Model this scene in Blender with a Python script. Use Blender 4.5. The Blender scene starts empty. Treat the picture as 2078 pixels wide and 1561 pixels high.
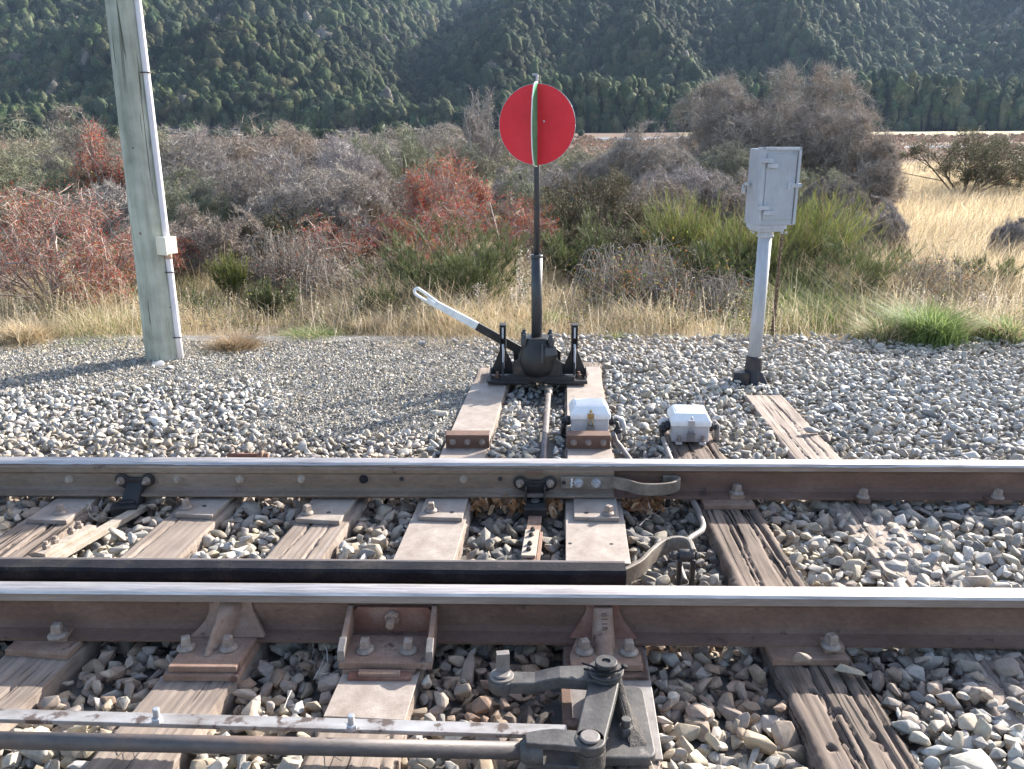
EXPO = 1.42
HAZE = 0.0001
import bpy, bmesh, math, random
import numpy as np
from mathutils import Vector, Matrix, Euler, noise as mnoise

random.seed(7)
RNG = np.random.default_rng(11)
S = bpy.context.scene
COL = S.collection
R = math.radians

# ------------------------------------------------------------------ camera
F_PX, W_PX, H_PX = 1753.0, 2078.0, 1561.0
EYE = 1.56
PITCH, YAW, ROLL = R(16.48), R(1.27), R(-0.26)
CAM_R = Matrix.Rotation(YAW, 3, 'Z') @ Matrix.Rotation(R(90) - PITCH, 3, 'X') @ Matrix.Rotation(ROLL, 3, 'Z')
CAM_P = Vector((0, 0, EYE))
cd = bpy.data.cameras.new('camera')
cam = bpy.data.objects.new('camera', cd)
COL.objects.link(cam)
cam.matrix_world = Matrix.Translation(CAM_P) @ CAM_R.to_4x4()
cd.sensor_fit = 'HORIZONTAL'
cd.sensor_width = 36.0
cd.lens = 36.0 * F_PX / W_PX
cd.clip_start = 0.05
cd.clip_end = 6000
S.camera = cam

def ray(px, py):
    d = Vector(((px - W_PX / 2) / F_PX, (H_PX / 2 - py) / F_PX, -1.0))
    return CAM_R @ d

def P(px, py, z=0.0):
    d = ray(px, py)
    return CAM_P + d * ((z - EYE) / d.z)

def PY(px, py, Y):
    d = ray(px, py)
    return CAM_P + d * (Y / d.y)

def project(v):
    q = CAM_R.transposed() @ (Vector(v) - CAM_P)
    return (W_PX / 2 + F_PX * q.x / -q.z, H_PX / 2 - F_PX * q.y / -q.z)

YN, YF = 2.443, 3.565       # centre lines of the two rails (world y)
TOP = 0.157                 # rail head height

# ------------------------------------------------------------------ materials
def _n(nt, t, **kw):
    n = nt.nodes.new(t)
    for k, v in kw.items():
        if k.startswith('i_'):
            n.inputs[k[2:].replace('_', ' ')].default_value = v
        else:
            setattr(n, k, v)
    return n

def ramp(nt, stops):
    n = nt.nodes.new('ShaderNodeValToRGB')
    cr = n.color_ramp
    while len(cr.elements) > len(stops):
        cr.elements.remove(cr.elements[-1])
    while len(cr.elements) < len(stops):
        cr.elements.new(0.5)
    for e, (p, c) in zip(cr.elements, stops):
        e.position = p
        e.color = (c[0], c[1], c[2], 1)
    return n

MATS = {}
def mat(name, cols, scale=8, rough=0.8, metal=0.0, bump=0.3, bscale=60, stretch=(1, 1, 1), detail=8,
        fine=None, spots=None, rough2=None, bdist=0.004, spec=0.5):
    """noise-mixed surface; cols = 2..4 colours along a noise ramp; spots=(colour, scale, threshold)"""
    m = bpy.data.materials.new(name)
    m.use_nodes = True
    nt = m.node_tree
    b = nt.nodes['Principled BSDF']
    L = nt.links
    tc = _n(nt, 'ShaderNodeTexCoord')
    mp = _n(nt, 'ShaderNodeMapping')
    mp.inputs['Scale'].default_value = stretch
    L.new(tc.outputs['Object'], mp.inputs['Vector'])
    n1 = _n(nt, 'ShaderNodeTexNoise', i_Scale=scale, i_Detail=detail, i_Roughness=0.65)
    L.new(mp.outputs[0], n1.inputs['Vector'])
    k = len(cols)
    rp = ramp(nt, [(0.3 + 0.4 * i / (k - 1), c) for i, c in enumerate(cols)])
    L.new(n1.outputs['Fac'], rp.inputs['Fac'])
    colour = rp.outputs['Color']
    if fine:
        n2 = _n(nt, 'ShaderNodeTexNoise', i_Scale=fine[0], i_Detail=4.0, i_Roughness=0.7)
        L.new(mp.outputs[0], n2.inputs['Vector'])
        mr = _n(nt, 'ShaderNodeMapRange')
        mr.inputs['From Min'].default_value = 0.3
        mr.inputs['From Max'].default_value = 0.7
        mr.inputs['To Min'].default_value = 1 - fine[1]
        mr.inputs['To Max'].default_value = 1 + fine[1]
        L.new(n2.outputs['Fac'], mr.inputs['Value'])
        mx = _n(nt, 'ShaderNodeVectorMath', operation='SCALE')
        L.new(colour, mx.inputs[0])
        L.new(mr.outputs[0], mx.inputs['Scale'])
        colour = mx.outputs[0]
    if spots:
        n3 = _n(nt, 'ShaderNodeTexNoise', i_Scale=spots[1], i_Detail=6.0, i_Roughness=0.6)
        L.new(tc.outputs['Object'], n3.inputs['Vector'])
        mr = _n(nt, 'ShaderNodeMapRange')
        mr.inputs['From Min'].default_value = spots[2]
        mr.inputs['From Max'].default_value = spots[2] + 0.06
        L.new(n3.outputs['Fac'], mr.inputs['Value'])
        mx = _n(nt, 'ShaderNodeMix', data_type='RGBA')
        L.new(mr.outputs[0], mx.inputs[0])
        L.new(colour, mx.inputs[6])
        mx.inputs[7].default_value = (*spots[0], 1)
        colour = mx.outputs[2]
    L.new(colour, b.inputs['Base Color'])
    b.inputs['Metallic'].default_value = metal
    b.inputs['Roughness'].default_value = rough
    b.inputs['Specular IOR Level'].default_value = spec
    if rough2 is not None:
        mr = _n(nt, 'ShaderNodeMapRange')
        mr.inputs['From Min'].default_value = 0.35
        mr.inputs['From Max'].default_value = 0.65
        mr.inputs['To Min'].default_value = rough
        mr.inputs['To Max'].default_value = rough2
        L.new(n1.outputs['Fac'], mr.inputs['Value'])
        L.new(mr.outputs[0], b.inputs['Roughness'])
    if bump:
        nb = _n(nt, 'ShaderNodeTexNoise', i_Scale=bscale, i_Detail=5.0, i_Roughness=0.65)
        L.new(mp.outputs[0], nb.inputs['Vector'])
        bp = _n(nt, 'ShaderNodeBump', i_Strength=bump, i_Distance=bdist)
        L.new(nb.outputs['Fac'], bp.inputs['Height'])
        L.new(bp.outputs[0], b.inputs['Normal'])
    MATS[name] = m
    return m

def attr_mat(name, rough=0.8, trans=0.0, bump=0.0, bscale=80, mottle=0.0, mscale=60, spec=0.3, bdist=0.003, extra=None):
    """surface whose own colour comes from the mesh attribute Col"""
    m = bpy.data.materials.new(name)
    m.use_nodes = True
    nt = m.node_tree
    L = nt.links
    b = nt.nodes['Principled BSDF']
    out = nt.nodes['Material Output']
    a = _n(nt, 'ShaderNodeAttribute', attribute_name='Col')
    colour = a.outputs['Color']
    tc = _n(nt, 'ShaderNodeTexCoord')
    if mottle:
        n2 = _n(nt, 'ShaderNodeTexNoise', i_Scale=mscale, i_Detail=5.0, i_Roughness=0.7)
        L.new(tc.outputs['Object'], n2.inputs['Vector'])
        mr = _n(nt, 'ShaderNodeMapRange')
        mr.inputs['From Min'].default_value = 0.3
        mr.inputs['From Max'].default_value = 0.7
        mr.inputs['To Min'].default_value = 1 - mottle
        mr.inputs['To Max'].default_value = 1 + mottle
        L.new(n2.outputs['Fac'], mr.inputs['Value'])
        mx = _n(nt, 'ShaderNodeVectorMath', operation='SCALE')
        L.new(colour, mx.inputs[0])
        L.new(mr.outputs[0], mx.inputs['Scale'])
        colour = mx.outputs[0]
    L.new(colour, b.inputs['Base Color'])
    b.inputs['Roughness'].default_value = rough
    b.inputs['Specular IOR Level'].default_value = spec
    if bump:
        nb = _n(nt, 'ShaderNodeTexNoise', i_Scale=bscale, i_Detail=4.0, i_Roughness=0.7)
        L.new(tc.outputs['Object'], nb.inputs['Vector'])
        bp = _n(nt, 'ShaderNodeBump', i_Strength=bump, i_Distance=bdist)
        L.new(nb.outputs['Fac'], bp.inputs['Height'])
        L.new(bp.outputs[0], b.inputs['Normal'])
    if trans:
        t = _n(nt, 'ShaderNodeBsdfTranslucent')
        L.new(colour, t.inputs['Color'])
        ms = _n(nt, 'ShaderNodeMixShader')
        ms.inputs[0].default_value = trans
        L.new(b.outputs[0], ms.inputs[1])
        L.new(t.outputs[0], ms.inputs[2])
        L.new(ms.outputs[0], out.inputs['Surface'])
    MATS[name] = m
    return m

mat('rust', [(.10, .056, .040), (.15, .088, .064), (.205, .128, .095)], scale=6, rough=.75, bump=.35, fine=(90, .18), stretch=(.5, 1, 1), spots=((.075, .045, .035), 14, .62))
mat('rust_plate', [(.24, .19, .155), (.33, .275, .235), (.41, .36, .315)], scale=9, rough=.62, bump=.3, fine=(120, .12), spots=((.17, .13, .125), 7, .66), spec=.6)
mat('rust_dust', [(.18, .105, .072), (.26, .165, .12), (.32, .235, .185)], scale=14, rough=.8, bump=.4, fine=(160, .15), spots=((.13, .07, .055), 16, .62))
mat('rust_red', [(.14, .055, .038), (.2, .09, .062), (.26, .155, .12)], scale=10, rough=.85, bump=.4, fine=(140, .15))
mat('dusty_steel', [(.16, .14, .125), (.23, .205, .19), (.31, .285, .27)], scale=12, rough=.55, metal=.2, bump=.25, fine=(150, .10), spots=((.15, .11, .1), 18, .64))
mat('pale_dusty', [(.27, .22, .175), (.38, .32, .26), (.47, .41, .345)], scale=14, rough=.75, bump=.3, fine=(120, .12))
mat('polished', [(.44, .385, .36), (.63, .565, .53), (.53, .475, .445)], scale=7, rough=.42, metal=.85, bump=.10, bscale=30, stretch=(.25, 4, 4), rough2=.50, fine=(26, .30))
mat('head_side', [(.20, .155, .135), (.27, .22, .195), (.35, .305, .28)], scale=5, rough=.55, metal=.25, bump=.25, stretch=(.3, 3, 3), fine=(60, .15))
mat('oiled', [(.009, .009, .012), (.017, .017, .022), (.04, .036, .034)], scale=10, rough=.6, metal=.05, bump=.5, bscale=70, fine=(110, .3), spots=((.09, .08, .075), 20, .66), rough2=.8, spec=.15)
mat('black_iron', [(.010, .010, .011), (.018, .018, .02), (.03, .028, .028)], scale=10, rough=.42, bump=.25, bscale=90, rough2=.6, spots=((.075, .05, .038), 11, .64))
mat('mast_paint', [(.028, .031, .038), (.04, .044, .052), (.055, .058, .066)], scale=10, rough=.45, bump=.15, bscale=120, fine=(90, .15))
mat('crank_steel', [(.05, .047, .046), (.085, .08, .078), (.14, .13, .125)], scale=10, rough=.5, metal=.35, bump=.3, fine=(120, .2), rough2=.7, spots=((.19, .17, .155), 12, .64))
mat('greased_dirt', [(.03, .026, .023), (.07, .06, .053), (.12, .105, .095)], scale=30, rough=.8, bump=1.0, bscale=140, fine=(200, .3), bdist=.008)
mat('bright_bar', [(.24, .20, .175), (.42, .39, .365), (.55, .53, .52)], scale=11, rough=.42, metal=.45, bump=.15, stretch=(.6, 1.5, 1), spots=((.15, .11, .09), 16, .56))
mat('pipe', [(.075, .065, .065), (.11, .095, .092), (.18, .12, .09)], scale=7, rough=.55, metal=.2, bump=.25, stretch=(.5, 1, 1), fine=(80, .2))
mat('bolt', [(.19, .145, .115), (.29, .235, .20), (.38, .33, .29)], scale=40, rough=.6, metal=.3, bump=.3, bscale=200)
mat('galv', [(.34, .35, .37), (.45, .46, .49), (.55, .56, .60)], scale=16, rough=.4, metal=.5, bump=.15, fine=(140, .1))
mat('white_paint', [(.72, .73, .74), (.81, .82, .83), (.84, .84, .84)], scale=9, rough=.38, bump=.08, spots=((.42, .37, .32), 34, .69), fine=(50, .05))
mat('lever_white', [(.62, .66, .68), (.76, .79, .80), (.82, .84, .84)], scale=16, rough=.5, bump=.15, fine=(70, .06), spots=((.42, .40, .38), 26, .70))
mat('white_worn_shaded', [(.38, .37, .38), (.50, .49, .50), (.64, .64, .66)], scale=9, rough=.5, bump=.1, fine=(60, .08), spots=((.30, .23, .18), 22, .66))  # worn white; its grey base also carries the shade on the box bodies
mat('grey_paint', [(.30, .325, .37), (.37, .40, .445), (.44, .47, .52)], scale=6, rough=.38, bump=.12, bscale=40, stretch=(1, 1, .5), fine=(60, .05), spec=.5)
mat('grey_post', [(.33, .355, .40), (.43, .455, .50), (.54, .565, .61)], scale=9, rough=.45, bump=.2, bscale=60, stretch=(1, 1, .25), fine=(50, .08))
mat('signal_red', [(.70, .006, .022), (.80, .008, .026), (.86, .02, .045)], scale=4, spots=((.80, .12, .14), 9, .72), rough=.45, bump=.02)
mat('signal_green', [(.03, .22, .10), (.06, .32, .17), (.10, .40, .24)], scale=8, rough=.4, bump=.03)
mat('pvc', [(.66, .62, .66), (.76, .73, .77), (.82, .79, .80)], scale=9, rough=.45, bump=.05, stretch=(1, 1, .3), spots=((.5, .42, .36), 14, .70))
mat('cream', [(.66, .60, .46), (.76, .71, .58), (.8, .76, .66)], scale=8, rough=.5, bump=.05)
mat('strap', [(.05, .035, .04), (.09, .06, .06)], scale=20, rough=.6)
mat('brass', [(.22, .15, .07), (.38, .28, .13), (.48, .38, .2)], scale=40, rough=.4, metal=.7, bump=.2)
mat('black_plastic', [(.012, .012, .014), (.022, .022, .025)], scale=20, rough=.5, bump=.2)
mat('grey_conduit', [(.12, .11, .11), (.2, .185, .18), (.28, .26, .25)], scale=14, rough=.6, bump=.2)
mat('dark_rod', [(.10, .085, .085), (.16, .14, .14), (.24, .215, .21)], scale=14, rough=.5, metal=.3, bump=.25)
mat('tar', [(.012, .013, .017), (.022, .024, .032), (.06, .035, .022)], scale=18, rough=.5, bump=.6, bscale=60)

def wood_mat(name, cols, crackc, rough=.85, gscale=1.0, cracks=.56):
    m = bpy.data.materials.new(name)
    m.use_nodes = True
    nt = m.node_tree
    L = nt.links
    b = nt.nodes['Principled BSDF']
    tc = _n(nt, 'ShaderNodeTexCoord')
    mp = _n(nt, 'ShaderNodeMapping')
    mp.inputs['Scale'].default_value = (1.3 * gscale, 26 * gscale, 26 * gscale)
    L.new(tc.outputs['Object'], mp.inputs['Vector'])
    n1 = _n(nt, 'ShaderNodeTexNoise', i_Scale=1.6, i_Detail=9.0, i_Roughness=.68, i_Distortion=.35)
    L.new(mp.outputs[0], n1.inputs['Vector'])
    k = len(cols)
    rp = ramp(nt, [(0.28 + 0.44 * i / (k - 1), c) for i, c in enumerate(cols)])
    L.new(n1.outputs['Fac'], rp.inputs['Fac'])
    n4 = _n(nt, 'ShaderNodeTexNoise', i_Scale=5.0, i_Detail=5.0)
    L.new(tc.outputs['Object'], n4.inputs['Vector'])
    mr = _n(nt, 'ShaderNodeMapRange')
    mr.inputs['From Min'].default_value = .3
    mr.inputs['From Max'].default_value = .7
    mr.inputs['To Min'].default_value = .72
    mr.inputs['To Max'].default_value = 1.25
    L.new(n4.outputs['Fac'], mr.inputs['Value'])
    sc = _n(nt, 'ShaderNodeVectorMath', operation='SCALE')
    L.new(rp.outputs[0], sc.inputs[0])
    L.new(mr.outputs[0], sc.inputs['Scale'])
    mp2 = _n(nt, 'ShaderNodeMapping')
    mp2.inputs['Scale'].default_value = (2.2, 60, 60)
    L.new(tc.outputs['Object'], mp2.inputs['Vector'])
    n3 = _n(nt, 'ShaderNodeTexNoise', i_Scale=1.1, i_Detail=3.0, i_Distortion=.5)
    L.new(mp2.outputs[0], n3.inputs['Vector'])
    mr2 = _n(nt, 'ShaderNodeMapRange')
    mr2.inputs['From Min'].default_value = cracks
    mr2.inputs['From Max'].default_value = cracks + .07
    L.new(n3.outputs['Fac'], mr2.inputs['Value'])
    mx = _n(nt, 'ShaderNodeMix', data_type='RGBA')
    L.new(mr2.outputs[0], mx.inputs[0])
    L.new(sc.outputs[0], mx.inputs[6])
    mx.inputs[7].default_value = (*crackc, 1)
    L.new(mx.outputs[2], b.inputs['Base Color'])
    b.inputs['Roughness'].default_value = rough
    b.inputs['Specular IOR Level'].default_value = .3
    sub = _n(nt, 'ShaderNodeMath', operation='SUBTRACT')
    L.new(n1.outputs['Fac'], sub.inputs[0])
    L.new(mr2.outputs[0], sub.inputs[1])
    bp = _n(nt, 'ShaderNodeBump', i_Strength=.55, i_Distance=.003)
    L.new(sub.outputs[0], bp.inputs['Height'])
    L.new(bp.outputs[0], b.inputs['Normal'])
    MATS[name] = m
    return m

wood_mat('timber_dark', [(.14, .105, .083), (.22, .172, .14), (.31, .255, .215)], (.03, .022, .018), cracks=.57)
wood_mat('timber_brown', [(.18, .138, .112), (.255, .205, .17), (.34, .285, .245)], (.075, .052, .042), cracks=.63)
wood_mat('timber_old', [(.085, .062, .05), (.165, .125, .10), (.26, .205, .172)], (.012, .009, .008), cracks=.58)
wood_mat('timber_grey', [(.17, .13, .105), (.31, .25, .21), (.42, .35, .30)], (.06, .045, .035), cracks=.6)

def pole_mat():
    m = wood_mat('pole_wood', [(.27, .28, .225), (.385, .40, .335), (.49, .50, .44)], (.11, .11, .085), gscale=1.0, cracks=.61)
    for n in m.node_tree.nodes:
        if n.type == 'MAPPING':
            s = n.inputs['Scale'].default_value
            n.inputs['Scale'].default_value = (s[1] * .5, s[1] * .5, s[0] * .6)
pole_mat()

attr_mat('stone', rough=.78, bump=.35, bscale=180, mottle=.22, mscale=70, spec=.35, bdist=.002)
attr_mat('blade_grass', rough=.65, trans=.42)
attr_mat('leafy', rough=.6, trans=.30)
attr_mat('twig', rough=.85, trans=.0)
attr_mat('canopy', rough=.85, trans=.12, mottle=.38, mscale=1.1, spec=.1, bump=1.0, bscale=1.6, bdist=.55)

# ------------------------------------------------------------------ mesh builder
class MB:
    def __init__(s):
        s.v, s.f, s.sm, s.mi = [], [], [], []
    def add(s, vs, fs, smooth=False, M=None, mi=0):
        o = len(s.v)
        for p in vs:
            p = Vector(p)
            s.v.append(M @ p if M is not None else p)
        for f in fs:
            s.f.append([i + o for i in f]); s.sm.append(smooth); s.mi.append(mi)
        return s
    def box(s, c, d, rz=0, rx=0, ry=0, mi=0):
        M = Matrix.Translation(Vector(c)) @ Euler((rx, ry, rz)).to_matrix().to_4x4()
        x, y, z = d[0] / 2, d[1] / 2, d[2] / 2
        vs = [(-x, -y, -z), (x, -y, -z), (x, y, -z), (-x, y, -z), (-x, -y, z), (x, -y, z), (x, y, z), (-x, y, z)]
        fs = [(0, 3, 2, 1), (4, 5, 6, 7), (0, 1, 5, 4), (1, 2, 6, 5), (2, 3, 7, 6), (3, 0, 4, 7)]
        return s.add(vs, fs, M=M, mi=mi)
    def lathe(s, prof, base=(0, 0, 0), axis=(0, 0, 1), seg=24, smooth=True, twist=0, M=None):
        """prof = [(r, h)...] revolved round axis"""
        ax = Vector(axis).normalized()
        q = Vector((0, 0, 1)).rotation_difference(ax).to_matrix()
        vs, fs = [], []
        for r, h in prof:
            for k in range(seg):
                a = 2 * math.pi * k / seg + twist
                vs.append(Vector(base) + q @ Vector((r * math.cos(a), r * math.sin(a), h)))
        n = len(prof)
        for i in range(n - 1):
            for k in range(seg):
                k2 = (k + 1) % seg
                fs.append((i * seg + k, i * seg + k2, (i + 1) * seg + k2, (i + 1) * seg + k))
        s.add(vs, fs, smooth, M)
        o = len(s.v)
        s.f.append([o - n * seg + k for k in range(seg)][::-1]); s.sm.append(False); s.mi.append(0)
        s.f.append([o - seg + k for k in range(seg)]); s.sm.append(False); s.mi.append(0)
        return s
    def cyl(s, p0, p1, r, r1=None, seg=16, smooth=True, twist=0, bev=0):
        p0, p1 = Vector(p0), Vector(p1)
        L = (p1 - p0).length
        r1 = r if r1 is None else r1
        prof = [(r, 0), (r1, L)]
        if bev:
            prof = [(r - bev, 0), (r, bev), (r1, L - bev), (r1 - bev, L)]
        return s.lathe(prof, p0, p1 - p0, seg, smooth, twist)
    def tube(s, pts, r, seg=12, caps=True):
        pts = [Vector(p) for p in pts]
        rings = []
        up = Vector((0, 0, 1))
        prev = None
        vs = []
        for i, p in enumerate(pts):
            a = pts[max(0, i - 1)]; b = pts[min(len(pts) - 1, i + 1)]
            t = (b - a).normalized()
            if prev is None:
                n = t.cross(up)
                if n.length < 1e-3:
                    n = t.cross(Vector((1, 0, 0)))
                n.normalize()
            else:
                n = (prev - t * prev.dot(t)).normalized()
            prev = n
            bn = t.cross(n)
            rr = r[i] if isinstance(r, (list, tuple)) else r
            for k in range(seg):
                an = 2 * math.pi * k / seg
                vs.append(p + (n * math.cos(an) + bn * math.sin(an)) * rr)
        fs = []
        for i in range(len(pts) - 1):
            for k in range(seg):
                k2 = (k + 1) % seg
                fs.append((i * seg + k, i * seg + k2, (i + 1) * seg + k2, (i + 1) * seg + k))
        s.add(vs, fs, True)
        o = len(s.v) - len(vs)
        s.f.append([o + k for k in range(seg)][::-1]); s.sm.append(False); s.mi.append(0)
        o2 = len(s.v) - seg
        s.f.append([o2 + k for k in range(seg)]); s.sm.append(False); s.mi.append(0)
        return s
    def prism(s, poly, z0, z1, M=None, smooth=False):
        """outline (x,y) extruded z0..z1"""
        n = len(poly)
        vs = [(x, y, z0) for x, y in poly] + [(x, y, z1) for x, y in poly]
        fs = [tuple(range(n))[::-1], tuple(range(n, 2 * n))]
        fs += [(i, (i + 1) % n, (i + 1) % n + n, i + n) for i in range(n)]
        return s.add(vs, fs, smooth, M)
    def xprism(s, poly, x0, x1):
        """outline (y,z) extruded along x"""
        n = len(poly)
        vs = [(x0, y, z) for y, z in poly] + [(x1, y, z) for y, z in poly]
        fs = [tuple(range(n))[::-1], tuple(range(n, 2 * n))]
        fs += [(i, (i + 1) % n, (i + 1) % n + n, i + n) for i in range(n)]
        return s.add(vs, fs)
    def yprism(s, poly, y0, y1):
        """outline (x,z) extruded along y"""
        n = len(poly)
        vs = [(x, y0, z) for x, z in poly] + [(x, y1, z) for x, z in poly]
        fs = [tuple(range(n))[::-1], tuple(range(n, 2 * n))]
        fs += [(i, (i + 1) % n, (i + 1) % n + n, i + n) for i in range(n)]
        return s.add(vs, fs)
    def strip(s, path, h0, h1, th):
        """flat bar on edge following a plan path [(x,y)...], heights h0..h1 (numbers or lists)"""
        n = len(path)
        H0 = h0 if isinstance(h0, (list, tuple)) else [h0] * n
        H1 = h1 if isinstance(h1, (list, tuple)) else [h1] * n
        vs = []
        for i, p in enumerate(path):
            a = Vector(path[max(0, i - 1)]); b = Vector(path[min(n - 1, i + 1)])
            t = (b - a).normalized()
            nn = Vector((-t.y, t.x)) * th / 2
            for sg, hh in ((-1, H0[i]), (1, H0[i]), (1, H1[i]), (-1, H1[i])):
                q = Vector(p) + nn * sg
                vs.append((q.x, q.y, hh))
        fs = [(0, 1, 2, 3), tuple((n - 1) * 4 + k for k in (3, 2, 1, 0))]
        for i in range(n - 1):
            for k in range(4):
                k2 = (k + 1) % 4
                fs.append((i * 4 + k, (i + 1) * 4 + k, (i + 1) * 4 + k2, i * 4 + k2))
        return s.add(vs, fs)
    def hexbolt(s, base, axis, r=.016, h=.014, stud=.012, sr=.008, washer=0.0):
        """washer, hexagon nut and stud end along axis"""
        ax = Vector(axis).normalized(); b = Vector(base)
        if washer:
            s.cyl(b, b + ax * .003, washer, seg=20); b = b + ax * .003
        s.lathe([(r * .93, 0), (r, h * .12), (r, h * .8), (r * .86, h)], b, ax, 6, False, twist=random.random())
        if stud:
            s.cyl(b + ax * h, b + ax * (h + stud), sr, seg=12, bev=.0012)
        return s
    def screwspike(s, base, rz=0, k=1.0):
        """rail screw: dished flange and tapered square head"""
        b = Vector(base)
        s.lathe([(.029 * k, 0), (.030 * k, .004), (.026 * k, .009), (.019 * k, .014)], b, seg=24)
        for (r0, h0, r1, h1) in ((.0215, .013, .018, .038),):
            s.lathe([(r0 * k, h0 * k), (r1 * k, h1 * k), (r1 * .8 * k, (h1 + .003) * k)], b, (0, 0, 1), 4, False, twist=rz + math.pi / 4)
        return s
    def mesh(s, name, mats=None):
        me = bpy.data.meshes.new(name)
        me.from_pydata([tuple(p) for p in s.v], [], s.f)
        me.polygons.foreach_set('use_smooth', s.sm)
        if any(s.mi):
            me.polygons.foreach_set('material_index', s.mi)
        me.update()
        bm = bmesh.new(); bm.from_mesh(me)
        bmesh.ops.recalc_face_normals(bm, faces=bm.faces)
        bm.to_mesh(me); bm.free()
        return me

def mkobj(name, me, m, parent=None, bevel=0):
    o = bpy.data.objects.new(name, me)
    COL.objects.link(o)
    for mm in (m if isinstance(m, (list, tuple)) else [m]):
        me.materials.append(MATS[mm] if isinstance(mm, str) else mm)
    if parent is not None:
        o.parent = parent
    if bevel:
        b = o.modifiers.new('bevel', 'BEVEL')
        b.width = bevel; b.segments = 2; b.limit_method = 'ANGLE'; b.angle_limit = R(38)
        b.use_clamp_overlap = True
    return o

def tag(o, label, cat, group=None, kind=None):
    if label: o['label'] = label
    if cat: o['category'] = cat
    if group: o['group'] = group
    if kind: o['kind'] = kind
    return o

class Thing:
    """an Empty at the thing's base and its parts, modelled in local coordinates"""
    def __init__(s, name, label, cat, o=(0, 0, 0), rz=0, group=None):
        s.e = bpy.data.objects.new(name, None)
        COL.objects.link(s.e)
        s.e.location = o
        s.e.rotation_euler = (0, 0, rz)
        s.e.empty_display_size = .1
        s.M = (Matrix.Translation(Vector(o)) @ Matrix.Rotation(rz, 4, 'Z')).inverted()
        tag(s.e, label, cat, group)
    def L(s, p):
        return s.M @ Vector(p)
    def part(s, name, mb, m, bevel=.0015, label=None, parent=None):
        o = mkobj(name, mb.mesh(name), m, parent or s.e, bevel)
        if label: o['label'] = label
        return o

def solo(name, mb, m, label, cat, o=(0, 0, 0), rz=0, bevel=.0015, group=None, kind=None):
    ob = mkobj(name, mb.mesh(name), m, None, bevel)
    ob.location = o
    ob.rotation_euler = (0, 0, rz)
    return tag(ob, label, cat, group, kind)

def np_mesh(name, V, Fc, C=None, m=None, smooth=False, parent=None):
    V = np.asarray(V, dtype=np.float32); Fc = np.asarray(Fc, dtype=np.int32)
    me = bpy.data.meshes.new(name)
    me.vertices.add(len(V)); me.vertices.foreach_set('co', V.ravel())
    k = Fc.shape[1]
    me.loops.add(Fc.size); me.loops.foreach_set('vertex_index', Fc.ravel())
    me.polygons.add(len(Fc))
    me.polygons.foreach_set('loop_start', np.arange(0, Fc.size, k, dtype=np.int32))
    me.polygons.foreach_set('loop_total', np.full(len(Fc), k, dtype=np.int32))
    me.polygons.foreach_set('use_smooth', np.full(len(Fc), smooth, dtype=bool))
    if C is not None:
        a = me.color_attributes.new('Col', 'FLOAT_COLOR', 'POINT')
        C4 = np.ones((len(V), 4), dtype=np.float32); C4[:, :3] = C
        a.data.foreach_set('color', C4.ravel())
    me.update(calc_edges=True)
    o = bpy.data.objects.new(name, me)
    COL.objects.link(o)
    if m: me.materials.append(MATS[m] if isinstance(m, str) else m)
    if parent is not None: o.parent = parent
    return o
# ------------------------------------------------------------------ rails
def rail_profile(yc, hw=.033, z0=0.0):
    pr = [(-.0635, 0), (-.0635, .009), (-.022, .021), (-.010, .034), (-.008, .05), (-.008, .100), (-.011, .110),
          (-hw, .121), (-hw - .001, .1455), (-hw + .004, .1535), (-.018, .1563), (0, .1572),
          (.018, .1563), (hw - .004, .1535), (hw + .001, .1455), (hw, .121), (.011, .110), (.008, .100), (.008, .05),
          (.010, .034), (.022, .021), (.0635, .009), (.0635, 0)]
    return [(yc + a, b + z0) for a, b in pr]

def sweep_x(prof, xs, dyz=None):
    """profile swept along x with optional per-station offset; returns verts, faces"""
    n = len(prof); V = []; Fc = []
    for i, x in enumerate(xs):
        for j, (a, b) in enumerate(prof):
            dy, dz = dyz(i, j, x) if dyz else (0, 0)
            V.append((x, a + dy, b + dz))
    for i in range(len(xs) - 1):
        for j in range(n):
            j2 = (j + 1) % n
            Fc.append((i * n + j, i * n + j2, (i + 1) * n + j2, (i + 1) * n + j))
    Fc.append(tuple(range(n))[::-1]); Fc.append(tuple(range((len(xs) - 1) * n, len(xs) * n)))
    return V, Fc

def make_rail(yc, label, x0=-9.0, x1=9.0, rough_edge=0.0, seed=0):
    prof = rail_profile(yc)
    xs = list(np.arange(x0, x1 + .01, .03)) if rough_edge else [x0, -3, 0, 3, x1]
    rg = random.Random(seed)
    tab = [rg.uniform(-1, 1) for _ in range(2000)]
    def off(i, j, x):
        if not rough_edge: return (0, 0)
        k = 0
        if j in (8,):                                    # lip rolled over the running edge
            k = .5 + .5 * math.sin(x * 3.1) * math.sin(x * 7.7) + .35 * tab[i % 2000]
            return (-rough_edge * max(0, k), -rough_edge * .7 * max(0, k))
        return (0, 0)
    V, Fc = sweep_x(prof, xs, off)
    me = bpy.data.meshes.new('stock_rail')
    me.from_pydata(V, [], Fc)
    bm = bmesh.new(); bm.from_mesh(me)
    bmesh.ops.recalc_face_normals(bm, faces=bm.faces)
    for f in bm.faces:
        c = f.calc_center_median()
        if c.z > .1535: f.material_index = 1
        elif c.z > .147: f.material_index = 1
        elif c.z > .122: f.material_index = 2
    bm.to_mesh(me); bm.free()
    o = mkobj('stock_rail', me, ['rust', 'polished', 'head_side'])
    tag(o, label, 'rail', 'running rails of the track')
    if yc == YN: o.scale.z = 1.04
    return o

rail_near = make_rail(YN, 'nearer running rail with polished head and brown dusty web, crossing just above the crank')
rail_far = make_rail(YF, 'farther running rail with bright head and ragged lip, just in front of the white boxes', rough_edge=.004, seed=3)

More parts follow.
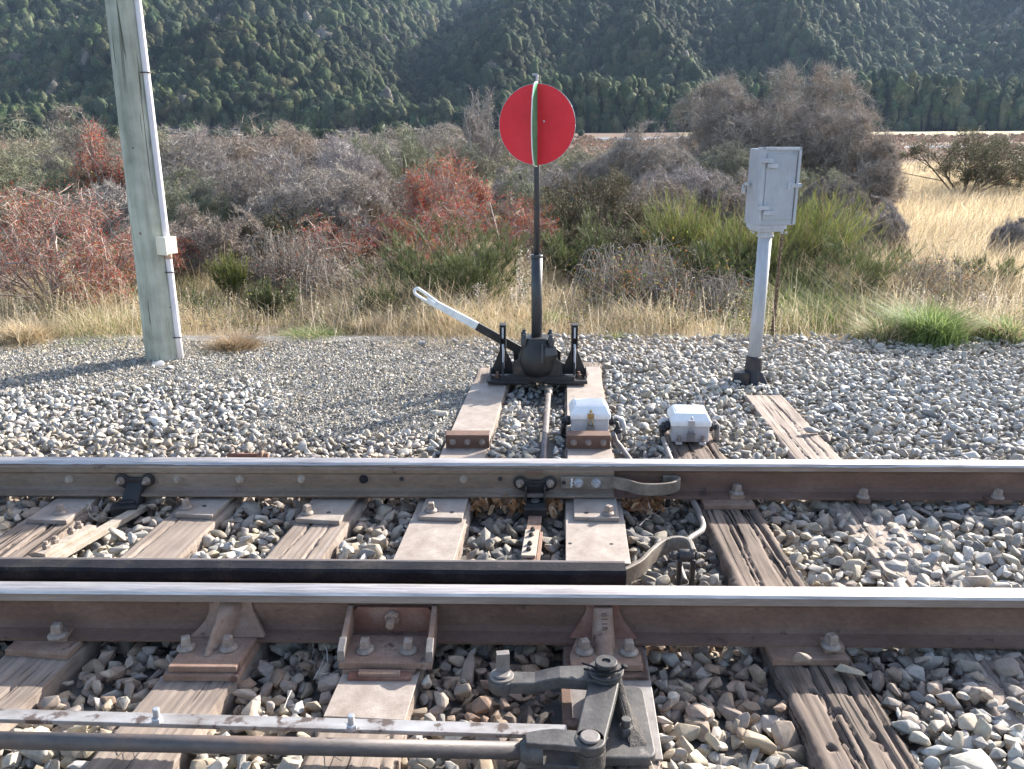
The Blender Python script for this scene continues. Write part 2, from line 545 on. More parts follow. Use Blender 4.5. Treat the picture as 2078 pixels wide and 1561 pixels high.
# ------------------------------------------------------------------ timbers
SEGS = []      # rods and bars that lie clear of the stones
TIMBERS = []     # (ax, ay, bx, by, halfwidth) footprints, for the ballast
ZT = -.022       # top of the timbers

def fit_line(pts, z=ZT):
    w = [P(x, y, z) for x, y in pts]
    ys = np.array([p.y for p in w]); xs = np.array([p.x for p in w])
    k, c = np.polyfit(ys, xs, 1)
    return k, c

def timber(pts, width, y0, y1, m, label, seed, cracks=3, rough=.004, holes=(), th=.13, exclude=True, zt=ZT, ex_from=None):
    k, c = fit_line(pts, zt)
    A = Vector((k * y0 + c, y0, zt)); B = Vector((k * y1 + c, y1, zt))
    L = (B - A).length
    rz = math.atan2(B.y - A.y, B.x - A.x)
    nu, nw = max(8, int(L / .010)), 40
    rg = np.random.default_rng(seed)
    u = np.linspace(0, L, nu); w = np.linspace(-width / 2, width / 2, nw)
    U, W = np.meshgrid(u, w, indexing='ij')
    Z = np.zeros_like(U)
    for _ in range(14):                                   # long waves of worn grain
        f = rg.uniform(20, 260); ph = rg.uniform(0, 6.28); g = rg.uniform(-1.5, 1.5)
        Z += .00025 * np.sin(W * f + ph + np.sin(U * g + ph) * 2.5)
    for _ in range(cracks):
        c0 = rg.uniform(-.42, .42) * width
        a, b = sorted(rg.uniform(-.2 * L, 1.2 * L, 2))
        if b - a < .3 * L: b = a + .6 * L
        path = c0 + .010 * np.sin(u * rg.uniform(2, 6) + rg.uniform(0, 6)) + np.cumsum(rg.normal(0, .0011, nu))
        wd = rg.uniform(.0018, .0038) * (1 + .4 * np.sin(u * 11 + c0 * 90))
        dp = rg.uniform(.012, .032)
        msk = np.clip((u - a) / .12, 0, 1) * np.clip((b - u) / .12, 0, 1)
        Z -= dp * msk[:, None] * np.exp(-((W - path[:, None]) / wd[:, None]) ** 2)
    for (hx, hy, hr) in holes:                            # spike holes given in pixels
        h = P(hx, hy, zt)
        d = h - A
        hu = d.x * math.cos(rz) + d.y * math.sin(rz); hw = -d.x * math.sin(rz) + d.y * math.cos(rz)
        rr = np.sqrt((U - hu) ** 2 + (W - hw) ** 2)
        Z -= .035 * (1 - np.clip((rr - hr * .75) / (hr * .35), 0, 1))
    edge = np.abs(W) / (width / 2)
    Z -= .009 * np.clip((edge - .93) / .07, 0, 1) ** 2 * (1 + rg.uniform(-.5, .9, (nu, 1)))
    Wj = W + np.where(edge > .99, np.sign(W) * rough * np.convolve(rg.normal(0, 1, nu + 8), np.ones(9) / 3, 'valid')[:, None], 0)
    V = np.stack([U, Wj, Z], -1).reshape(-1, 3)
    idx = np.arange(nu * nw).reshape(nu, nw)
    Q = np.stack([idx[:-1, :-1], idx[1:, :-1], idx[1:, 1:], idx[:-1, 1:]], -1).reshape(-1, 4)
    # skirt down to the bottom
    loop = np.concatenate([idx[:, 0], idx[-1, 1:], idx[-2::-1, -1], idx[0, -2:0:-1]])
    low = V[loop].copy(); low[:, 2] = -th
    n0 = len(V); m_ = len(loop)
    V = np.concatenate([V, low])
    a_ = np.arange(m_); b_ = (a_ + 1) % m_
    SK = np.stack([loop[a_], n0 + a_, n0 + b_, loop[b_]], -1)
    o = np_mesh('timber', V, np.concatenate([Q, SK]), None, m, True)
    o.location = A; o.rotation_euler = (0, 0, rz)
    # hard edge between top and skirt
    tag(o, label, 'sleeper', 'timbers under the track')
    if exclude:
        ya = y0 if ex_from is None else ex_from[0]
        yb = y1 if ex_from is None else ex_from[1]
        TIMBERS.append((k * ya + c, ya, k * yb + c, yb, width / 2))
    return A, B, rz, k, c

T0 = timber([(155, 1017), (-4, 1131)], .235, YF - 1.9, YF + .3, 'timber_dark', 'leftmost weathered sleeper, half under stones by the left plate', 1, cracks=2, ex_from=(YN + .3, YF - .2))
T2 = timber([(396, 1047), (297, 1137), (99, 1302), (-29, 1438)], .235, 1.2, YF + .3, 'timber_brown', 'brown sleeper with a long split right of the left stretcher bar', 2, cracks=3, ex_from=(1.2, YF - .1))
T3 = timber([(648, 1065), (591, 1141), (411, 1362), (345, 1448)], .23, 1.2, YF + .3, 'timber_brown', 'brown sleeper under the finned rail brace, third from the left', 3, cracks=2, ex_from=(1.2, YF - .1), holes=[(640, 1107, .008)])
S4P = [(984, 800), (942, 927), (905, 1020), (866, 1135), (775, 1353), (740, 1455)]
S5P = [(1187, 785), (1194, 930), (1205, 1040), (1218, 1135), (1230, 1350), (1240, 1520)]
T4 = timber(S4P, .235, 1.2, 5.75, 'timber_brown', 'long plated timber under the left foot of the lever stand', 4, cracks=2)
T5 = timber(S5P, .245, 1.2, 5.9, 'timber_dark', 'long plated timber under the right foot of the lever stand', 5, cracks=3)
T6 = timber([(1415, 915), (1475, 1027), (1562, 1186), (1673, 1360), (1759, 1556)], .25, 1.1, 4.62, 'timber_old',
            'deeply split grey sleeper carrying the right white box, with open spike holes near the camera', 6, cracks=9, rough=.005,
            holes=[(1652, 1404, .012), (1723, 1405, .012), (1700, 1444, .010), (1778, 1498, .014), (1688, 1518, .011), (1706, 1496, .007), (1520, 1056, .008), (1598, 1146, .006)])
T7 = timber([(1556, 807), (1660, 932), (1795, 1100), (2062, 1385)], .235, 1.3, 5.12, 'timber_grey', 'loose-looking pale sleeper rightmost behind the track, buried towards the camera', 7, cracks=5, exclude=True, ex_from=(3.66, 5.12))

def along(T, px, py, z=ZT):
    return P(px, py, z)

def plate_on(T, pxc, pyc, w, l, z0, z1, name, m, label, cat='steel plate', group=None, lip=0, tw=0):
    """flat steel plate following the direction of timber T; returns Thing in the frame of the plate (x along rail-ish, y along timber)"""
    p = P(pxc, pyc, z1)
    rz = T[2] - math.pi / 2 + tw
    t = Thing(name, label, cat, (p.x, p.y, z0), rz, group)
    mb = MB().box((0, 0, (z1 - z0) / 2), (w, l, z1 - z0))
    t.part('plate', mb, m, .002)
    return t, p, rz

def hole_disc(t, p, r=.008, parent=None):
    q = t.L(p)
    mb = MB().cyl((q.x, q.y, q.z - .004), (q.x, q.y, q.z + .0006), r, seg=16)
    o = t.part('bolt_hole', mb, 'tar', 0)
    return o

# steel sheets covering the two long timbers -------------------------------
def cover(T, ya, yb, w, label, z=-.019, th=.006, xoff=0.0, holes=(), m='rust_plate', front_lip=False):
    k, c = T[3], T[4]
    ym = (ya + yb) / 2
    o = (k * ym + c + xoff, ym, z)
    L = (yb - ya) * math.sqrt(1 + k * k)
    t = Thing('cover_plate', label, 'steel plate', o, T[2] - math.pi / 2, 'steel sheets on the plated timbers')
    mb = MB().box((0, 0, th / 2), (w, L, th))
    t.part('plate', mb, m, .0018)
    for (hx, hy) in holes:
        p = P(hx, hy, z + th)
        hole_disc(t, p)
    return t

yS4a = P(864, 1139, -.014).y
yS4b = P(780, 1344, -.014).y
cover(T4, yS4a, YF - .035, .232, 'clean steel sheet on the left plated timber between the rails, with a dark stain', m='rust_plate')
cover(T4, YF + .04, 5.34, .225, 'long steel sheet running from the far rail to the left foot of the lever stand', z=-.018)
cover(T4, P(740, 1458, -.014).y, YN + .10, .232, 'steel sheet in front of the welded box bracket, ending short of the flat bar')
yS5a = P(1218, 1143, -.014).y
cover(T5, yS5a, YF + .0, .245, 'steel sheet with two small holes on the right plated timber between the rails', holes=[(1157, 1103), (1241, 1104)])
cover(T5, YF + .04, 5.75, .225, 'long steel sheet under the left white box and the right foot of the lever stand', z=-.018)
cover(T5, P(1238, 1537, -.012).y, YN + .05, .258, 'broad dusty steel sheet carrying the crank in front of the near rail', m='dusty_steel')

# slide plates between the rails -----------------------------------------
def slide_plate(T, pxl, pxr, py_front, label, spike=None, hole=None, m='rust_plate', th=.020, z0=None, tw=0):
    z0 = ZT if z0 is None else z0
    z1 = z0 + th
    pl, pr = P(pxl, py_front, z1), P(pxr, py_front, z1)
    w = (pr - pl).length
    yf = (pl.y + pr.y) / 2
    yb = YF + .10
    k = T[3]
    L = (yb - yf)
    xm = (pl.x + pr.x) / 2
    ang = T[2] - math.pi / 2 + tw
    o = (xm + k * L / 2, yf + L / 2, z0)
    t = Thing('slide_plate', label, 'slide plate', o, ang, 'slide plates under the far rail')
    t.part('plate', MB().box((0, 0, th / 2), (w, L * math.sqrt(1 + k * k), th)), m, .0025)
    if spike:
        q = t.L(P(spike[0], spike[1], z1))
        t.part('screw_spike', MB().screwspike((q.x, q.y, th), rz=random.uniform(0, 1.5), k=.95), 'bolt', .001)
    if hole:
        hole_disc(t, P(hole[0], hole[1], z1), .010)
    return t

slide_plate(T0, 52, 136, 1055, 'left slide plate with one square-headed screw, its corner under pale stones', (122, 1041))
slide_plate(T2, 352, 432, 1044, 'slide plate with one screw at the head of the split brown sleeper', (378, 1031), (415, 1027))
slide_plate(T3, 597, 690, 1055, 'slide plate with screw and empty hole, left of the plated timbers', (624, 1042), (667, 1040))
slide_plate(T4, 848, 938, 1050, 'slide plate with a sloping front edge and one screw on the left plated timber', (875, 1037), (917, 1040), z0=-.012, th=.018)
slide_plate(T5, 1165, 1256, 1050, 'scribbled slide plate with one screw beneath the tip of the closed blade', (1235, 1043), (1190, 1041), z0=-.012, th=.018)

# clip plates at the right ---------------------------------------------------
def clip_plate(T, pc, w, l, label, spike, clip, z1=.0, yrail=YF):
    t = Thing('tie_plate', label, 'tie plate', (pc.x, pc.y, ZT), T[2] - math.pi / 2, 'tie plates holding the plain rails')
    t.part('plate', MB().box((0, 0, .011), (w, l, .022)), 'rust_dust', .002)
    q = t.L(P(clip[0], clip[1], .012))
    t.part('rail_clip', MB().box((q.x, q.y + .01, .033), (.062, .06, .022)), 'rust_dust', .003)
    q = t.L(P(spike[0], spike[1], .022))
    t.part('screw_spike', MB().screwspike((q.x, q.y, .044), rz=.3, k=1.05), 'bolt', .001)
    return t

p = P(1478, 1012, 0)
clip_plate(T6, Vector((p.x - .01, YF - .02, 0)), .22, .20, 'tie plate with one screw where the far rail crosses the split sleeper', (1495, 1001), (1495, 1006))
p = P(1655, 1325, 0)
clip_plate(T6, Vector((p.x - .025, YN - .022, 0)), .235, .215, 'reddish tie plate with one screw under the near rail on the split sleeper', (1686, 1312), (1690, 1312), yrail=YN)
p = P(95, 1312, 0)
clip_plate(T2, Vector((p.x - .01, YN - .025, 0)), .21, .20, 'reddish tie plate with one screw at the left edge below the near rail', (118, 1290), (122, 1290), yrail=YN)
# screws that show on their own in front of the far rail
for (sx, sy, lab) in ((1745, 1006, 'small screw and clip on the far rail, right of the split sleeper'),
                      (2010, 1003, 'low clip and screw among the stones, rightmost on the far rail')):
    q = P(sx, sy, .012)
    t = Thing('rail_fixing', lab, 'rail fixing', (q.x, YF - .075, -.01), 0, 'rail fixings on the far rail')
    t.part('rail_clip', MB().box((0, 0, .02), (.05 if sx < 1800 else .1, .055, .02)), 'rust', .003)
    t.part('screw_spike', MB().screwspike((0, 0, .03), rz=.5, k=.95), 'bolt', .001)

# lying rusty screw behind the far rail at left
q = P(470, 926, .0)
t = Thing('rail_screw', 'loose rusty rail screw lying on the stones behind the far rail at left', 'rail screw', (q.x, q.y, .004), .03)
mb = MB()
prof = [(.010, 0)]
for i in range(16):
    prof += [(.009, .004 + i * .0095), (.0125, .0088 + i * .0095)]
prof += [(.009, .17)]
mb.lathe(prof, (-.02, 0, 0), (1, 0, 0), 10)
t.part('shank', mb, 'rust_red', 0)
t.part('head', MB().lathe([(.026, 0), (.026, .008), (.016, .012), (.014, .035)], (.15, 0, 0), (1, 0, 0), 10, False), 'rust_dust', .001)

# ------------------------------------------------------------------ switch blades
xtip = PY(1246, 975, YF - .04).x
def blade(label, front, xs, web_y, head, foot, mats, tipx):
    pass

t = Thing('switch_blade', 'closed switch blade tight against the far rail, with a row of bolt heads', 'switch blade', (0, YF, 0), 0, 'switch blades')
xs = [-9, -6, -3, -1.5, -.8, -.3, 0, xtip - .3, xtip]
def bprof(x):
    d = max(0.0, min(1.0, (xtip - x) / 1.6))       # thins to the tip
    f = -.078 - .010 * d
    w = -.041 - .004 * d
    h = -.040 - .012 * d
    zt_ = .128 + .012 * d
    return [(f, .012), (f, .021), (w - .012, .030), (w, .040), (w, .103), (h - .001, .112), (h - .001, zt_ - .004), (h + .006, zt_), (-.034, zt_), (-.034, .116), (-.012, .104), (-.012, .034), (-.022, .0225), (-.04, .022), (-.04, .012)]
V = []; Fc = []
n = 15
for x in xs:
    V += [(x, a, b) for a, b in bprof(x)]
for i in range(len(xs) - 1):
    for j in range(n):
        j2 = (j + 1) % n
        Fc.append((i * n + j, i * n + j2, (i + 1) * n + j2, (i + 1) * n + j))
Fc.append(tuple(range(n))); Fc.append(tuple(range((len(xs) - 1) * n, len(xs) * n)))
mb = MB().add(V, Fc)
mat('blade_steel', [(.15, .105, .075), (.21, .155, .115), (.27, .215, .175)], scale=5, rough=.6, metal=.15, bump=.3, stretch=(.35, 1, 1), fine=(80, .15), spots=((.09, .05, .04), 9, .66), spec=.6)
t.part('blade', mb, 'blade_steel', .0015)
for px in (141, 361, 487, 612, 941):
    q = PY(px, 972, YF - .042)
    t.part('bolt', MB().hexbolt((q.x, -.044, q.z), (0, -1, 0), r=.0155, h=.012, stud=.008, sr=.010, washer=.019), 'pale_dusty', .001)
q = PY(738, 972, YF - .042)
t.part('bolt', MB().cyl((q.x, -.040, q.z), (q.x, -.056, q.z), .021, r1=.017, seg=20), 'oiled', .002, label='dark round stud in an oily stain')
for px in (815, 1015):
    q = PY(px, 972, YF - .044)
    t.part('bolt_hole', MB().cyl((q.x, -.042, q.z), (q.x, -.0458, q.z), .0105, seg=16), 'tar', 0)

# open blade behind the near rail
xt2 = PY(1270, 1160, 2.60).x
yb2 = 2.648
t = Thing('switch_blade', 'oily black open switch blade lying a hand-width behind the near rail', 'switch blade', (0, yb2, 0), 0, 'switch blades')
NB = 300
xs = np.linspace(-9, xt2, NB)
pr0 = [(-.096, .0), (-.096, .012), (-.066, .026), (-.050, .034), (-.050, .085), (-.068, .102), (-.070, .134), (-.062, .1425), (-.010, .1445), (-.004, .147), (0, .146), (.001, .112), (-.018, .100), (-.020, .034), (-.003, .022), (.03, .012), (.03, 0)]
rg = np.random.default_rng(5)
jit = np.convolve(rg.normal(0, 1, NB + 6), np.ones(7) / 4, 'valid')
V = []; n = len(pr0)
for i, x in enumerate(xs):
    for j, (a, b) in enumerate(pr0):
        if j in (5, 6, 7): a += .003 * jit[i]
        if j == 6: b += .003 * jit[i]
        V.append((x, a, b))
Fc = []
for i in range(NB - 1):
    for j in range(n):
        j2 = (j + 1) % n
        Fc.append((i * n + j, i * n + j2, (i + 1) * n + j2, (i + 1) * n + j))
Fc.append(tuple(range(n))); Fc.append(tuple(range((NB - 1) * n, NB * n)))
me = MB().add(V, Fc)
me.mi = [0] * len(me.mi)
for k, f in enumerate(me.f):
    js = sorted(set(i % n for i in f))
    if js in ([8, 9], [9, 10], [10, 11]) : me.mi[k] = 1
bo = t.part('blade', me, ['oiled', 'head_side'], 0)
bo.scale.z = 1.05

# ------------------------------------------------------------------ stretcher bars
def ear_bracket(t, xc, zc, half=.063):
    """two-eared casting bolted on the blade web; t local y=0 at the web face, toward camera is -y"""
    pts = []
    def arc(cx, cz, r, a0, a1, n=8):
        return [(cx + r * math.cos(R(a0 + (a1 - a0) * i / n)), cz + r * math.sin(R(a0 + (a1 - a0) * i / n))) for i in range(n + 1)]
    out = arc(half, 0, .030, -75, 115) + [(half * .45, .012)] + [(-half * .45, .012)] + arc(-half, 0, .030, 65, 255) + [(-.035, -.045), (.035, -.045)]
    mb = MB().yprism([(xc + a, zc + b) for a, b in out], -.016, 0)
    o = t.part('ear_casting', mb, 'black_iron', .003)
    for s_ in (-1, 1):
        t.part('bolt', MB().hexbolt((xc + s_ * half, -.016, zc), (-.15, -1, -.05), r=.0165, h=.013, stud=.014, sr=.009, washer=.019), 'bolt', .001)

# central one
q = PY(1086, 985, YF - .062)
yw = YF - .046
t = Thing('stretcher_bar', 'short stretcher bar with forked casting, just left of the right plated timber', 'stretcher bar', (q.x, yw, 0), 0, 'stretcher bars between the blades')
ear_bracket(t, 0, .073, .066)
t.part('web_lug', MB().box((-.002, -.002, .118), (.062, .02, .02)), 'rust', .002)
# channel running down and out
ch = MB()
ch.yprism([(-.046, .075), (-.036, .075), (-.036, -.03), (-.046, -.03)], -.075, -.010)
ch.yprism([(.046, .075), (.036, .075), (.036, -.03), (.046, -.03)], -.075, -.010)
ch.box((0, -.050, -.004), (.086, .085, .016))
ch.box((0, -.012, .03), (.072, .012, .07))
ch.box((0, -.105, -.020), (.098, .05, .045))
t.part('fork', ch, 'black_iron', .004)
t.part('pin', MB().cyl((0, -.058, .004), (0, -.058, .013), .021, seg=20, bev=.003), 'crank_steel', .001)
e0 = t.L(P(1087, 1042, -.03)); e1 = t.L(P(1066, 1180, -.03))
d = (e1 - e0); ang = math.atan2(d.y, d.x)
mid = (e0 + e1) / 2
t.part('bar', MB().box((mid.x, mid.y, -.036), (d.length, .058, .014), rz=ang), 'rust_dust', .002)
g0 = t.L(P(1080, 1072, -.01)); g1 = t.L(P(1072, 1125, -.01)); gm = (g0 + g1) / 2
t.part('splice_plate', MB().box((gm.x, gm.y, -.021), ((g1 - g0).length, .056, .012), rz=ang), 'pale_dusty', .002)
for i, (a, b) in enumerate(((1081, 1075), (1078, 1086), (1075, 1104), (1073, 1115))):
    q2 = t.L(P(a, b, -.012))
    t.part('bolt', MB().hexbolt((q2.x, q2.y, -.015), (0, 0, 1), r=.011, h=.010, stud=.006, sr=.006), 'greased_dirt', .001)
t.part('timber_edge', MB().box((gm.x + .036, gm.y - .02, -.042), ((g1 - g0).length * 1.2, .012, .03), rz=ang), 'rust_dust', .001, label='orange-brown flaking side of the bar')

SEGS.append((P(1087, 1042, -.03), P(1066, 1180, -.03), .045, -.045))
# left one
SEGS.append((P(292, 1028, -.03), P(40, 1172, -.03), .085, -.050))
q = PY(272, 975, YF - .062)
t = Thing('stretcher_bar', 'long pale stretcher bar slanting to the lower left, with four bolts on its splice', 'stretcher bar', (q.x, yw, 0), 0, 'stretcher bars between the blades')
ear_bracket(t, 0, .078, .058)
ch = MB()
ch.add([(-.040, -.014, .07), (.040, -.014, .07), (.045, -.02, -.02), (-.045, -.02, -.02),
        (-.030, -.03, .05), (.030, -.03, .05), (.028, -.09, -.02), (-.052, -.09, -.02)],
       [(0, 1, 2, 3), (4, 7, 6, 5), (0, 4, 5, 1), (1, 5, 6, 2), (2, 6, 7, 3), (3, 7, 4, 0)])
ch.box((-.018, -.092, -.025), (.11, .06, .045), rz=.25)
ch.box((-.012, -.075, .0), (.06, .03, .02), rz=.2)
t.part('fork', ch, 'black_iron', .005)
e0 = t.L(P(292, 1028, -.03)); e1 = t.L(P(40, 1172, -.03))
d = e1 - e0; ang = math.atan2(d.y, d.x); mid = (e0 + e1) / 2
t.part('bar', MB().box((mid.x, mid.y, -.032), (d.length, .044, .026), rz=ang), 'pale_dusty', .002)
g0 = t.L(P(182, 1068, -.01)); g1 = t.L(P(88, 1128, -.01)); gm = (g0 + g1) / 2
nn = Vector((-math.sin(ang), math.cos(ang)))
t.part('splice_plate', MB().box((gm.x, gm.y, -.010), ((g1 - g0).length, .044, .016), rz=ang), 'pale_dusty', .002)
t.part('splice_plate', MB().box((gm.x + nn.x * -.028, gm.y + nn.y * -.028, -.03), ((g1 - g0).length, .010, .034), rz=ang), 'pale_dusty', .002)
for (a, b) in ((161, 1070), (145, 1081), (112, 1100), (94, 1111)):
    q2 = t.L(P(a, b, .0))
    t.part('bolt', MB().hexbolt((q2.x, q2.y, -.002), (0, 0, 1), r=.0165, h=.016, stud=.012, sr=.009), 'bolt', .001)

SEGS += [(P(1240, 1168, .05), P(1348, 1098, .05), .02, -.02), (P(1348, 1098, .05), P(1408, 1118, .05), .05, -.05), (P(1395, 1000, -.02), P(1428, 1070, -.012), .02, -.03), (P(1428, 1070, -.012), P(1378, 1110, .0), .02, -.03)]
# ------------------------------------------------------------------ detector arms
def bez(pts, n=7):
    """Catmull-Rom through plan points"""
    out = []
    p = [Vector(a) for a in pts]
    p = [p[0] * 2 - p[1]] + p + [p[-1] * 2 - p[-2]]
    for i in range(1, len(p) - 2):
        for k in range(n):
            s_ = k / n
            out.append(.5 * ((2 * p[i]) + (p[i + 1] - p[i - 1]) * s_ + (2 * p[i - 1] - 5 * p[i] + 4 * p[i + 1] - p[i + 2]) * s_ ** 2 + (3 * p[i] - p[i - 1] - 3 * p[i + 1] + p[i + 2]) * s_ ** 3))
    out.append(p[-2])
    return out

mat('arm_steel', [(.12, .095, .075), (.20, .17, .14), (.32, .285, .25)], scale=12, rough=.55, metal=.2, bump=.35, fine=(120, .2), spots=((.06, .045, .04), 14, .62))
za = .115
A0 = PY(1136, 960, yw - .012)
pl = [(PY(x, 975, YF - .056).x, YF - .056) for x in (1138, 1180, 1222, 1244)]
pl += [(P(x, y, .085).x, P(x, y, .085).y) for x, y in ((1272, 980), (1300, 988), (1335, 989), (1362, 986))]
e = P(1376, 980, .085); pl += [(e.x, e.y), (e.x + .006, e.y + .03), (e.x - .022, e.y + .045), (e.x - .06, e.y + .042)]
pl = bez(pl, 6)
o3 = (pl[0].x, pl[0].y, 0)
t = Thing('points_detector', 'upper curved detector arm at the tip of the closed blade, hooked at its right end', 'detector arm', o3, 0, 'curved arms of the detector')
path = [(p_.x - o3[0], p_.y - o3[1]) for p_ in pl]
n = len(path)
t.part('arm', MB().strip(path, .048, .102, .013), 'arm_steel', .003)
for px in (1174, 1210):
    q = PY(px, 975, YF - .063)
    t.part('bolt', MB().hexbolt((q.x - o3[0], -.0065, .076), (0, -1, 0), r=.019, h=.014, stud=.014, sr=.010, washer=.021), 'galv', .001)
q = PY(1144, 977, YF - .063)
t.part('bolt_hole', MB().cyl((q.x - o3[0], -.005, .076), (q.x - o3[0], -.0072, .076), .010, seg=16), 'tar', 0)
q = PY(1160, 975, YF - .063)
mbp = MB()
rgp = random.Random(4)
for i in range(9):
    zz = .056 + i * .005
    mbp.box((q.x - o3[0] + rgp.uniform(-.003, .003), -.0068, zz), (rgp.uniform(.003, .010), .0012, rgp.uniform(.003, .006)))
t.part('paint_mark', mbp, 'white_paint', 0, label='small splash of white paint')
hk = path[-5]
t.part('bolt', MB().cyl((hk[0] - .03, hk[1] + .012, .075), (hk[0] + .045, hk[1] + .012, .075), .010, seg=12).hexbolt((hk[0] + .014, hk[1] + .012, .075), (1, 0, 0), r=.017, h=.014, stud=.010, sr=.009, washer=.02), 'crank_steel', .001)
mbf = MB().box((hk[0] + .0, hk[1] - .005, .0), (.018, .028, .11)).box((hk[0] - .022, hk[1] - .005, -.008), (.012, .026, .09)).box((hk[0] - .01, hk[1] - .005, -.055), (.05, .03, .02))
t.part('hanging_fork', mbf, 'black_iron', .004)

# lower arm at the tip of the open blade
q0 = P(1262, 1172, .07)
pl = [(P(x, y, .085).x, P(x, y, .085).y) for x, y in ((1240, 1168), (1266, 1158), (1300, 1140), (1322, 1118), (1348, 1098), (1375, 1092), (1398, 1098), (1408, 1118))]
pl = bez(pl, 6)
o3 = (pl[0].x, pl[0].y, 0)
t = Thing('points_detector', 'lower rusty detector arm curving from the tip of the open blade behind the near rail', 'detector arm', o3, 0, 'curved arms of the detector')
path = [(p_.x - o3[0], p_.y - o3[1]) for p_ in pl]
t.part('arm', MB().strip(path, .030, .092, .016), 'arm_steel', .003)
c = t.L(P(1390, 1126, .065))
mbc = MB()
mbc.cyl((c.x - .052, c.y, .062), (c.x + .058, c.y, .062), .012, seg=14, bev=.003)
mbc.lathe([(.021, 0), (.024, .004), (.024, .05), (.021, .054)], (c.x - .022, c.y, .062), (1, 0, 0), 20)
mbc.hexbolt((c.x - .030, c.y, .062), (-1, 0, 0), r=.018, h=.016, stud=.012, sr=.010)
mbc.hexbolt((c.x + .036, c.y, .062), (1, 0, 0), r=.018, h=.010, stud=.008, sr=.010)
t.part('pivot', mbc, 'crank_steel', .001)
mbc = MB()
for dx in (-.022, .026):
    mbc.box((c.x + dx, c.y - .02, .0), (.016, .030, .12))
mbc.box((c.x + .002, c.y - .02, -.06), (.064, .030, .02))
t.part('hanging_fork', mbc, 'black_iron', .004)

# bent rod feeding the detector
pts = [P(1345, 890, .03), P(1362, 935, .0), P(1395, 1000, -.02), P(1410, 1022, -.012), P(1428, 1066, -.012), P(1424, 1078, -.012), P(1400, 1092, -.005), P(1375, 1118, .0), P(1378, 1150, -.03), P(1390, 1182, -.05)]
t = Thing('detector_rod', 'crooked grey rod from the right white box to the lower curved arm', 'rod', (pts[3].x, pts[3].y, 0), 0, 'rods of the detector')
sm = []
for i in range(len(pts) - 1):
    for k in range(5):
        sm.append(pts[i].lerp(pts[i + 1], k / 5))
sm.append(pts[-1])
for _ in range(2):
    sm = [sm[0]] + [(sm[i - 1] + sm[i] * 2 + sm[i + 1]) / 4 for i in range(1, len(sm) - 1)] + [sm[-1]]
t.part('rod', MB().tube([t.L(p_) for p_ in sm], .0125, seg=14), 'dusty_steel', 0)
pts = [P(1244, 880, .06), P(1250, 895, .01), P(1262, 910, -.01), P(1280, 935, -.015), P(1330, 985, -.02)]
t = Thing('detector_rod', 'short grey rod from the left white box down under the far rail', 'rod', (pts[2].x, pts[2].y, 0), 0, 'rods of the detector')
t.part('rod', MB().tube([t.L(p_) for p_ in pts], .013, seg=14), 'dusty_steel', 0)
# ------------------------------------------------------------------ hardware in front of the near rail
def loft(rows):
    """rows of equal-length point lists -> quads"""
    V = [p for r_ in rows for p in r_]
    n = len(rows[0]); Fc = []
    for i in range(len(rows) - 1):
        for j in range(n - 1):
            Fc.append((i * n + j, i * n + j + 1, (i + 1) * n + j + 1, (i + 1) * n + j))
    return V, Fc

yw0 = YN - .010            # web face toward the camera

# finned brace --------------------------------------------------------------
xl, xr = P(340, 1346, .03).x, P(478, 1350, .03).x
yfront = P(410, 1348, .03).y
xc = (xl + xr) / 2
t = Thing('rail_brace', 'cast rail brace with a slanting sharp fin, left of the welded box bracket', 'rail brace', (xc, yfront, ZT), 0, 'braces on the near rail')
w = xr - xl
dy = YN - .05 - yfront
k3 = T3[3]
def sk(y): return k3 * y * .7
t.part('tie_plate', MB().add([(-w/2-.012, -.012, 0), (w/2+.006, -.012, 0), (w/2+.006+sk(.22), .25, 0), (-w/2-.012+sk(.22), .25, 0),
                              (-w/2-.012, -.012, .022), (w/2+.006, -.012, .022), (w/2+.006+sk(.22), .25, .022), (-w/2-.012+sk(.22), .25, .022)],
                             [(0,3,2,1),(4,5,6,7),(0,1,5,4),(1,2,6,5),(2,3,7,6),(3,0,4,7)]), 'rust_dust', .002)
t.part('base', MB().add([(-w/2, 0, .023), (w/2, 0, .023), (w/2+sk(dy), dy, .023), (-w/2+sk(dy), dy, .023),
                         (-w/2, 0, .043), (w/2, 0, .043), (w/2+sk(dy), dy, .043), (-w/2+sk(dy), dy, .043)],
                        [(0,3,2,1),(4,5,6,7),(0,1,5,4),(1,2,6,5),(2,3,7,6),(3,0,4,7)]), 'rust_dust', .003)
ywl = yw0 - yfront
# curved back plate flaring to the base
rows = []
for i in range(11):
    s_ = i / 10
    z = .045 + (.138 - .045) * (1 - s_)
    y = ywl - .004 - .055 * s_ ** 2.6
    hl = .062 + .050 * s_ ** 3; hr = .075 + .052 * s_ ** 2
    sx = sk(ywl) * 1
    rows.append([(sx + -hl + (hl + hr) * j / 12, y, z) for j in range(13)])
V, Fc = loft(rows)
t.part('back_web', MB().add(V, Fc, True).add([(a, b + .012, c_) for a, b, c_ in V], [f[::-1] for f in Fc], True), 'rust_dust', 0)
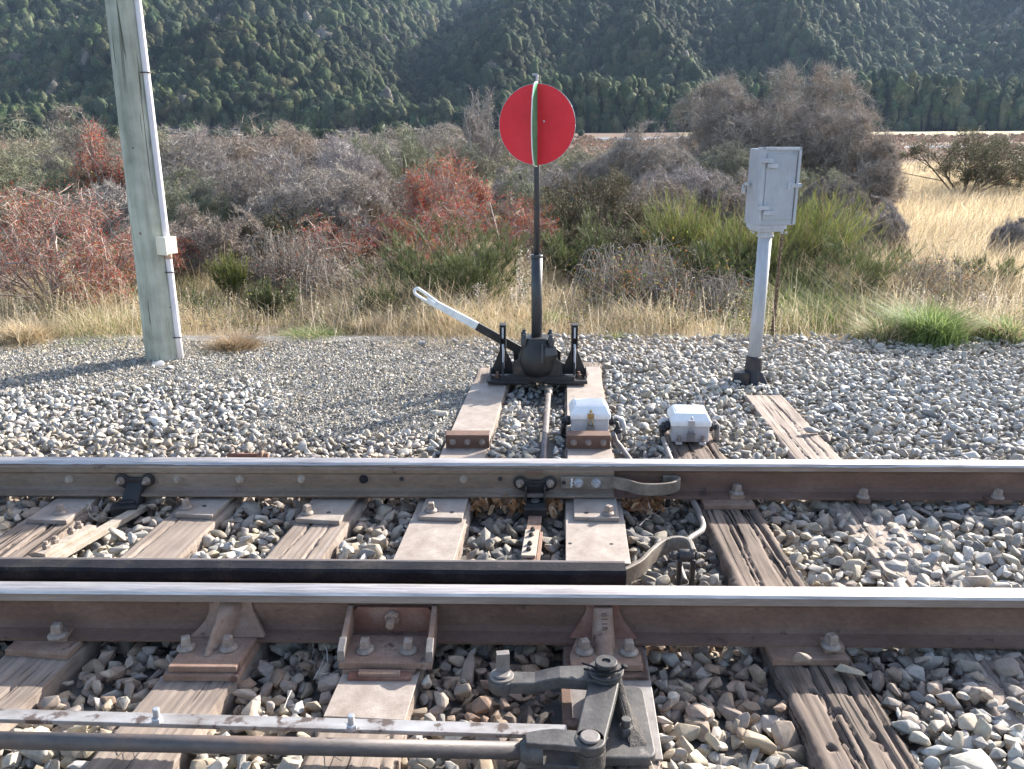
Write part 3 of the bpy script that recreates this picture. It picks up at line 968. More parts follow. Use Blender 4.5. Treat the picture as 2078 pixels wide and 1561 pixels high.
# the fin: thin slanting wedge
fb = t.L(P(418, 1334, .02)); ft = t.L(PY(456, 1216, yw0 - .008))
fin = []
V = []
for i in range(13):
    s_ = i / 12
    top = Vector((ft.x, ft.y, .136)).lerp(Vector((fb.x, fb.y, .045)), s_)
    top.z += .012 * math.sin(math.pi * s_)
    back = Vector((ft.x + .006 - .01 * s_, ywl - .008, top.z))
    half = .004 + .003 * s_
    wb = .024
    V.append([(back.x - wb, back.y, back.z), (top.x - half, top.y, top.z), (top.x + half, top.y, top.z), (back.x + wb + .02, back.y, back.z)])
V2, Fc = loft(V)
t.part('fin', MB().add(V2, Fc, True), 'rust_dust', 0)
for (a, b) in ((379, 1316), (464, 1316)):
    q = t.L(P(a, b, .02))
    t.part('screw_spike', MB().screwspike((q.x, q.y, .043), rz=random.uniform(0, .5), k=1.0), 'bolt', .001)

# welded box bracket --------------------------------------------------------
xl, xr = P(688, 1340, .02).x, P(877, 1342, .02).x
yfront = P(780, 1340, .03).y
xc = (xl + xr) / 2; w = xr - xl
t = Thing('box_bracket', 'box-shaped bracket with two side cheeks and a large hexagon bolt under the near rail', 'bracket', (xc, yfront, ZT), 0)
ywl = yw0 - yfront
t.part('tie_plate', MB().box((-.012, -.012, .011), (.19, .06, .016)), 'rust_red', .002)
t.part('base', MB().box((0, .075, .031), (w, .15, .022)), 'rust_dust', .002)
t.part('back_plate', MB().yprism([(-w/2+.012, .04), (w/2-.012, .04), (w/2-.012, .112), (w/2-.03, .128), (-w/2+.03, .128), (-w/2+.012, .112)], ywl - .016, ywl - .002), 'rust_red', .003)
for s_ in (-1, 1):
    x0 = s_ * (w / 2 - .008)
    pr = [(.012, .042), (ywl - .004, .042), (ywl - .004, .132), (ywl - .014, .134), (.06, .098), (.012, .080)]
    t.part('cheek', MB().xprism(pr, x0 - .008, x0 + .008), 'rust_dust', .002)
    pr = [(.014, .042), (.030, .042), (.030, .08), (.014, .08)]
    t.part('cheek_edge', MB().xprism([(.004, .042), (.012, .042), (.055, .094), (.05, .098), (.004, .078)], x0 - .011, x0 + .011), 'dusty_steel', .002)
q = t.L(PY(797, 1252, yw0 - .016))
t.part('bolt', MB().hexbolt((q.x, ywl - .016, .098), (-.05, -1, -.15), r=.025, h=.020, stud=.030, sr=.0135, washer=.0), 'rust_dust', .0015)
for (a, b) in ((741, 1320), (829, 1321)):
    q = t.L(P(a, b, .02))
    t.part('screw_spike', MB().screwspike((q.x, q.y, .042), rz=random.uniform(-.1, .2), k=1.0), 'bolt', .001)
a_, b_ = t.L(P(702, 1356, .0)), t.L(P(851, 1360, .0))
t.part('stop_bar', MB().box(((a_.x + b_.x) / 2 - .01, a_.y + .008, .013), ((b_ - a_).length, .035, .014)), 'rust_dust', .002)
a_, b_ = t.L(P(726, 1371, .0)), t.L(P(811, 1372, .0))
t.part('weld_block', MB().box(((a_.x + b_.x) / 2, a_.y + .010, .020), ((b_ - a_).length, .022, .020)), 'rust_dust', .003)

# cast brace with raised number ------------------------------------------------
xl, xr = P(1158, 1342, .03).x, P(1306, 1346, .03).x
yfront = P(1230, 1344, .03).y
xc = (xl + xr) / 2; w = xr - xl
t = Thing('rail_brace', 'cast rail brace with a rounded upright rib numbered 8118, just behind the crank', 'rail brace', (xc, yfront, ZT), 0, 'braces on the near rail')
ywl = yw0 - yfront
t.part('tie_plate', MB().box((.0, .08, .011), (w + .03, .21, .016)), 'rust', .002)
t.part('base', MB().prism([(-w/2, 0), (w/2, 0), (w/2, .055), (w/2 - .03, ywl - .02), (-w/2 + .03, ywl - .02), (-w/2, .055)], .020, .042), 'rust_dust', .003)
rows = []
for i in range(11):
    s_ = i / 10
    z = .044 + (.138 - .044) * (1 - s_)
    y = ywl - .004 - .045 * s_ ** 2.6
    hl = .052 + .055 * s_ ** 2.2
    rows.append([(-hl + 2 * hl * j / 12, y, z) for j in range(13)])
V, Fc = loft(rows)
t.part('back_web', MB().add(V, Fc, True).add([(a, b + .012, c_) for a, b, c_ in V], [f[::-1] for f in Fc], True), 'rust_red', 0)
rib = MB()
rows = []
y_t = t.L(PY(1228, 1224, yw0 - .022)).y
for i in range(13):
    s_ = i / 12
    z = .137 * (1 - s_) + .044 * s_
    yo = y_t + (.030 - y_t) * s_ if False else (ywl - .026) * (1 - s_) + .028 * s_
    hw = .030 + .006 * s_
    rr = []
    for j in range(13):
        a = math.pi * j / 12
        x = -hw * math.cos(a)
        bulge = abs(math.sin(a)) ** .45
        rr.append((x, ywl * 1.0 - (ywl - yo) * bulge - .001, z - .004 * (1 - bulge)))
    rows.append(rr)
V, Fc = loft(rows)
cap = [V[j] for j in range(13)]
rib.add(V, Fc, True).add(cap, [tuple(range(13))])
t.part('rib', rib, 'rust_dust', 0)
# raised numerals, read from top to bottom
fc = bpy.data.curves.new('numerals', 'FONT')
fc.body = '8118'
fc.size = .026; fc.extrude = .0010; fc.align_x = 'CENTER'; fc.align_y = 'CENTER'; fc.space_character = 1.15
fo = bpy.data.objects.new('cast_number', fc)
COL.objects.link(fo)
bpy.context.view_layer.update()
dg = bpy.context.evaluated_depsgraph_get()
me = bpy.data.meshes.new_from_object(fo.evaluated_get(dg))
bpy.data.objects.remove(fo)
no = mkobj('cast_number', me, 'rust', t.e)
top_ = Vector((0, ywl - .026, .137)); bot_ = Vector((0, .028, .044))
ax = (bot_ - top_).normalized()           # text x runs down the rib
nz = Vector((0, ax.z, -ax.y)); nz = nz if nz.y < 0 else -nz
ay = nz.cross(ax)
no.matrix_local = Matrix.Translation(top_.lerp(bot_, .27) + nz * .0012) @ Matrix((ax, ay, nz)).transposed().to_4x4()
for (a, b) in ((1186, 1322), (1276, 1324)):
    q = t.L(P(a, b, .02))
    t.part('screw_spike', MB().screwspike((q.x, q.y, .042), rz=random.uniform(.0, .4), k=1.02), 'bolt', .001)

# ------------------------------------------------------------------ the crank
zp = .142
C = P(1230, 1341, zp)
t = Thing('bell_crank', 'dark two-armed bell crank on its bracket, joined to the pull rod', 'crank', (C.x, C.y, -.013), 0)
base = MB()
def rot2(p, a): return (p[0] * math.cos(a) - p[1] * math.sin(a), p[0] * math.sin(a) + p[1] * math.cos(a))
def rrect(cx, cy, w_, h_, r_, a=0, n=5):
    out = []
    for (sx, sy, a0) in ((1, 1, 0), (-1, 1, 90), (-1, -1, 180), (1, -1, 270)):
        for i in range(n + 1):
            an = R(a0 + 90 * i / n)
            q = (sx * (w_ / 2 - r_) + r_ * math.cos(an), sy * (h_ / 2 - r_) + r_ * math.sin(an))
            q = rot2(q, a); out.append((q[0] + cx, q[1] + cy))
    return out
bl = t.L(P(1300, 1485, .03)); tl = t.L(P(1296, 1385, .03))
base.prism(rrect(.032, -.085, .165, .30, .03), 0, .030)
t.part('bracket', base, 'crank_steel', .005)
web = MB()
web.add([(.012, .03, .030), (.062, .01, .030), (.100, -.19, .030), (.045, -.20, .030), (.020, .02, .115), (.040, .01, .115), (.060, -.15, .048), (.050, -.155, .048)],
        [(0, 3, 2, 1), (4, 5, 6, 7), (0, 1, 5, 4), (1, 2, 6, 5), (2, 3, 7, 6), (3, 0, 4, 7)])
t.part('bracket_web', web, 'greased_dirt', .006)
t.part('post', MB().cyl((0, 0, .028), (0, 0, .150), .030, seg=24), 'crank_steel', .001)
t.part('washer', MB().cyl((0, 0, .118), (0, 0, .128), .050, seg=32, bev=.002), 'crank_steel', 0)
# slotted collar on the pin with a bore
zc = .155
col = MB()
rout, rin, h0, h1 = .031, .0125, .128, .155
seg = 32; vs = []; fs = []
for r_, h_ in ((rout, h0), (rout, h1 - .002), (rout - .002, h1), (rin, h1), (rin, h1 - .02), (.0005, h1 - .02)):
    for k in range(seg):
        a = 2 * math.pi * k / seg
        vs.append((r_ * math.cos(a), r_ * math.sin(a), h_))
for i in range(5):
    for k in range(seg):
        k2 = (k + 1) % seg
        fs.append((i * seg + k, i * seg + k2, (i + 1) * seg + k2, (i + 1) * seg + k))
col.add(vs, fs, True)
o = t.part('collar', col, 'crank_steel', 0)
b = o.modifiers.new('edge', 'EDGE_SPLIT'); b.split_angle = R(40)
cp = MB().tube([(-.062, -.012, .136), (-.03, -.028, .139), (0, -.036, .141), (.034, -.026, .142), (.048, -.012, .143)], .0032, seg=8)
cp.tube([(-.066, .008, .141), (-.036, -.012, .144), (-.03, -.022, .143)], .0028, seg=8)
cp.lathe([(.002, -.003), (.010, -.002), (.010, .002), (.002, .003)], (.050, -.010, .145), (.3, .1, 1), 14)
t.part('cotter_pin', cp, 'oiled', 0)

def bar_path(mb, pts, width, th, round_start=True, round_end=True):
    """flat bar through pts (x,y,ztop); width horizontal, thickness th downwards"""
    pts = [Vector(p) for p in pts]
    n = len(pts); rows = []
    for i, p_ in enumerate(pts):
        a = pts[max(0, i - 1)]; b_ = pts[min(n - 1, i + 1)]
        d = (b_ - a); d.z = 0; d.normalize()
        nn = Vector((-d.y, d.x, 0)) * width[i] / 2
        rows.append([p_ + nn, p_ - nn, p_ - nn - Vector((0, 0, th)), p_ + nn - Vector((0, 0, th))])
    V = [q for r_ in rows for q in r_]
    Fc = [(0, 1, 2, 3), tuple((n - 1) * 4 + k for k in (3, 2, 1, 0))]
    for i in range(n - 1):
        for k in range(4):
            k2 = (k + 1) % 4
            Fc.append((i * 4 + k, (i + 1) * 4 + k, (i + 1) * 4 + k2, i * 4 + k2))
    mb.add(V, Fc)

# left arm
zl = .098
E = t.L(P(1018, 1374, zl - .013 + .0))
ex, ey = E.x, E.y
arm = MB()
pth = [(ex, ey, zl), (ex * .86, ey * .88, zl), (ex * .68, ey * .72, zl + .001), (ex * .56, ey * .60, zl + .012), (ex * .44, ey * .45, zl + .020), (ex * .25, ey * .25, zl + .020), (0, 0, zl + .020)]
bar_path(arm, pth, [.058, .056, .054, .055, .058, .066, .078], .036)
arm.cyl((ex, ey, zl - .036), (ex, ey, zl), .038, seg=32)
arm.cyl((0, 0, zl - .016), (0, 0, zl + .0198), .046, seg=32)
t.part('crank_arm', arm, 'crank_steel', .004)
t.part('pin', MB().cyl((ex, ey, zl), (ex, ey, zl + .007), .034, seg=28, bev=.001).cyl((ex, ey, zl + .007), (ex, ey, zl + .014), .024, seg=24, bev=.003).box((ex + .003, ey + .018, zl + .038), (.036, .022, .058), rz=.15), 'dusty_steel', .003)
# near arm
N = t.L(P(1197, 1500, zl - .013))
nx, ny = N.x, N.y
arm = MB()
pth = [(0, 0, zl + .010), (nx * .2, ny * .2, zl + .010), (nx * .5, ny * .5, zl + .006), (nx * .85, ny * .85, zl + .002), (nx, ny, zl + .002)]
bar_path(arm, pth, [.08, .082, .080, .076, .076], .026)
arm.cyl((nx, ny, zl - .024), (nx, ny, zl + .002), .040, seg=32)
t.part('crank_arm', arm, 'crank_steel', .004)
t.part('pin', MB().cyl((nx, ny, zl + .002), (nx, ny, zl + .011), .026, seg=28, bev=.003), 'dusty_steel', .001)
t.part('hub', MB().cyl((nx, ny, .02), (nx, ny, zl - .024), .041, seg=28, bev=.003), 'greased_dirt', .002)
# stud and nut on the bracket
q = t.L(P(1270, 1470, .05))
t.part('bolt', MB().hexbolt((q.x, q.y, .030), (0, 0, 1), r=.021, h=.026, stud=.022, sr=.013, washer=.024), 'crank_steel', .001)
q = t.L(P(1163, 1455, .06))
st = MB().cyl((q.x, q.y, .0), (q.x, q.y - .0, .058), .020, seg=20, bev=.003)
st.box((q.x - .012, q.y + .13, .03), (.028, .22, .014))
t.part('stop_pin', st, 'rust', .002)

# pull rod with clevis ---------------------------------------------------------
zr = .045
Cc = P(1197, 1500, zl - .013)
r0 = P(-260, 1497, zr); r1 = P(1078, 1524, zr)
t = Thing('pull_rod', 'thick brown pull rod with a forked end, lowest across the foreground', 'rod', (r1.x, r1.y, zr), 0)
t.part('rod', MB().cyl(t.L(r0), t.L(r1), .0220, seg=28), 'pipe', 0)
mbc = MB()
a = t.L(r1); c2 = t.L((Cc.x, Cc.y, zr))
for s_ in (1, -1):
    z0_ = .020 if s_ > 0 else -.040
    yy = (0 if s_ > 0 else 0)
    path = [Vector((-.015, 0, z0_ + .02)), Vector((.03, .004, z0_ + .02)), Vector((.06, .006, z0_ + .02)), Vector((c2.x - .02, c2.y, z0_ + .02)), Vector((c2.x, c2.y, z0_ + .02))]
    bar_path(mbc, path, [.04, .058, .062, .062, .062], .018)
    mbc.cyl((c2.x, c2.y, z0_ + .002), (c2.x, c2.y, z0_ + .02), .036, seg=28)
mbc.lathe([(.0225, 0), (.032, .012), (.036, .04), (.034, .06)], (-.03, 0, 0), (1, 0, 0), 24)
t.part('clevis', mbc, 'crank_steel', .003)

# flat bar with two bolts --------------------------------------------------------
zb = .055
b0 = P(-300, 1440, zb); b1 = P(1150, 1482, zb)
t = Thing('flat_bar', 'long bright worn flat bar with two upright bolts, lying in front of the near rail', 'steel bar', (b1.x, b1.y, 0), 0)
a = t.L(b0); ang = math.atan2(-a.y, -a.x)
t.part('bar', MB().box((a.x / 2, a.y / 2, zb - .006), (a.length, .044, .013), rz=ang), 'bright_bar', .0015)
for (px, py, hh) in ((320, 1467, 1), (714, 1481, 1)):
    q = t.L(P(px, py, zb))
    t.part('bolt', MB().hexbolt((q.x, q.y, zb + .001), (0, 0, 1), r=.0145, h=.018, stud=.026, sr=.009), 'galv', .001)
# ------------------------------------------------------------------ angle brackets on the sheets
for (xa, xb, y0_, y1_, T, lab) in ((905, 993, 883, 905, T4, 'angle iron with three bolts across the left plated timber behind the far rail'),
                                   (1150, 1238, 884, 906, T5, 'angle iron with three bolts below the left white box')):
    a, b = P(xa, y1_, .0), P(xb, y1_, .0)
    c = (a + b) / 2
    w = (b - a).length
    t = Thing('angle_iron', lab, 'angle iron', (c.x, c.y, -.012), 0, 'angle irons behind the far rail')
    t.part('angle', MB().box((0, 0, .036), (w, .010, .072)).box((0, .035, .067), (w, .07, .010)), 'rust', .0015)
    for k in (-1, 0, 1):
        t.part('bolt', MB().hexbolt((k * w * .34, -.005, .034), (0, -1, 0), r=.0155, h=.012, stud=.010, sr=.009, washer=.018), 'bolt', .001)

# ------------------------------------------------------------------ white detector boxes
def white_box(px0, px1, base_y, Yb, z0, label, k, gas, rz, worn_shaded):
    a = PY(px0, base_y, Yb); b = PY(px1, base_y, Yb)
    w = b.x - a.x
    t = Thing('detector_box', label, 'junction box', ((a.x + b.x) / 2, Yb, z0), rz, 'white boxes behind the far rail')
    D, Hh = .185, .092
    bd = MB()
    bd.prism([(-w/2 + .008, 0), (w/2 - .008, 0), (w/2 - .008, D), (-w/2 + .008, D)], .004, Hh)
    t.part('body', bd, worn_shaded, .006)  # body darker than the lid: shade put into its colour
    lid = MB()
    lw = w / 2
    V = []
    rows = [(lw, -.012, D + .012, Hh), (lw, -.012, D + .012, Hh + .026), (lw - .004, -.008, D + .008, Hh + .034), (lw - .020, .024, D - .012, Hh + .062), (lw - .034, .044, D - .032, Hh + .067)]
    for (hw, ya, yb, z) in rows:
        V += [(-hw, ya, z), (hw, ya, z), (hw, yb, z), (-hw, yb, z)]
    Fc = [(0, 3, 2, 1), (16, 17, 18, 19)]
    for i in range(4):
        for k2 in range(4):
            k3_ = (k2 + 1) % 4
            Fc.append((i * 4 + k2, i * 4 + k3_, (i + 1) * 4 + k3_, (i + 1) * 4 + k2))
    lid.add(V, Fc)
    t.part('lid', lid, 'white_paint', .007)
    # hasp and padlock
    t.part('hasp', MB().box((0, -.016, Hh + .022), (.034, .012, .030)).cyl((0, -.02, Hh + .044), (0, -.02, Hh + .060), .010, r1=.004, seg=10), gas, .002)
    pk = MB().box((0, -.022, .030 + .012), (.040, .018, .044))
    lk = t.part('padlock', pk, 'grey_conduit', .004)
    t.part('shackle', MB().tube([(-.011, -.022, .062), (-.011, -.022, .082), (-.006, -.022, .092), (.006, -.022, .092), (.011, -.022, .082), (.011, -.022, .062)], .0042, seg=8), gas, 0, parent=lk)
    return t, w, D, Hh

Yb = P(1197, 884, 0).y
tb, w, D, Hh = white_box(1157, 1238, 880, Yb + .015, -.006, 'left white junction box with front greyed for shade and brass hasp, on the plated timber', 0, 'brass', 0, 'white_worn_shaded')
for s_, m_ in ((1, 'white_worn_shaded'), (-1, 'galv')):
    g = MB()
    g.lathe([(.020, 0), (.026, .006), (.026, .022), (.018, .026), (.018, .05)], (s_ * (w / 2 - .004), .06, .065), (s_, 0, 0), 16)
    t_ = tb.part('gland', g, 'black_plastic', .001)
x0 = w / 2 + .045
tb.part('cable_elbow', MB().tube([(x0 - .035, .07, .055), (x0 - .008, .075, .07), (x0 + .018, .08, .062), (x0 + .028, .08, .03), (x0 + .028, .08, -.02)], .021, seg=14), 'white_worn_shaded', 0)
tb.part('cable', MB().tube([(x0 - .03, .04, .066), (x0 - .006, .035, .058), (x0, .03, .03), (x0, .02, -.045), (x0 + .006, .0, -.06)], .0125, seg=12).lathe([(.02, 0), (.026, .01), (.02, .03)], (x0, .033, .03), (0, 0, -1), 12).lathe([(.018, 0), (.022, .02), (.014, .03)], (x0, .02, -.02), (0, 0, -1), 12), 'black_plastic', 0)
x0 = -w / 2 - .026
tb.part('cable', MB().tube([(x0 + .03, .06, .060), (x0, .06, .055), (x0 - .008, .06, .03), (x0 - .008, .06, -.03)], .014, seg=12), 'black_plastic', 0)
for dx in (-.045, .055):
    tb.part('bolt', MB().hexbolt((dx, -.004, .006), (0, 0, 1), r=.012, h=.012, stud=.008, sr=.007), 'bolt', .001)

Yb = P(1402, 899, 0).y
tb, w, D, Hh = white_box(1360, 1441, 893, Yb + .03, -.012, 'right white junction box with body greyed for shade, on the dark split sleeper', 0, 'galv', -.045, 'white_worn_shaded')
for s_ in (1, -1):
    tb.part('gland', MB().lathe([(.020, 0), (.027, .006), (.027, .022), (.018, .026), (.018, .045)], (s_ * (w / 2 - .004), .07, .070), (s_, 0, 0), 16), 'black_plastic', .001)
x0 = -w / 2 - .03
tb.part('cable', MB().tube([(x0 + .03, .06, .075), (x0, .055, .075), (x0 - .008, .05, .05), (x0 - .008, .04, -.02), (x0, .02, -.05), (x0 + .01, -.01, -.06)], .0125, seg=12).lathe([(.018, 0), (.023, .02), (.014, .03)], (x0 - .006, .04, -.01), (0, 0, -1), 12).lathe([(.025, 0), (.027, .015), (.02, .03)], (x0 - .002, .055, .072), (0, 0, -1), 12), 'black_plastic', 0)
tb.part('cable_elbow', MB().tube([(x0 + .025, .085, .088), (x0 + .003, .085, .098), (x0 - .012, .085, .085), (x0 - .014, .085, .06)], .017, seg=12), 'white_worn_shaded', 0)
x0 = w / 2 + .032
tb.part('cable_elbow', MB().tube([(x0 - .03, .085, .075), (x0, .085, .085), (x0 + .012, .085, .07), (x0 + .014, .085, .02), (x0 + .014, .085, -.03)], .017, seg=12), 'grey_conduit', 0)
for dx in (-.060, .062):
    tb.part('mounting_foot', MB().box((dx, -.012, .006), (.034, .034, .014)), 'white_worn_shaded', .003)
    tb.part('bolt', MB().hexbolt((dx, -.014, .013), (0, 0, 1), r=.0145, h=.013, stud=.018, sr=.009), 'bolt', .001)

# ------------------------------------------------------------------ throw rod from the stand
a, b = P(1113, 795, -.02), P(1101, 955, -.03)
t = Thing('throw_rod', 'round grey rod joining the lever stand to the track under the far rail', 'rod', (b.x, b.y, b.z), 0)
t.part('rod', MB().cyl(t.L(a), t.L(b - (a - b) * .3), .0175, seg=18), 'dark_rod', 0)
SEGS.append((a, b, .03, -.03))
d = (b - a).normalized()
q = t.L(a)
cl = MB().lathe([(.018, 0), (.026, .01), (.026, .06), (.018, .075)], q, d, 18)
cl.box((q.x - .0, q.y + .03, q.z), (.05, .08, .04), rz=.05)
t.part('coupling', cl, 'crank_steel', .002)

# ------------------------------------------------------------------ the points lever stand
YS = P(1090, 779, 0).y + .17
Cx = PY(1090, 740, YS).x
t = Thing('points_lever_stand', 'black points lever stand with round red target on a mast and white-tipped lever', 'points lever', (Cx, YS, 0), 0)
SC = 318.0
bl = PY(990, 778, YS - .17).x - Cx
br = PY(1192, 778, YS - .17).x - Cx
fr = MB()
for (xa, xb) in ((bl, bl + .27), (br - .27, br)):
    fr.box(((xa + xb) / 2, 0, .010), (xb - xa, .36, .022))
fr.box(((bl + br) / 2, -.155, .028), (br - bl - .16, .03, .04))
fr.box(((bl + br) / 2, .155, .028), (br - bl - .16, .03, .04))
t.part('base_plate', fr, 'black_iron', .004)
cs = MB()
# saddle with sloping shoulders
for y_ in (-.155, .145):
    cs.yprism([(bl + .06, .022), (br - .07, .022), (br - .16, .06), (.16, .13), (.10, .175), (-.10, .175), (-.16, .13), (bl + .16, .06)], y_, y_ + .022)
cs.box((0, 0, .10), (.24, .28, .12))
t.part('saddle', cs, 'black_iron', .004)
hs = MB()
rows = []
for (z, r_, ph) in ((.030, .040, 0), (.040, .078, 0), (.062, .102, 0), (.09, .116, 0), (.12, .123, 0), (.15, .124, 0), (.18, .119, 0), (.21, .109, 0), (.238, .097, 0), (.262, .088, 0), (.283, .082, 0), (.293, .076, 0)):
    ring = []
    for k in range(36):
        a = 2 * math.pi * k / 36
        sq = 1.0 + .14 * max(0, (z - .12) / .17) * abs(math.sin(2 * a)) ** 1.5
        bulge = 1 + .05 * math.sin(3 * a + 1) + (.14 if z > .15 and z < .25 and -.6 < (a - 5.6) < .5 else 0)
        ring.append((r_ * sq * bulge * math.cos(a), -.10 + r_ * sq * bulge * math.sin(a) * .95, z))
    rows.append(ring + [ring[0]])
V, Fc = loft(rows)
hs.add(V, Fc, True).add(rows[-1][:-1], [tuple(range(36))])
t.part('gear_housing', hs, 'black_iron', 0)
for (x_, y_) in ((-.085, -.16), (.085, -.165), (-.085, -.02), (.085, -.02)):
    lg = MB()
    lg.lathe([(.018, 0), (.020, .02), (.020, .05), (.016, .06)], (x_, y_, .245), (0, 0, 1), 12)
    lg.lathe([(.012, 0), (.012, .018)], (x_, y_, .303), (0, 0, 1), 6, False)
    t.part('housing_lug', lg, 'mast_paint', .002)
t.part('housing_fin', MB().box((.03, -.205, .21), (.014, .03, .12), rx=-.1), 'mast_paint', .004)
t.part('housing_boss', MB().box((.075, -.178, .21), (.09, .05, .06), rz=.5, rx=-.3), 'mast_paint', .010)
# mast
Ym = -.085
def zat(py, px=1090): return PY(px, py, YS + Ym).z
def xat(px, py): return PY(px, py, YS + Ym).x - Cx
zt1, zt2, zt3 = zat(518), zat(335), zat(152)
x1, x2, x3 = xat(1089, 700), xat(1089.5, 518), xat(1090, 165)
t.part('mast_sleeve', MB().cyl((x1, Ym, .28), (x2, Ym, zt1), .0345, seg=28).cyl((x2, Ym, zt1 - .014), (x2, Ym, zt1 + .003), .0365, seg=28), 'mast_paint', 0)
t.part('mast', MB().cyl((x2, Ym, zt1 - .01), (x3, Ym, zat(172)), .0180, seg=24), 'mast_paint', 0)
t.part('mast_tip', MB().cyl((x3 - .002, Ym, zat(172)), (x3, Ym, zt3), .0075, seg=12).box((x3 - .014, Ym, zt3 + .002), (.03, .014, .012)), 'grey_post', .001)
# targets
zc = (zat(170) + zat(335)) / 2
rd = (zat(170) - zat(335)) / 2
rzt = -R(13)
def disc(r_, th, seg=72):
    return MB().cyl((0, -th / 2, 0), (0, th / 2, 0), r_, seg=seg, smooth=False, bev=.0008)
d1 = t.part('red_target', disc(rd, .0035), 'signal_red', 0, label='round red sheet metal disc')
d1.location = (x3, Ym - .019, zc); d1.rotation_euler = (0, 0, rzt)
rim = MB().tube([(rd * math.cos(2 * math.pi * k / 72), -.0025, rd * math.sin(2 * math.pi * k / 72)) for k in range(73)], .0016, seg=6)
rm = mkobj('target_rim', rim.mesh('target_rim'), 'galv', d1)
gm = MB()
hw = rd * 1.06
arc_ = [(-.012, -rd * .995)]
for k in range(0, 25):
    a = -math.pi / 2 + math.pi * k / 24
    arc_.append((-.012 - .128 * math.cos(a) ** .55 if abs(math.cos(a)) > 1e-6 else -.012, math.sin(a) * rd * 1.03))
arc_.append((-.012, rd * 1.0))
gm.xprism([(a, b) for a, b in arc_], -.0018, .0018)
d2 = t.part('green_target', gm, 'signal_green', 0, label='narrow green plate seen edge-on in front of the red disc')
d2.location = (x3 + .004, Ym - .015, zc); d2.rotation_euler = (0, 0, rzt + R(-2))
edge = MB().tube([(0, a - .001, b) for a, b in arc_[1:-1]], .0034, seg=6)
mkobj('target_rim', edge.mesh('target_rim'), 'white_paint', d2)
sf = MB().box((-.016, -.024, 0), (.006, .006, rd * 2.0))
for z in (-.14, .16):
    sf.lathe([(.010, 0), (.010, .004)], (-.018, -.024, z), (0, -1, 0), 10)
o = mkobj('stiffener', sf.mesh('stiffener'), 'white_paint', d1, .001)
mkobj('rivet', MB().lathe([(.006, 0), (.004, .004)], (.043, -.002, .02), (0, -1, 0), 8).mesh('rivet'), 'lever_white', d1)

# keepers
for px, top in ((1021, 657), (1165, 657)):
    Yk = -.05
    xk = PY(px, 720, YS + Yk).x - Cx
    zt_ = PY(px, top, YS + Yk).z
    k = MB()
    k.box((xk, Yk + .012, (.03 + zt_) / 2), (.040, .012, zt_ - .03))
    k.box((xk - .017, Yk - .012, (.12 + zt_) / 2 + .0), (.007, .06, zt_ - .12))
    k.box((xk + .017, Yk - .012, (.12 + zt_) / 2 + .0), (.007, .06, zt_ - .12))
    k.box((xk, Yk - .015, zt_ - .004), (.044, .07, .009))
    k.yprism([(xk - .085, .03), (xk + .085, .03), (xk + .075, .06), (xk + .022, .19), (xk - .022, .19), (xk - .075, .06)], Yk + .0, Yk + .012)
    k.xprism([(Yk - .10, .03), (Yk + .02, .03), (Yk + .02, .19), (Yk - .02, .19), (Yk - .09, .05)], xk - .006, xk + .006)
    for s_ in (-1, 1):
        k.xprism([(Yk - .09, .03), (Yk + .02, .03), (Yk + .02, .08), (Yk - .08, .045)], xk + s_ * .078 - .004, xk + s_ * .078 + .004)
    t.part('lever_rest', k, 'black_iron', .0025)
    t.part('latch_rod', MB().tube([(xk + .002, Yk - .045, .08), (xk + .002, Yk - .052, zt_ - .16), (xk, Yk - .040, zt_ - .125)], .0075, seg=10).box((xk, Yk - .047, zt_ - .05), (.012, .006, .07)), 'grey_post', .001)
for (px, py) in ((1010, 762), (1174, 762), (1187, 756)):
    q = t.L(P(px, py + 4, .022))
    t.part('bolt', MB().hexbolt((q.x, max(-.165, min(q.y, .15)), .021), (0, 0, 1), r=.019, h=.022, stud=.016, sr=.010, washer=.026), 'rust', .001)
# lever
Yl = .02
def lp(px, py): 
    q = PY(px, py, YS + Yl); return Vector((q.x - Cx, Yl, q.z))
l0, l1, l2, l3 = lp(1075, 722), lp(968, 662), lp(878, 612), lp(838, 588)
dirv = (l3 - l0).normalized(); up = Vector((-dirv.z, 0, dirv.x)) * -1
if up.z < 0: up = -up
def lbar(mb, a, b, wa, wb, th):
    V = []
    for p_, w_ in ((a, wa), (b, wb)):
        for s_, yy in ((1, -th), (1, th), (-1, th), (-1, -th)):
            V.append(p_ + up * s_ * w_ / 2 + Vector((0, yy / 2, 0)))
    mb.add(V, [(0, 1, 2, 3), (4, 7, 6, 5), (0, 4, 5, 1), (1, 5, 6, 2), (2, 6, 7, 3), (3, 7, 4, 0)])
lb = MB(); lbar(lb, l0, l1, .058, .052, .022)
lb.cyl(l0 + Vector((.0, .03, 0)), l0 + Vector((0, -.04, 0)), .04, seg=20)
lv = t.part('lever', lb, 'black_iron', .002, label='black lower half of the lever')
lw = MB(); lbar(lw, l1 - dirv * 0, lp(884, 617), .050, .044, .020)
t.part('lever_handle', lw, 'lever_white', .003, label='white painted upper half of the lever ending in a loop')
ct = lp(884, 617); tip = lp(838, 586)
ax_ = (tip - ct).normalized()
pts = []
Ltot = (tip - ct).length
for k in range(0, 41):
    a = k / 40
    if a < .38:
        s_ = a / .38
        pts.append(ct - ax_ * .035 + ax_ * (Ltot - .0) * s_ + up * (.013 + .008 * math.sin(s_ * math.pi * .5)))
    elif a < .62:
        an = math.pi / 2 - math.pi * (a - .38) / .24
        pts.append(ct - ax_ * .035 + ax_ * Ltot + ax_ * .021 * math.cos(an) + up * .021 * math.sin(an))
    else:
        s_ = 1 - (a - .62) / .38
        pts.append(ct - ax_ * .035 + ax_ * Ltot * s_ - up * (.013 + .008 * math.sin(s_ * math.pi * .5)))
t.part('lever_loop', MB().tube(pts, .0095, seg=12), 'lever_white', 0)
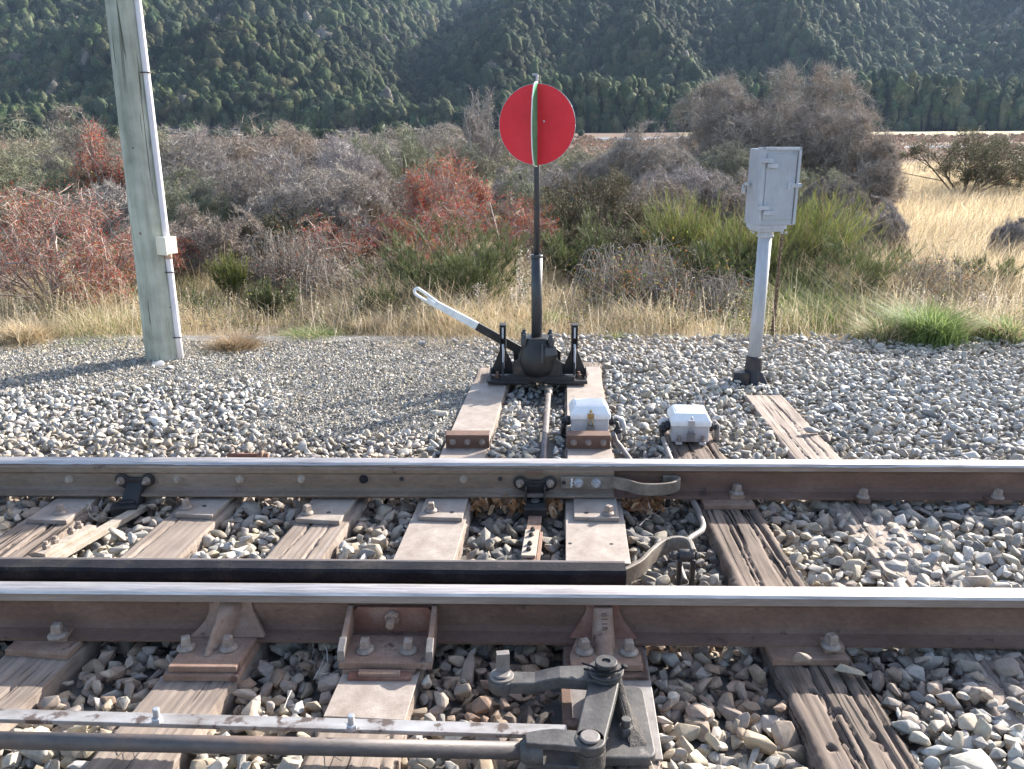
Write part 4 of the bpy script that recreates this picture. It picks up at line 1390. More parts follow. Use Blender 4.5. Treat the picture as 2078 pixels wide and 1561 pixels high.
lc = MB(); c0 = lp(872, 610)
lbar(lc, c0 + ax_ * .02 + Vector((0, -.013, 0)), c0 - ax_ * .045 + Vector((0, -.013, 0)), .028, .024, .014)
t.part('catch', lc, 'lever_white', .003)

# ------------------------------------------------------------------ relay box on a post
Yr = P(1530, 770, -.02).y
B0 = P(1530, 770, -.02)
topc = PY(1554, 462, Yr); basec = PY(1531, 722, Yr)
lean = math.atan2(topc.x - basec.x, topc.z - basec.z)
t = Thing('relay_box_post', 'grey metal case on a leaning grey post, right of the white boxes', 'equipment box', (B0.x, Yr, -.03), 0)
t.e.rotation_euler = (0, lean, 0)
q = Matrix.Rotation(-lean, 3, 'Y')
def loc(px, py, dy=0.0):
    v = PY(px, py, Yr + dy) - Vector((B0.x, Yr, -.03))
    return q @ v
zb_, zt_ = loc(1531, 724).z, loc(1553, 478).z
xo = loc(1531, 724).x
rp = .0415
t.part('post', MB().cyl((xo, 0, zb_ - .05), (xo, 0, zt_ + .02), rp, seg=28), 'grey_post', 0)
t.part('post_collar', MB().lathe([(rp + .004, 0), (rp + .012, .004), (rp + .012, .012), (rp + .006, .02), (rp + .010, .07), (rp + .02, .085)], (xo, 0, zt_ - .01), (0, 0, 1), 28), 'grey_post', 0)
ft = MB()
ft.lathe([(.078, -.02), (.074, .03), (.058, .07), (.052, zb_ - .01), (.054, zb_), (.045, zb_ + .006)], (xo, 0, 0), (0, 0, 1), 14, False)
ft.box((xo - .085, -.03, .03), (.10, .10, .085), rz=-.15)
ft.add([(xo - .04, -.09, -.02), (xo + .09, -.09, -.02), (xo + .075, .05, -.02), (xo - .05, .05, -.02), (xo - .01, -.05, .075), (xo + .05, -.05, .07), (xo + .04, .03, .09), (xo - .02, .03, .09)], [(0, 3, 2, 1), (4, 5, 6, 7), (0, 1, 5, 4), (1, 2, 6, 5), (2, 3, 7, 6), (3, 0, 4, 7)])
t.part('tarred_foot', ft, 'tar', .006)
rzb = R(13)
bz0, bz1 = loc(1555, 455).z + .0, loc(1570, 300).z
bw = (loc(1608, 430).x - loc(1526, 430).x)
D_ = .17
fcx = (loc(1608, 430).x + loc(1526, 430).x) / 2
bx = MB()
xb0 = -bw / 2; 
def boxM(): return Matrix.Translation((fcx - .012, -.0, 0)) @ Matrix.Rotation(rzb, 4, 'Z')
Mb = boxM()
bx.prism(rrect(0, .045, bw - .01, D_ * .72, .012), bz0, bz1 - .005, M=Mb)
t.part('case', bx, 'grey_paint', .006)
dr = MB()
dr.prism(rrect(0, -.055, bw + .012, .060, .010), bz0 + .002, bz1 + .004, M=Mb)
dr.prism(rrect(.0, -.0865, bw - .055, .008, .003), bz0 + .035, bz1 - .035, M=Mb)
o = t.part('door', dr, 'grey_paint', .006)
bd_ = MB()
for xx in (-bw / 2 + .004, bw / 2 - .014):
    bd_.prism([(xx - .004, -.094), (xx + .014, -.094), (xx + .014, -.080), (xx - .004, -.080)], bz0 + .006, bz1 + .006, M=Mb)
bd_.prism([(-bw / 2, -.094), (bw / 2, -.094), (bw / 2, -.080), (-bw / 2, -.080)], bz1 - .012, bz1 + .006, M=Mb)
t.part('door_rim', bd_, 'grey_post', .003)  # lighter grey paints the highlight along the door edges
sr_ = MB()
sr_.prism([(bw / 2 - .022, -.0895), (bw / 2 - .0185, -.0895), (bw / 2 - .0185, -.08), (bw / 2 - .022, -.08)], bz0 + .01, bz1 - .014, M=Mb)
t.part('door_seam', sr_, 'grey_conduit', 0)
sm_ = MB()
sm_.prism([(bw / 2 - .026, -.0895), (bw / 2 - .0225, -.0895), (bw / 2 - .0225, -.082), (bw / 2 - .026, -.082)], bz0 + .02, bz1 - .01, M=Mb)
hz = MB()
for zz in (bz1 - .085, bz0 + .095):
    hz.prism([(-bw / 2 - .014, -.112), (-bw / 2 + .058, -.112), (-bw / 2 + .058, -.080), (-bw / 2 - .014, -.080)], zz, zz + .026, M=Mb)
    hz.prism([(-bw / 2 + .025, -.108), (-bw / 2 + .095, -.108), (-bw / 2 + .090, -.080), (-bw / 2 + .025, -.080)], zz - .030, zz - .004, M=Mb)
    o = t.part('hinge', hz, 'grey_post', .0025); hz = MB()
zz = (bz0 + bz1) / 2 + .01
lt = MB()
lt.prism([(bw / 2 - .055, -.102), (bw / 2 + .018, -.102), (bw / 2 + .018, -.082), (bw / 2 - .055, -.082)], zz - .012, zz + .012, M=Mb)
lt.prism([(bw / 2 - .075, -.097), (bw / 2 - .040, -.097), (bw / 2 - .040, -.080), (bw / 2 - .075, -.080)], zz - .022, zz + .018, M=Mb)
lt.prism([(bw / 2 + .006, -.102), (bw / 2 + .018, -.102), (bw / 2 + .018, .02), (bw / 2 + .006, .02)], zz - .012, zz + .012, M=Mb)
t.part('latch', lt, 'grey_post', .002)
ch = MB()
for i in range(5):
    c0 = Mb @ Vector((bw / 2 + .012, -.04, zz - .012 - i * .011))
    ch.lathe([(.003, -.0015), (.006, -.001), (.006, .001), (.003, .0015)], c0, (1, 0, 0) if i % 2 else (0, 1, 0), 8)
t.part('chain', ch, 'galv', 0)
lk = MB()
c0 = Mb @ Vector((-bw / 2 - .022, .05, zz))
lk.box(c0, (.034, .03, .018)); lk.box(c0 + Vector((-.014, 0, -.035)), (.014, .022, .034))
lk.tube([c0 + Vector((-.02, 0, 0)), c0 + Vector((-.026, 0, -.03)), c0 + Vector((-.024, 0, -.055))], .006, seg=8)
t.part('padlock', lk, 'galv', .003)
fl = MB()
fl.prism(rrect(.0 + (xo - fcx) + .012, 0, bw * .82, .15, .01), bz0 - .024, bz0 + .004, M=Mb)
fl.prism(rrect(.0 + (xo - fcx) + .012, 0, bw * .72, .13, .01), bz0 - .040, bz0 - .020, M=Mb)
t.part('mounting_flange', fl, 'grey_post', .003)
for dx in (-.09, .085, .11):
    c0 = Vector((xo + dx, -.06, bz0 - .040))
    t.part('bolt', MB().lathe([(.009, 0), (.009, .012)], c0, (0, 0, -1), 6, False), 'galv', .001)

# ------------------------------------------------------------------ power pole
bL, bR = P(299, 738, -.05), P(372, 738, -.05)
Yp = bL.y + .12
cx0 = PY((299 + 372) / 2, 735, Yp).x
rb = (PY(371, 735, Yp).x - PY(299, 735, Yp).x) / 2
cxt = PY((217 + 283) / 2, 5, Yp).x; zt_ = PY(250, 5, Yp).z
rt = (PY(285, 5, Yp).x - PY(217, 5, Yp).x) / 2
t = Thing('power_pole', 'pale green-grey treated timber pole with a white conduit, standing left', 'pole', (cx0, Yp, -.12), 0)
slope = (cxt - cx0) / (zt_ + .05)
Hp = 6.0
pm = MB()
rows = []
for i in range(60):
    z = Hp * i / 59
    r_ = rb + (rt - rb) * z / (zt_ + .1)
    r_ = max(r_, .09)
    rows.append([(slope * z + r_ * math.cos(2 * math.pi * k / 40) * (1 + .006 * math.sin(3 * k + z)), r_ * math.sin(2 * math.pi * k / 40), z) for k in range(40)] )
    rows[-1].append(rows[-1][0])
V, Fc = loft(rows)
pm.add(V, Fc, True)
t.part('pole', pm, 'pole_wood', 0)
def pz(py, px=320): return PY(px, py, Yp).z + .12
def ccx(z): return slope * z + (rb + (rt - rb) * z / (zt_ + .1)) * .96 + .006
rc = .0225
t.part('conduit', MB().tube([(ccx(z) + .004, -.045, z) for z in np.linspace(0.04, Hp, 20)], rc, seg=16), 'pvc', 0)
zj0, zj1 = pz(512, 350), pz(478, 350)
xj = ccx((zj0 + zj1) / 2)
jb = t.part('junction_box', MB().box((xj + .008, -.07, (zj0 + zj1) / 2), (.105, .10, zj1 - zj0), rz=R(-28)), 'cream', .006)
mkobj('box_cover', MB().box((xj + .013 - .05 * math.sin(R(28)) , -.07 - .050 * math.cos(R(28)), (zj0 + zj1) / 2), (.111, .012, zj1 - zj0 + .008), rz=R(-28)).mesh('box_cover'), 'cream', jb, .003)
t.part('conduit_joint', MB().cyl((ccx(zj0) + .004, -.045, zj0 - .04), (ccx(zj0) + .004, -.045, zj0 + .02), rc + .002, seg=16), mat('primer_orange', [(.5, .33, .25), (.62, .5, .42)], scale=20, rough=.6), 0)
for py in (148, 550, 681):
    z = pz(py, 340)
    t.part('strap', MB().tube([(ccx(z) - .045, -.06, z), (ccx(z) - .026, -.069, z), (ccx(z) + .004, -.071, z), (ccx(z) + .028, -.06, z), (ccx(z) + .034, -.04, z)], .0045, seg=8).box((ccx(z) - .045, -.062, z), (.016, .012, .016)), 'strap', .001)
kn = MB()
for (px, py, s_) in ((284, 470, .011), (337, 620, .007), (270, 300, .008)):
    z = pz(py, px); r_ = rb + (rt - rb) * z / (zt_ + .1)
    xx = PY(px, py, Yp - r_).x - cx0 - slope * z
    xx = max(-r_ * .95, min(r_ * .95, xx)); yy = -math.sqrt(r_ * r_ - xx * xx)
    kn.lathe([(s_, -.004), (s_ * .8, .0015)], (xx + slope * z, yy, z), (xx, yy, 0), 12)
t.part('knot', kn, 'timber_dark', 0)
POLE = Vector((cx0, Yp, 0))
# ------------------------------------------------------------------ height of the land
def sstep(a, b, x):
    t_ = np.clip((x - a) / (b - a), 0, 1)
    return t_ * t_ * (3 - 2 * t_)

_ks = np.random.default_rng(3).uniform(-1, 1, (24, 2)); _ps = np.random.default_rng(4).uniform(0, 6.28, 24)
def wav(x, y, f0, f1, n=12, seed=0):
    rg = np.random.default_rng(100 + seed)
    out = 0
    for i in range(n):
        f = f0 * (f1 / f0) ** (i / max(1, n - 1)); a = rg.uniform(0, 6.28); ph = rg.uniform(0, 6.28)
        out = out + np.sin((x * math.cos(a) + y * math.sin(a)) * f + ph + 1.3 * math.cos(i)) / (1 + i * .35)
    return out / 3.0

def gl(pts, drop=0.0):
    out = []
    for px, py, d in pts:
        v = PY(px, py, d)
        out.append((v.x, v.y, v.z - drop))
    return out
# valley and gully lines read off the photograph: (points, side slope)
GULLIES = [
    (gl([(915, 250, 352), (838, 205, 420), (860, 160, 500), (885, 108, 600), (945, 70, 720), (985, 10, 900), (1010, -60, 1100)], 10), .70),
    (gl([(670, 205, 362), (640, 150, 410), (590, 95, 462), (500, 62, 490), (410, 80, 478), (350, 130, 430), (300, 185, 370), (250, 215, 345)], 12), .60),
    (gl([(410, 80, 478), (440, 20, 540), (500, -60, 620)], 11), .55),
    (gl([(800, 210, 375), (760, 130, 430), (720, 70, 480), (690, 10, 540)], 7), .55),
    (gl([(-60, 200, 360), (30, 130, 400), (60, 60, 460), (120, -20, 540)], 7), .55),
    (gl([(1130, 225, 380), (1170, 140, 430), (1240, 60, 490), (1300, -30, 560)], 7), .55),
    (gl([(1420, 190, 380), (1450, 110, 430), (1500, 40, 480), (1560, -30, 560)], 6), .55),
    (gl([(1690, 180, 380), (1760, 110, 430), (1800, 60, 480), (1900, -30, 560)], 7), .55),
    (gl([(2000, 170, 380), (2060, 90, 440), (2120, 0, 520)], 6), .55),
]
FOOT = gl([(300, 215, 338), (600, 212, 342), (800, 232, 345), (900, 262, 350)], 5)
KNOB = gl([(505, 62, 420)], 9)[0]; KNOB = Vector(KNOB)
def hills_h(x, y):
    foot = 352 + 10 * wav(x, x * 0, .012, .05, 5, 4) + 70 * sstep(.12, .5, x / y)
    ramp = -.5 + (y - foot) * (.40 + .03 * wav(x, y, .01, .03, 4, 8)) 
    rid = 1 - np.abs(np.sin(x / 31.0 + .9 * np.sin(y / 60.0) + 1.1 * np.sin(x / 83.0)))
    ramp = ramp + (rid - .5) * 27 * sstep(360, 430, y)
    h = ramp
    for pts, sl in GULLIES:
        g = np.full(np.shape(x), 1e3)
        for (ax, ay, az), (bx, by, bz) in zip(pts[:-1], pts[1:]):
            dx, dy = bx - ax, by - ay
            t_ = np.clip(((x - ax) * dx + (y - ay) * dy) / (dx * dx + dy * dy), 0, 1)
            d = np.hypot(x - ax - dx * t_, y - ay - dy * t_)
            g = np.minimum(g, az + (bz - az) * t_ + sl * d)
        k = 3.0
        h = np.minimum(h, g) - .5 * k * np.exp(-np.abs(h - g) / k)
    # rounded knob standing in front on the left
    kx, ky = KNOB.x, KNOB.y
    kd = np.hypot((x - kx) * .95, (y - ky) * .9)
    h = np.maximum(h, KNOB.z + 3 - kd ** 2 / 110.0 * (kd < 40) - (kd >= 40) * (14.5 + (kd - 40) * .62))
    # low foothill on the left
    f = np.full(np.shape(x), -50.0)
    for (ax, ay, az), (bx, by, bz) in zip(FOOT[:-1], FOOT[1:]):
        dx, dy = bx - ax, by - ay
        t_ = np.clip(((x - ax) * dx + (y - ay) * dy) / (dx * dx + dy * dy), 0, 1)
        d = np.hypot(x - ax - dx * t_, y - ay - dy * t_)
        f = np.maximum(f, az + (bz - az) * t_ - .28 * d)
    h = np.maximum(h, f)
    return h + 1.6 * wav(x, y, .03, .16, 10, 5)

def flat_h(x, y):
    h = -.09 - .16 * sstep(6.3, 8.5, y) - .10 * sstep(9, 18, y)
    h = h + .06 * wav(x, y, .5, 3.0, 8, 1) * sstep(7, 10, y) + .12 * wav(x, y, .08, .5, 8, 2) * sstep(14, 30, y)
    h = h - .35 * sstep(100, 150, y) + .85 * sstep(236, 246, y)
    return h

def ground_h(x, y):
    x = np.asarray(x, float); y = np.asarray(y, float)
    f = flat_h(x, y)
    hh = hills_h(x, y)
    m_ = sstep(318, 340, y)
    return f * (1 - m_) + np.maximum(f, hh) * m_

# ------------------------------------------------------------------ ground sheet, fine near and coarse far
def make_ground():
    ys = np.concatenate([np.linspace(-4, 12, 54)[:-1], np.geomspace(12, 330, 110)])
    ts = np.linspace(-1, 1, 161)
    YY, TT = np.meshgrid(ys, ts, indexing='ij')
    XX = TT * (np.maximum(YY, 0) * .95 + 12)
    ZZ = ground_h(XX, YY)
    V = np.stack([XX, YY, ZZ], -1).reshape(-1, 3)
    idx = np.arange(V.shape[0]).reshape(YY.shape)
    Q = np.stack([idx[:-1, :-1], idx[:-1, 1:], idx[1:, 1:], idx[1:, :-1]], -1).reshape(-1, 4)
    x, y = V[:, 0], V[:, 1]
    rg = np.random.default_rng(8)
    n = wav(x, y, .6, 6, 12, 7)[:, None]
    n2 = wav(x, y, .05, .6, 12, 9)[:, None]
    grit = np.array([.17, .155, .14]); straw = np.array([.34, .27, .16]); scrub = np.array([.17, .12, .09]); green = np.array([.13, .15, .05])
    gravel = np.array([.22, .23, .25]); pale = np.array([.52, .44, .28])
    C = np.tile(grit * .75, (len(V), 1))
    a = sstep(6.0, 7.0, y + .25 * wav(x, y, 1, 4, 6, 2))[:, None]
    C = C * (1 - a) + (straw * (.75 + .25 * n)) * a
    g = (np.clip(n2 * 1.3, 0, 1) * .35) * a
    C = C * (1 - g) + green * g
    b = sstep(40, 60, y)[:, None]
    C = C * (1 - b) + (scrub * (1 + .3 * n2)) * b
    cmid = sstep(165, 175, y) * (1 - sstep(225, 236, y)) * sstep(.070, .078, x / np.maximum(y, 1)) * (1 - sstep(.22, .24, x / np.maximum(y, 1)))
    cnear = sstep(87, 89, y) * (1 - sstep(96, 98, y)) * sstep(.40, .42, x / np.maximum(y, 1))
    c = np.maximum(cmid, cnear)[:, None]
    C = C * (1 - c) + gravel * (1 + .12 * n) * c
    d = (sstep(238, 242, y) * (1 - sstep(300, 306, y)) * sstep(.165, .18, x / np.maximum(y, 1)))[:, None]
    C = C * (1 - d) + pale * (1 + .08 * n) * d
    o = np_mesh('ground', V, Q, C, 'soil', True)
    tag(o, None, None, kind='structure')
attr_mat('soil', rough=.95, bump=.6, bscale=30, mottle=.25, mscale=9, spec=.1, bdist=.02)
make_ground()

def make_hills():
    ys = np.geomspace(320, 1150, 180)
    ts = np.linspace(-1, 1, 260)
    YY, TT = np.meshgrid(ys, ts, indexing='ij')
    XX = TT * (YY * .80)
    ZZ = ground_h(XX, YY) - .3
    V = np.stack([XX, YY, ZZ], -1).reshape(-1, 3)
    idx = np.arange(V.shape[0]).reshape(YY.shape)
    Q = np.stack([idx[:-1, :-1], idx[:-1, 1:], idx[1:, 1:], idx[1:, :-1]], -1).reshape(-1, 4)
    o = np_mesh('hills', V, Q, None, mat('forest_floor', [(.018, .024, .014), (.03, .036, .02)], scale=.1, rough=.95, bump=0), True)
    tag(o, None, None, kind='structure')
make_hills()

# river strip
q = np.array([(-20, 108), (140, 108), (140, 150), (-20, 150)])
def river():
    xs = np.linspace(16, 44, 60)
    V = []; 
    for x in xs:
        for y in (190 + 5 * math.sin(x * .05), 214 + 7 * math.sin(x * .04 + 1)):
            V.append((x, y, -.60))
    Q = [(2 * i, 2 * i + 2, 2 * i + 3, 2 * i + 1) for i in range(59)]
    mm = bpy.data.materials.new('river_water'); mm.use_nodes = True
    b = mm.node_tree.nodes['Principled BSDF']
    b.inputs['Base Color'].default_value = (.16, .22, .27, 1); b.inputs['Roughness'].default_value = .5
    nz = mm.node_tree.nodes.new('ShaderNodeTexNoise'); nz.inputs['Scale'].default_value = 3
    bp = mm.node_tree.nodes.new('ShaderNodeBump'); bp.inputs['Strength'].default_value = .3
    mm.node_tree.links.new(nz.outputs['Fac'], bp.inputs['Height']); mm.node_tree.links.new(bp.outputs[0], b.inputs['Normal'])
    MATS['river_water'] = mm
    o = np_mesh('river', V, Q, None, mm, True)
    tag(o, None, None, kind='structure')
river()

# ------------------------------------------------------------------ forest on the hills
def ico(sub):
    bm = bmesh.new(); bmesh.ops.create_icosphere(bm, subdivisions=sub, radius=1)
    V = np.array([v.co[:] for v in bm.verts]); Fc = np.array([[v.index for v in f.verts] for f in bm.faces]); bm.free()
    return V, Fc

def merge(protos, which, M3, T, Ccol, vary=None):
    """stack transformed copies: M3 (n,3,3), T (n,3), Ccol (n,3)"""
    Vs, Fs, Cs = [], [], []; off = 0
    for k, (PV, PF) in enumerate(protos):
        sel = np.where(which == k)[0]
        if not len(sel): continue
        v = np.einsum('nij,vj->nvi', M3[sel], PV) + T[sel][:, None, :]
        nv = len(PV)
        f = PF[None] + (np.arange(len(sel)) * nv)[:, None, None] + off
        c = np.repeat(Ccol[sel][:, None, :], nv, 1)
        if vary is not None:
            c = c * np.repeat(vary.uniform(.78, 1.28, (len(sel), (nv + 3) // 4)), 4, 1)[:, :nv, None]
        Vs.append(v.reshape(-1, 3)); Fs.append(f.reshape(-1, PF.shape[1])); Cs.append(c.reshape(-1, 3))
        off += nv * len(sel)
    return np.concatenate(Vs), np.concatenate(Fs), np.concatenate(Cs)

def rotz(a):
    c, s_ = np.cos(a), np.sin(a); M = np.zeros((len(a), 3, 3))
    M[:, 0, 0] = c; M[:, 0, 1] = -s_; M[:, 1, 0] = s_; M[:, 1, 1] = c; M[:, 2, 2] = 1
    return M

def rand_rot(rg, n):
    q_ = rg.normal(0, 1, (n, 4)); q_ /= np.linalg.norm(q_, axis=1)[:, None]
    w, x, y, z = q_.T
    return np.stack([np.stack([1 - 2 * (y * y + z * z), 2 * (x * y - z * w), 2 * (x * z + y * w)], -1),
                     np.stack([2 * (x * y + z * w), 1 - 2 * (x * x + z * z), 2 * (y * z - x * w)], -1),
                     np.stack([2 * (x * z - y * w), 2 * (y * z + x * w), 1 - 2 * (x * x + y * y)], -1)], -2)

def crown_proto(seed, sub=2, nleaf=80):
    """a knobbly crown: dark leafy core with many leaf sprays standing off its lobes; quads (tris doubled)"""
    rg = np.random.default_rng(seed)
    V0, F0 = ico(sub)
    lob = rg.normal(0, 1, (11, 3)); lob /= np.linalg.norm(lob, axis=1)[:, None]
    amp = rg.uniform(.15, .5, 11)
    def rad(d):
        r_ = np.ones(len(d)) * .66
        for l, a in zip(lob, amp):
            r_ = r_ + a * np.exp(-((1 - d @ l) / .12))
        return r_
    V = V0 * (rad(V0) * .95 + rg.normal(0, .03, len(V0)))[:, None]
    V[:, 2] *= 1.15
    low = V[:, 2] < -.35
    V[low, 2] = -.35 + (V[low, 2] + .35) * 2.2; V[low, :2] *= .75
    F4 = np.concatenate([F0, F0[:, 2:3]], 1)
    d = rg.normal(0, 1, (nleaf, 3)); d[:, 2] = np.abs(d[:, 2]) * 1.1 - .5 * rg.random(nleaf)
    d /= np.linalg.norm(d, axis=1)[:, None]
    c = d * (rad(d) * rg.uniform(.92, 1.12, nleaf))[:, None]; c[:, 2] *= 1.15
    nrm = d * 1.2 + rg.normal(0, .45, (nleaf, 3)); nrm /= np.linalg.norm(nrm, axis=1)[:, None]
    a = np.cross(nrm, rg.normal(0, 1, (nleaf, 3))); a /= np.linalg.norm(a, axis=1)[:, None]
    b = np.cross(a, nrm)
    s_ = rg.uniform(.07, .15, (nleaf, 1))
    L = np.stack([c - a * s_, c - b * s_ * .7, c + a * s_, c + b * s_ * .7], 1).reshape(-1, 3)
    FL = np.arange(nleaf * 4).reshape(-1, 4) + len(V)
    return np.concatenate([V, L]), np.concatenate([F4, FL])

def tri_fix(Fq):
    t_ = Fq[:, 2] == Fq[:, 3]
    A = Fq[t_][:, :3]; B = Fq[~t_]
    return np.concatenate([A, B[:, [0, 1, 2]], B[:, [0, 2, 3]]])

def make_forest():
    rg = np.random.default_rng(21)
    protos = [crown_proto(s_) for s_ in range(7)]
    protos = [(v, tri_fix(f)) for v, f in protos]
    pts = []
    y = 334.0
    while y < 700:
        sp = 4.3 + (y - 330) * .0045
        xs = np.arange(-y * .64, y * .64, sp)
        px = xs + rg.uniform(-.45, .45, len(xs)) * sp; py = y + rg.uniform(-.45, .45, len(xs)) * sp
        pts.append(np.stack([px, py, np.full(len(xs), sp)], 1))
        y += sp * .95
    Pn = np.concatenate(pts)
    # valley head far behind
    y = 760
    far = []
    y = 700
    while y < 1120:
        xs = np.arange(-190, 60, 7.0)
        far.append(np.stack([xs + rg.uniform(-3, 3, len(xs)), y + rg.uniform(-3, 3, len(xs)), np.full(len(xs), 7.0)], 1)); y += 7
    Pn = np.concatenate([Pn] + far)
    Z = ground_h(Pn[:, 0], Pn[:, 1])
    # projected position in the photograph: skip what stands above the frame
    Rm = np.array(CAM_R.transposed())
    q_ = (np.stack([Pn[:, 0], Pn[:, 1], Z + 4], 1) - np.array([0, 0, EYE])) @ Rm.T
    py_ = H_PX / 2 - F_PX * q_[:, 1] / -q_[:, 2]; px_ = W_PX / 2 + F_PX * q_[:, 0] / -q_[:, 2]
    keep = (py_ > -70) & (px_ > -160) & (px_ < W_PX + 160)
    Pn, Z, px_, py_ = Pn[keep], Z[keep], px_[keep], py_[keep]
    # hidden behind nearer slopes: march along the ray
    vis = np.ones(len(Pn), bool)
    for f in (.55, .62, .7, .76, .82, .87, .91, .95):
        hx, hy = Pn[:, 0] * f, Pn[:, 1] * f
        zl = EYE + (Z + 12 - EYE) * f
        vis &= ~((ground_h(hx, hy) > zl + 3) & (hy > 340))
    Pn, Z = Pn[vis], Z[vis]
    n = len(Pn)
    sp = Pn[:, 2]
    rad = sp * (.50 + .42 * rg.random(n) ** 1.8)
    onflat = (Z < 4) 
    hgt = rad * rg.uniform(.95, 1.3, n)
    M = rotz(rg.uniform(0, 6.28, n))
    S3 = np.stack([rad, rad * rg.uniform(.85, 1.15, n), hgt], -1)
    M = M * S3[:, None, :]
    T = np.stack([Pn[:, 0], Pn[:, 1], Z + 2.6 + hgt * .8 + rg.uniform(-.8, 1.1, n)], -1)
    base = np.array([.062, .078, .040])
    pal = np.array([[.070, .102, .042], [.098, .124, .054], [.050, .080, .038], [.118, .130, .070], [.076, .098, .056], [.135, .135, .068]])
    C = pal[rg.integers(0, 6, n)] * rg.uniform(.45, 1.35, (n, 1)) * .74
    C *= (1 + .45 * wav(Pn[:, 0], Pn[:, 1], .015, .10, 8, 12))[:, None]  # broad vegetation tone waves, strengthened to put relief shading into the colour
    dead = rg.random(n) < .018; C[dead] = np.array([.20, .18, .15]) * rg.uniform(.7, 1.2, (int(dead.sum()), 1))
    which = rg.integers(0, 7, n)
    V, Fc, Cc = merge(protos, which, M, T, C, vary=rg)
    o = np_mesh('hill_forest', V, Fc, Cc, 'canopy', True)
    tag(o, 'dense dark green native forest covering the hillsides', 'forest', kind='stuff')
    print('forest trees', n, 'faces', len(Fc))
    # fringe on the flats: taller trees with dark trunks showing below
    rg = np.random.default_rng(33)
    rows = []
    for (pxa, pxb, Ya, Yb_, hh) in ((1080, 1460, 300, 300, 15.0), (1400, 1750, 318, 318, 15.5), (1700, 2300, 312, 300, 16.0), (-200, 330, 318, 330, 8.0), (300, 960, 334, 334, 5.0)):
        for r_ in range(6):
            x0 = PY(pxa, 262, Ya).x; x1 = PY(pxb, 262, Yb_).x
            m_ = int((x1 - x0) / 3.0)
            for i in range(m_):
                f = (i + rg.uniform(-.4, .4)) / m_
                rows.append((x0 + (x1 - x0) * f, Ya + (Yb_ - Ya) * f + r_ * 4.2 + rg.uniform(-1.5, 1.5), hh * rg.uniform(.62, 1.12) * (1 + .16 * math.sin((x0 + (x1 - x0) * f) * .09) * math.sin((x0 + (x1 - x0) * f) * .031)) + r_ * .45 if r_ or rg.random() < .45 else rg.uniform(2.0, 5.5)))
    A = np.array(rows); n = len(A)
    Z = ground_h(A[:, 0], A[:, 1])
    Vs, Fs, Cs = [], [], []
    k = 5
    T = []; Mx = []; Cx_ = []
    for j in range(k):                                      # stacked sprays up each tree
        fz = .26 + .68 * j / (k - 1)
        r_ = (2.3 - 1.0 * abs(fz - .62) * 2) * rg.uniform(.8, 1.2, n)
        T.append(np.stack([A[:, 0] + rg.uniform(-.9, .9, n), A[:, 1] + rg.uniform(-.9, .9, n), Z + A[:, 2] * fz], -1))
        Mx.append(rotz(rg.uniform(0, 6.28, n)) * np.stack([r_, r_, r_ * 1.15], -1)[:, None, :])
        c = pal[rg.integers(0, 6, n)] * rg.uniform(.7, 1.3, (n, 1))
        Cx_.append(c)
    T = np.concatenate(T); Mx = np.concatenate(Mx); Cx_ = np.concatenate(Cx_)
    V, Fc, Cc = merge(protos, rg.integers(0, 7, len(T)), Mx, T, Cx_, vary=rg)
    # trunks as thin prisms
    tri = np.array([[1, 0, 0], [-.5, .87, 0], [-.5, -.87, 0], [.6, 0, 1], [-.3, .5, 1], [-.3, -.5, 1]], float)
    TF = np.array([[0, 1, 4], [0, 4, 3], [1, 2, 5], [1, 5, 4], [2, 0, 3], [2, 3, 5]])
    Mt = np.zeros((n, 3, 3)); Mt[:, 0, 0] = .22; Mt[:, 1, 1] = .22; Mt[:, 2, 2] = A[:, 2] * .8
    V2, F2, C2 = merge([(tri, TF)], np.zeros(n, int), Mt, np.stack([A[:, 0], A[:, 1], Z - .3], -1), np.tile([.07, .06, .05], (n, 1)))
    o = np_mesh('valley_forest', np.concatenate([V, V2]), np.concatenate([Fc, F2 + len(V)]), np.concatenate([Cc, C2]), 'canopy', True)
    tag(o, 'belt of tall dark trees along the far edge of the river flat', 'forest', kind='stuff')
make_forest()

# ------------------------------------------------------------------ ballast
def stone_proto(seed, kind):
    rg = random.Random(seed)
    bm = bmesh.new()
    n = {'near': 15, 'mid': 12, 'far': 9}[kind]
    el = rg.uniform(.62, 1.0)
    for _ in range(n):
        v = Vector((rg.gauss(0, 1), rg.gauss(0, 1), rg.gauss(0, 1))).normalized()
        v = v * rg.uniform(.86, 1.06)
        if rg.random() < .25: v *= .85
        bm.verts.new((v.x, v.y * el, v.z * rg.uniform(.5, .62) / .56 * .58))
    r_ = bmesh.ops.convex_hull(bm, input=bm.verts)
    junk = [g for g in r_['geom_interior'] if isinstance(g, bmesh.types.BMVert)] + [g for g in r_['geom_unused'] if isinstance(g, bmesh.types.BMVert)]
    bmesh.ops.delete(bm, geom=list(set(junk)), context='VERTS')
    if kind == 'near':
        bmesh.ops.bevel(bm, geom=list(bm.edges) + list(bm.verts), offset=.11 if seed % 3 else .2, segments=2, affect='EDGES', profile=.6, clamp_overlap=True)
    elif kind == 'mid':
        bmesh.ops.bevel(bm, geom=list(bm.edges), offset=.10, segments=1, affect='EDGES', clamp_overlap=True)
    bmesh.ops.triangulate(bm, faces=bm.faces)
    bmesh.ops.recalc_face_normals(bm, faces=bm.faces)
    V = np.array([v.co[:] for v in bm.verts]); Fc = np.array([[v.index for v in f.verts] for f in bm.faces]); bm.free()
    return V, Fc

PAL_ST = np.array([[.30, .295, .285], [.36, .35, .33], [.24, .24, .245], [.42, .40, .365], [.33, .30, .25], [.27, .25, .22], [.40, .37, .30], [.20, .205, .21], [.47, .46, .44], [.30, .27, .23], [.35, .36, .37]])

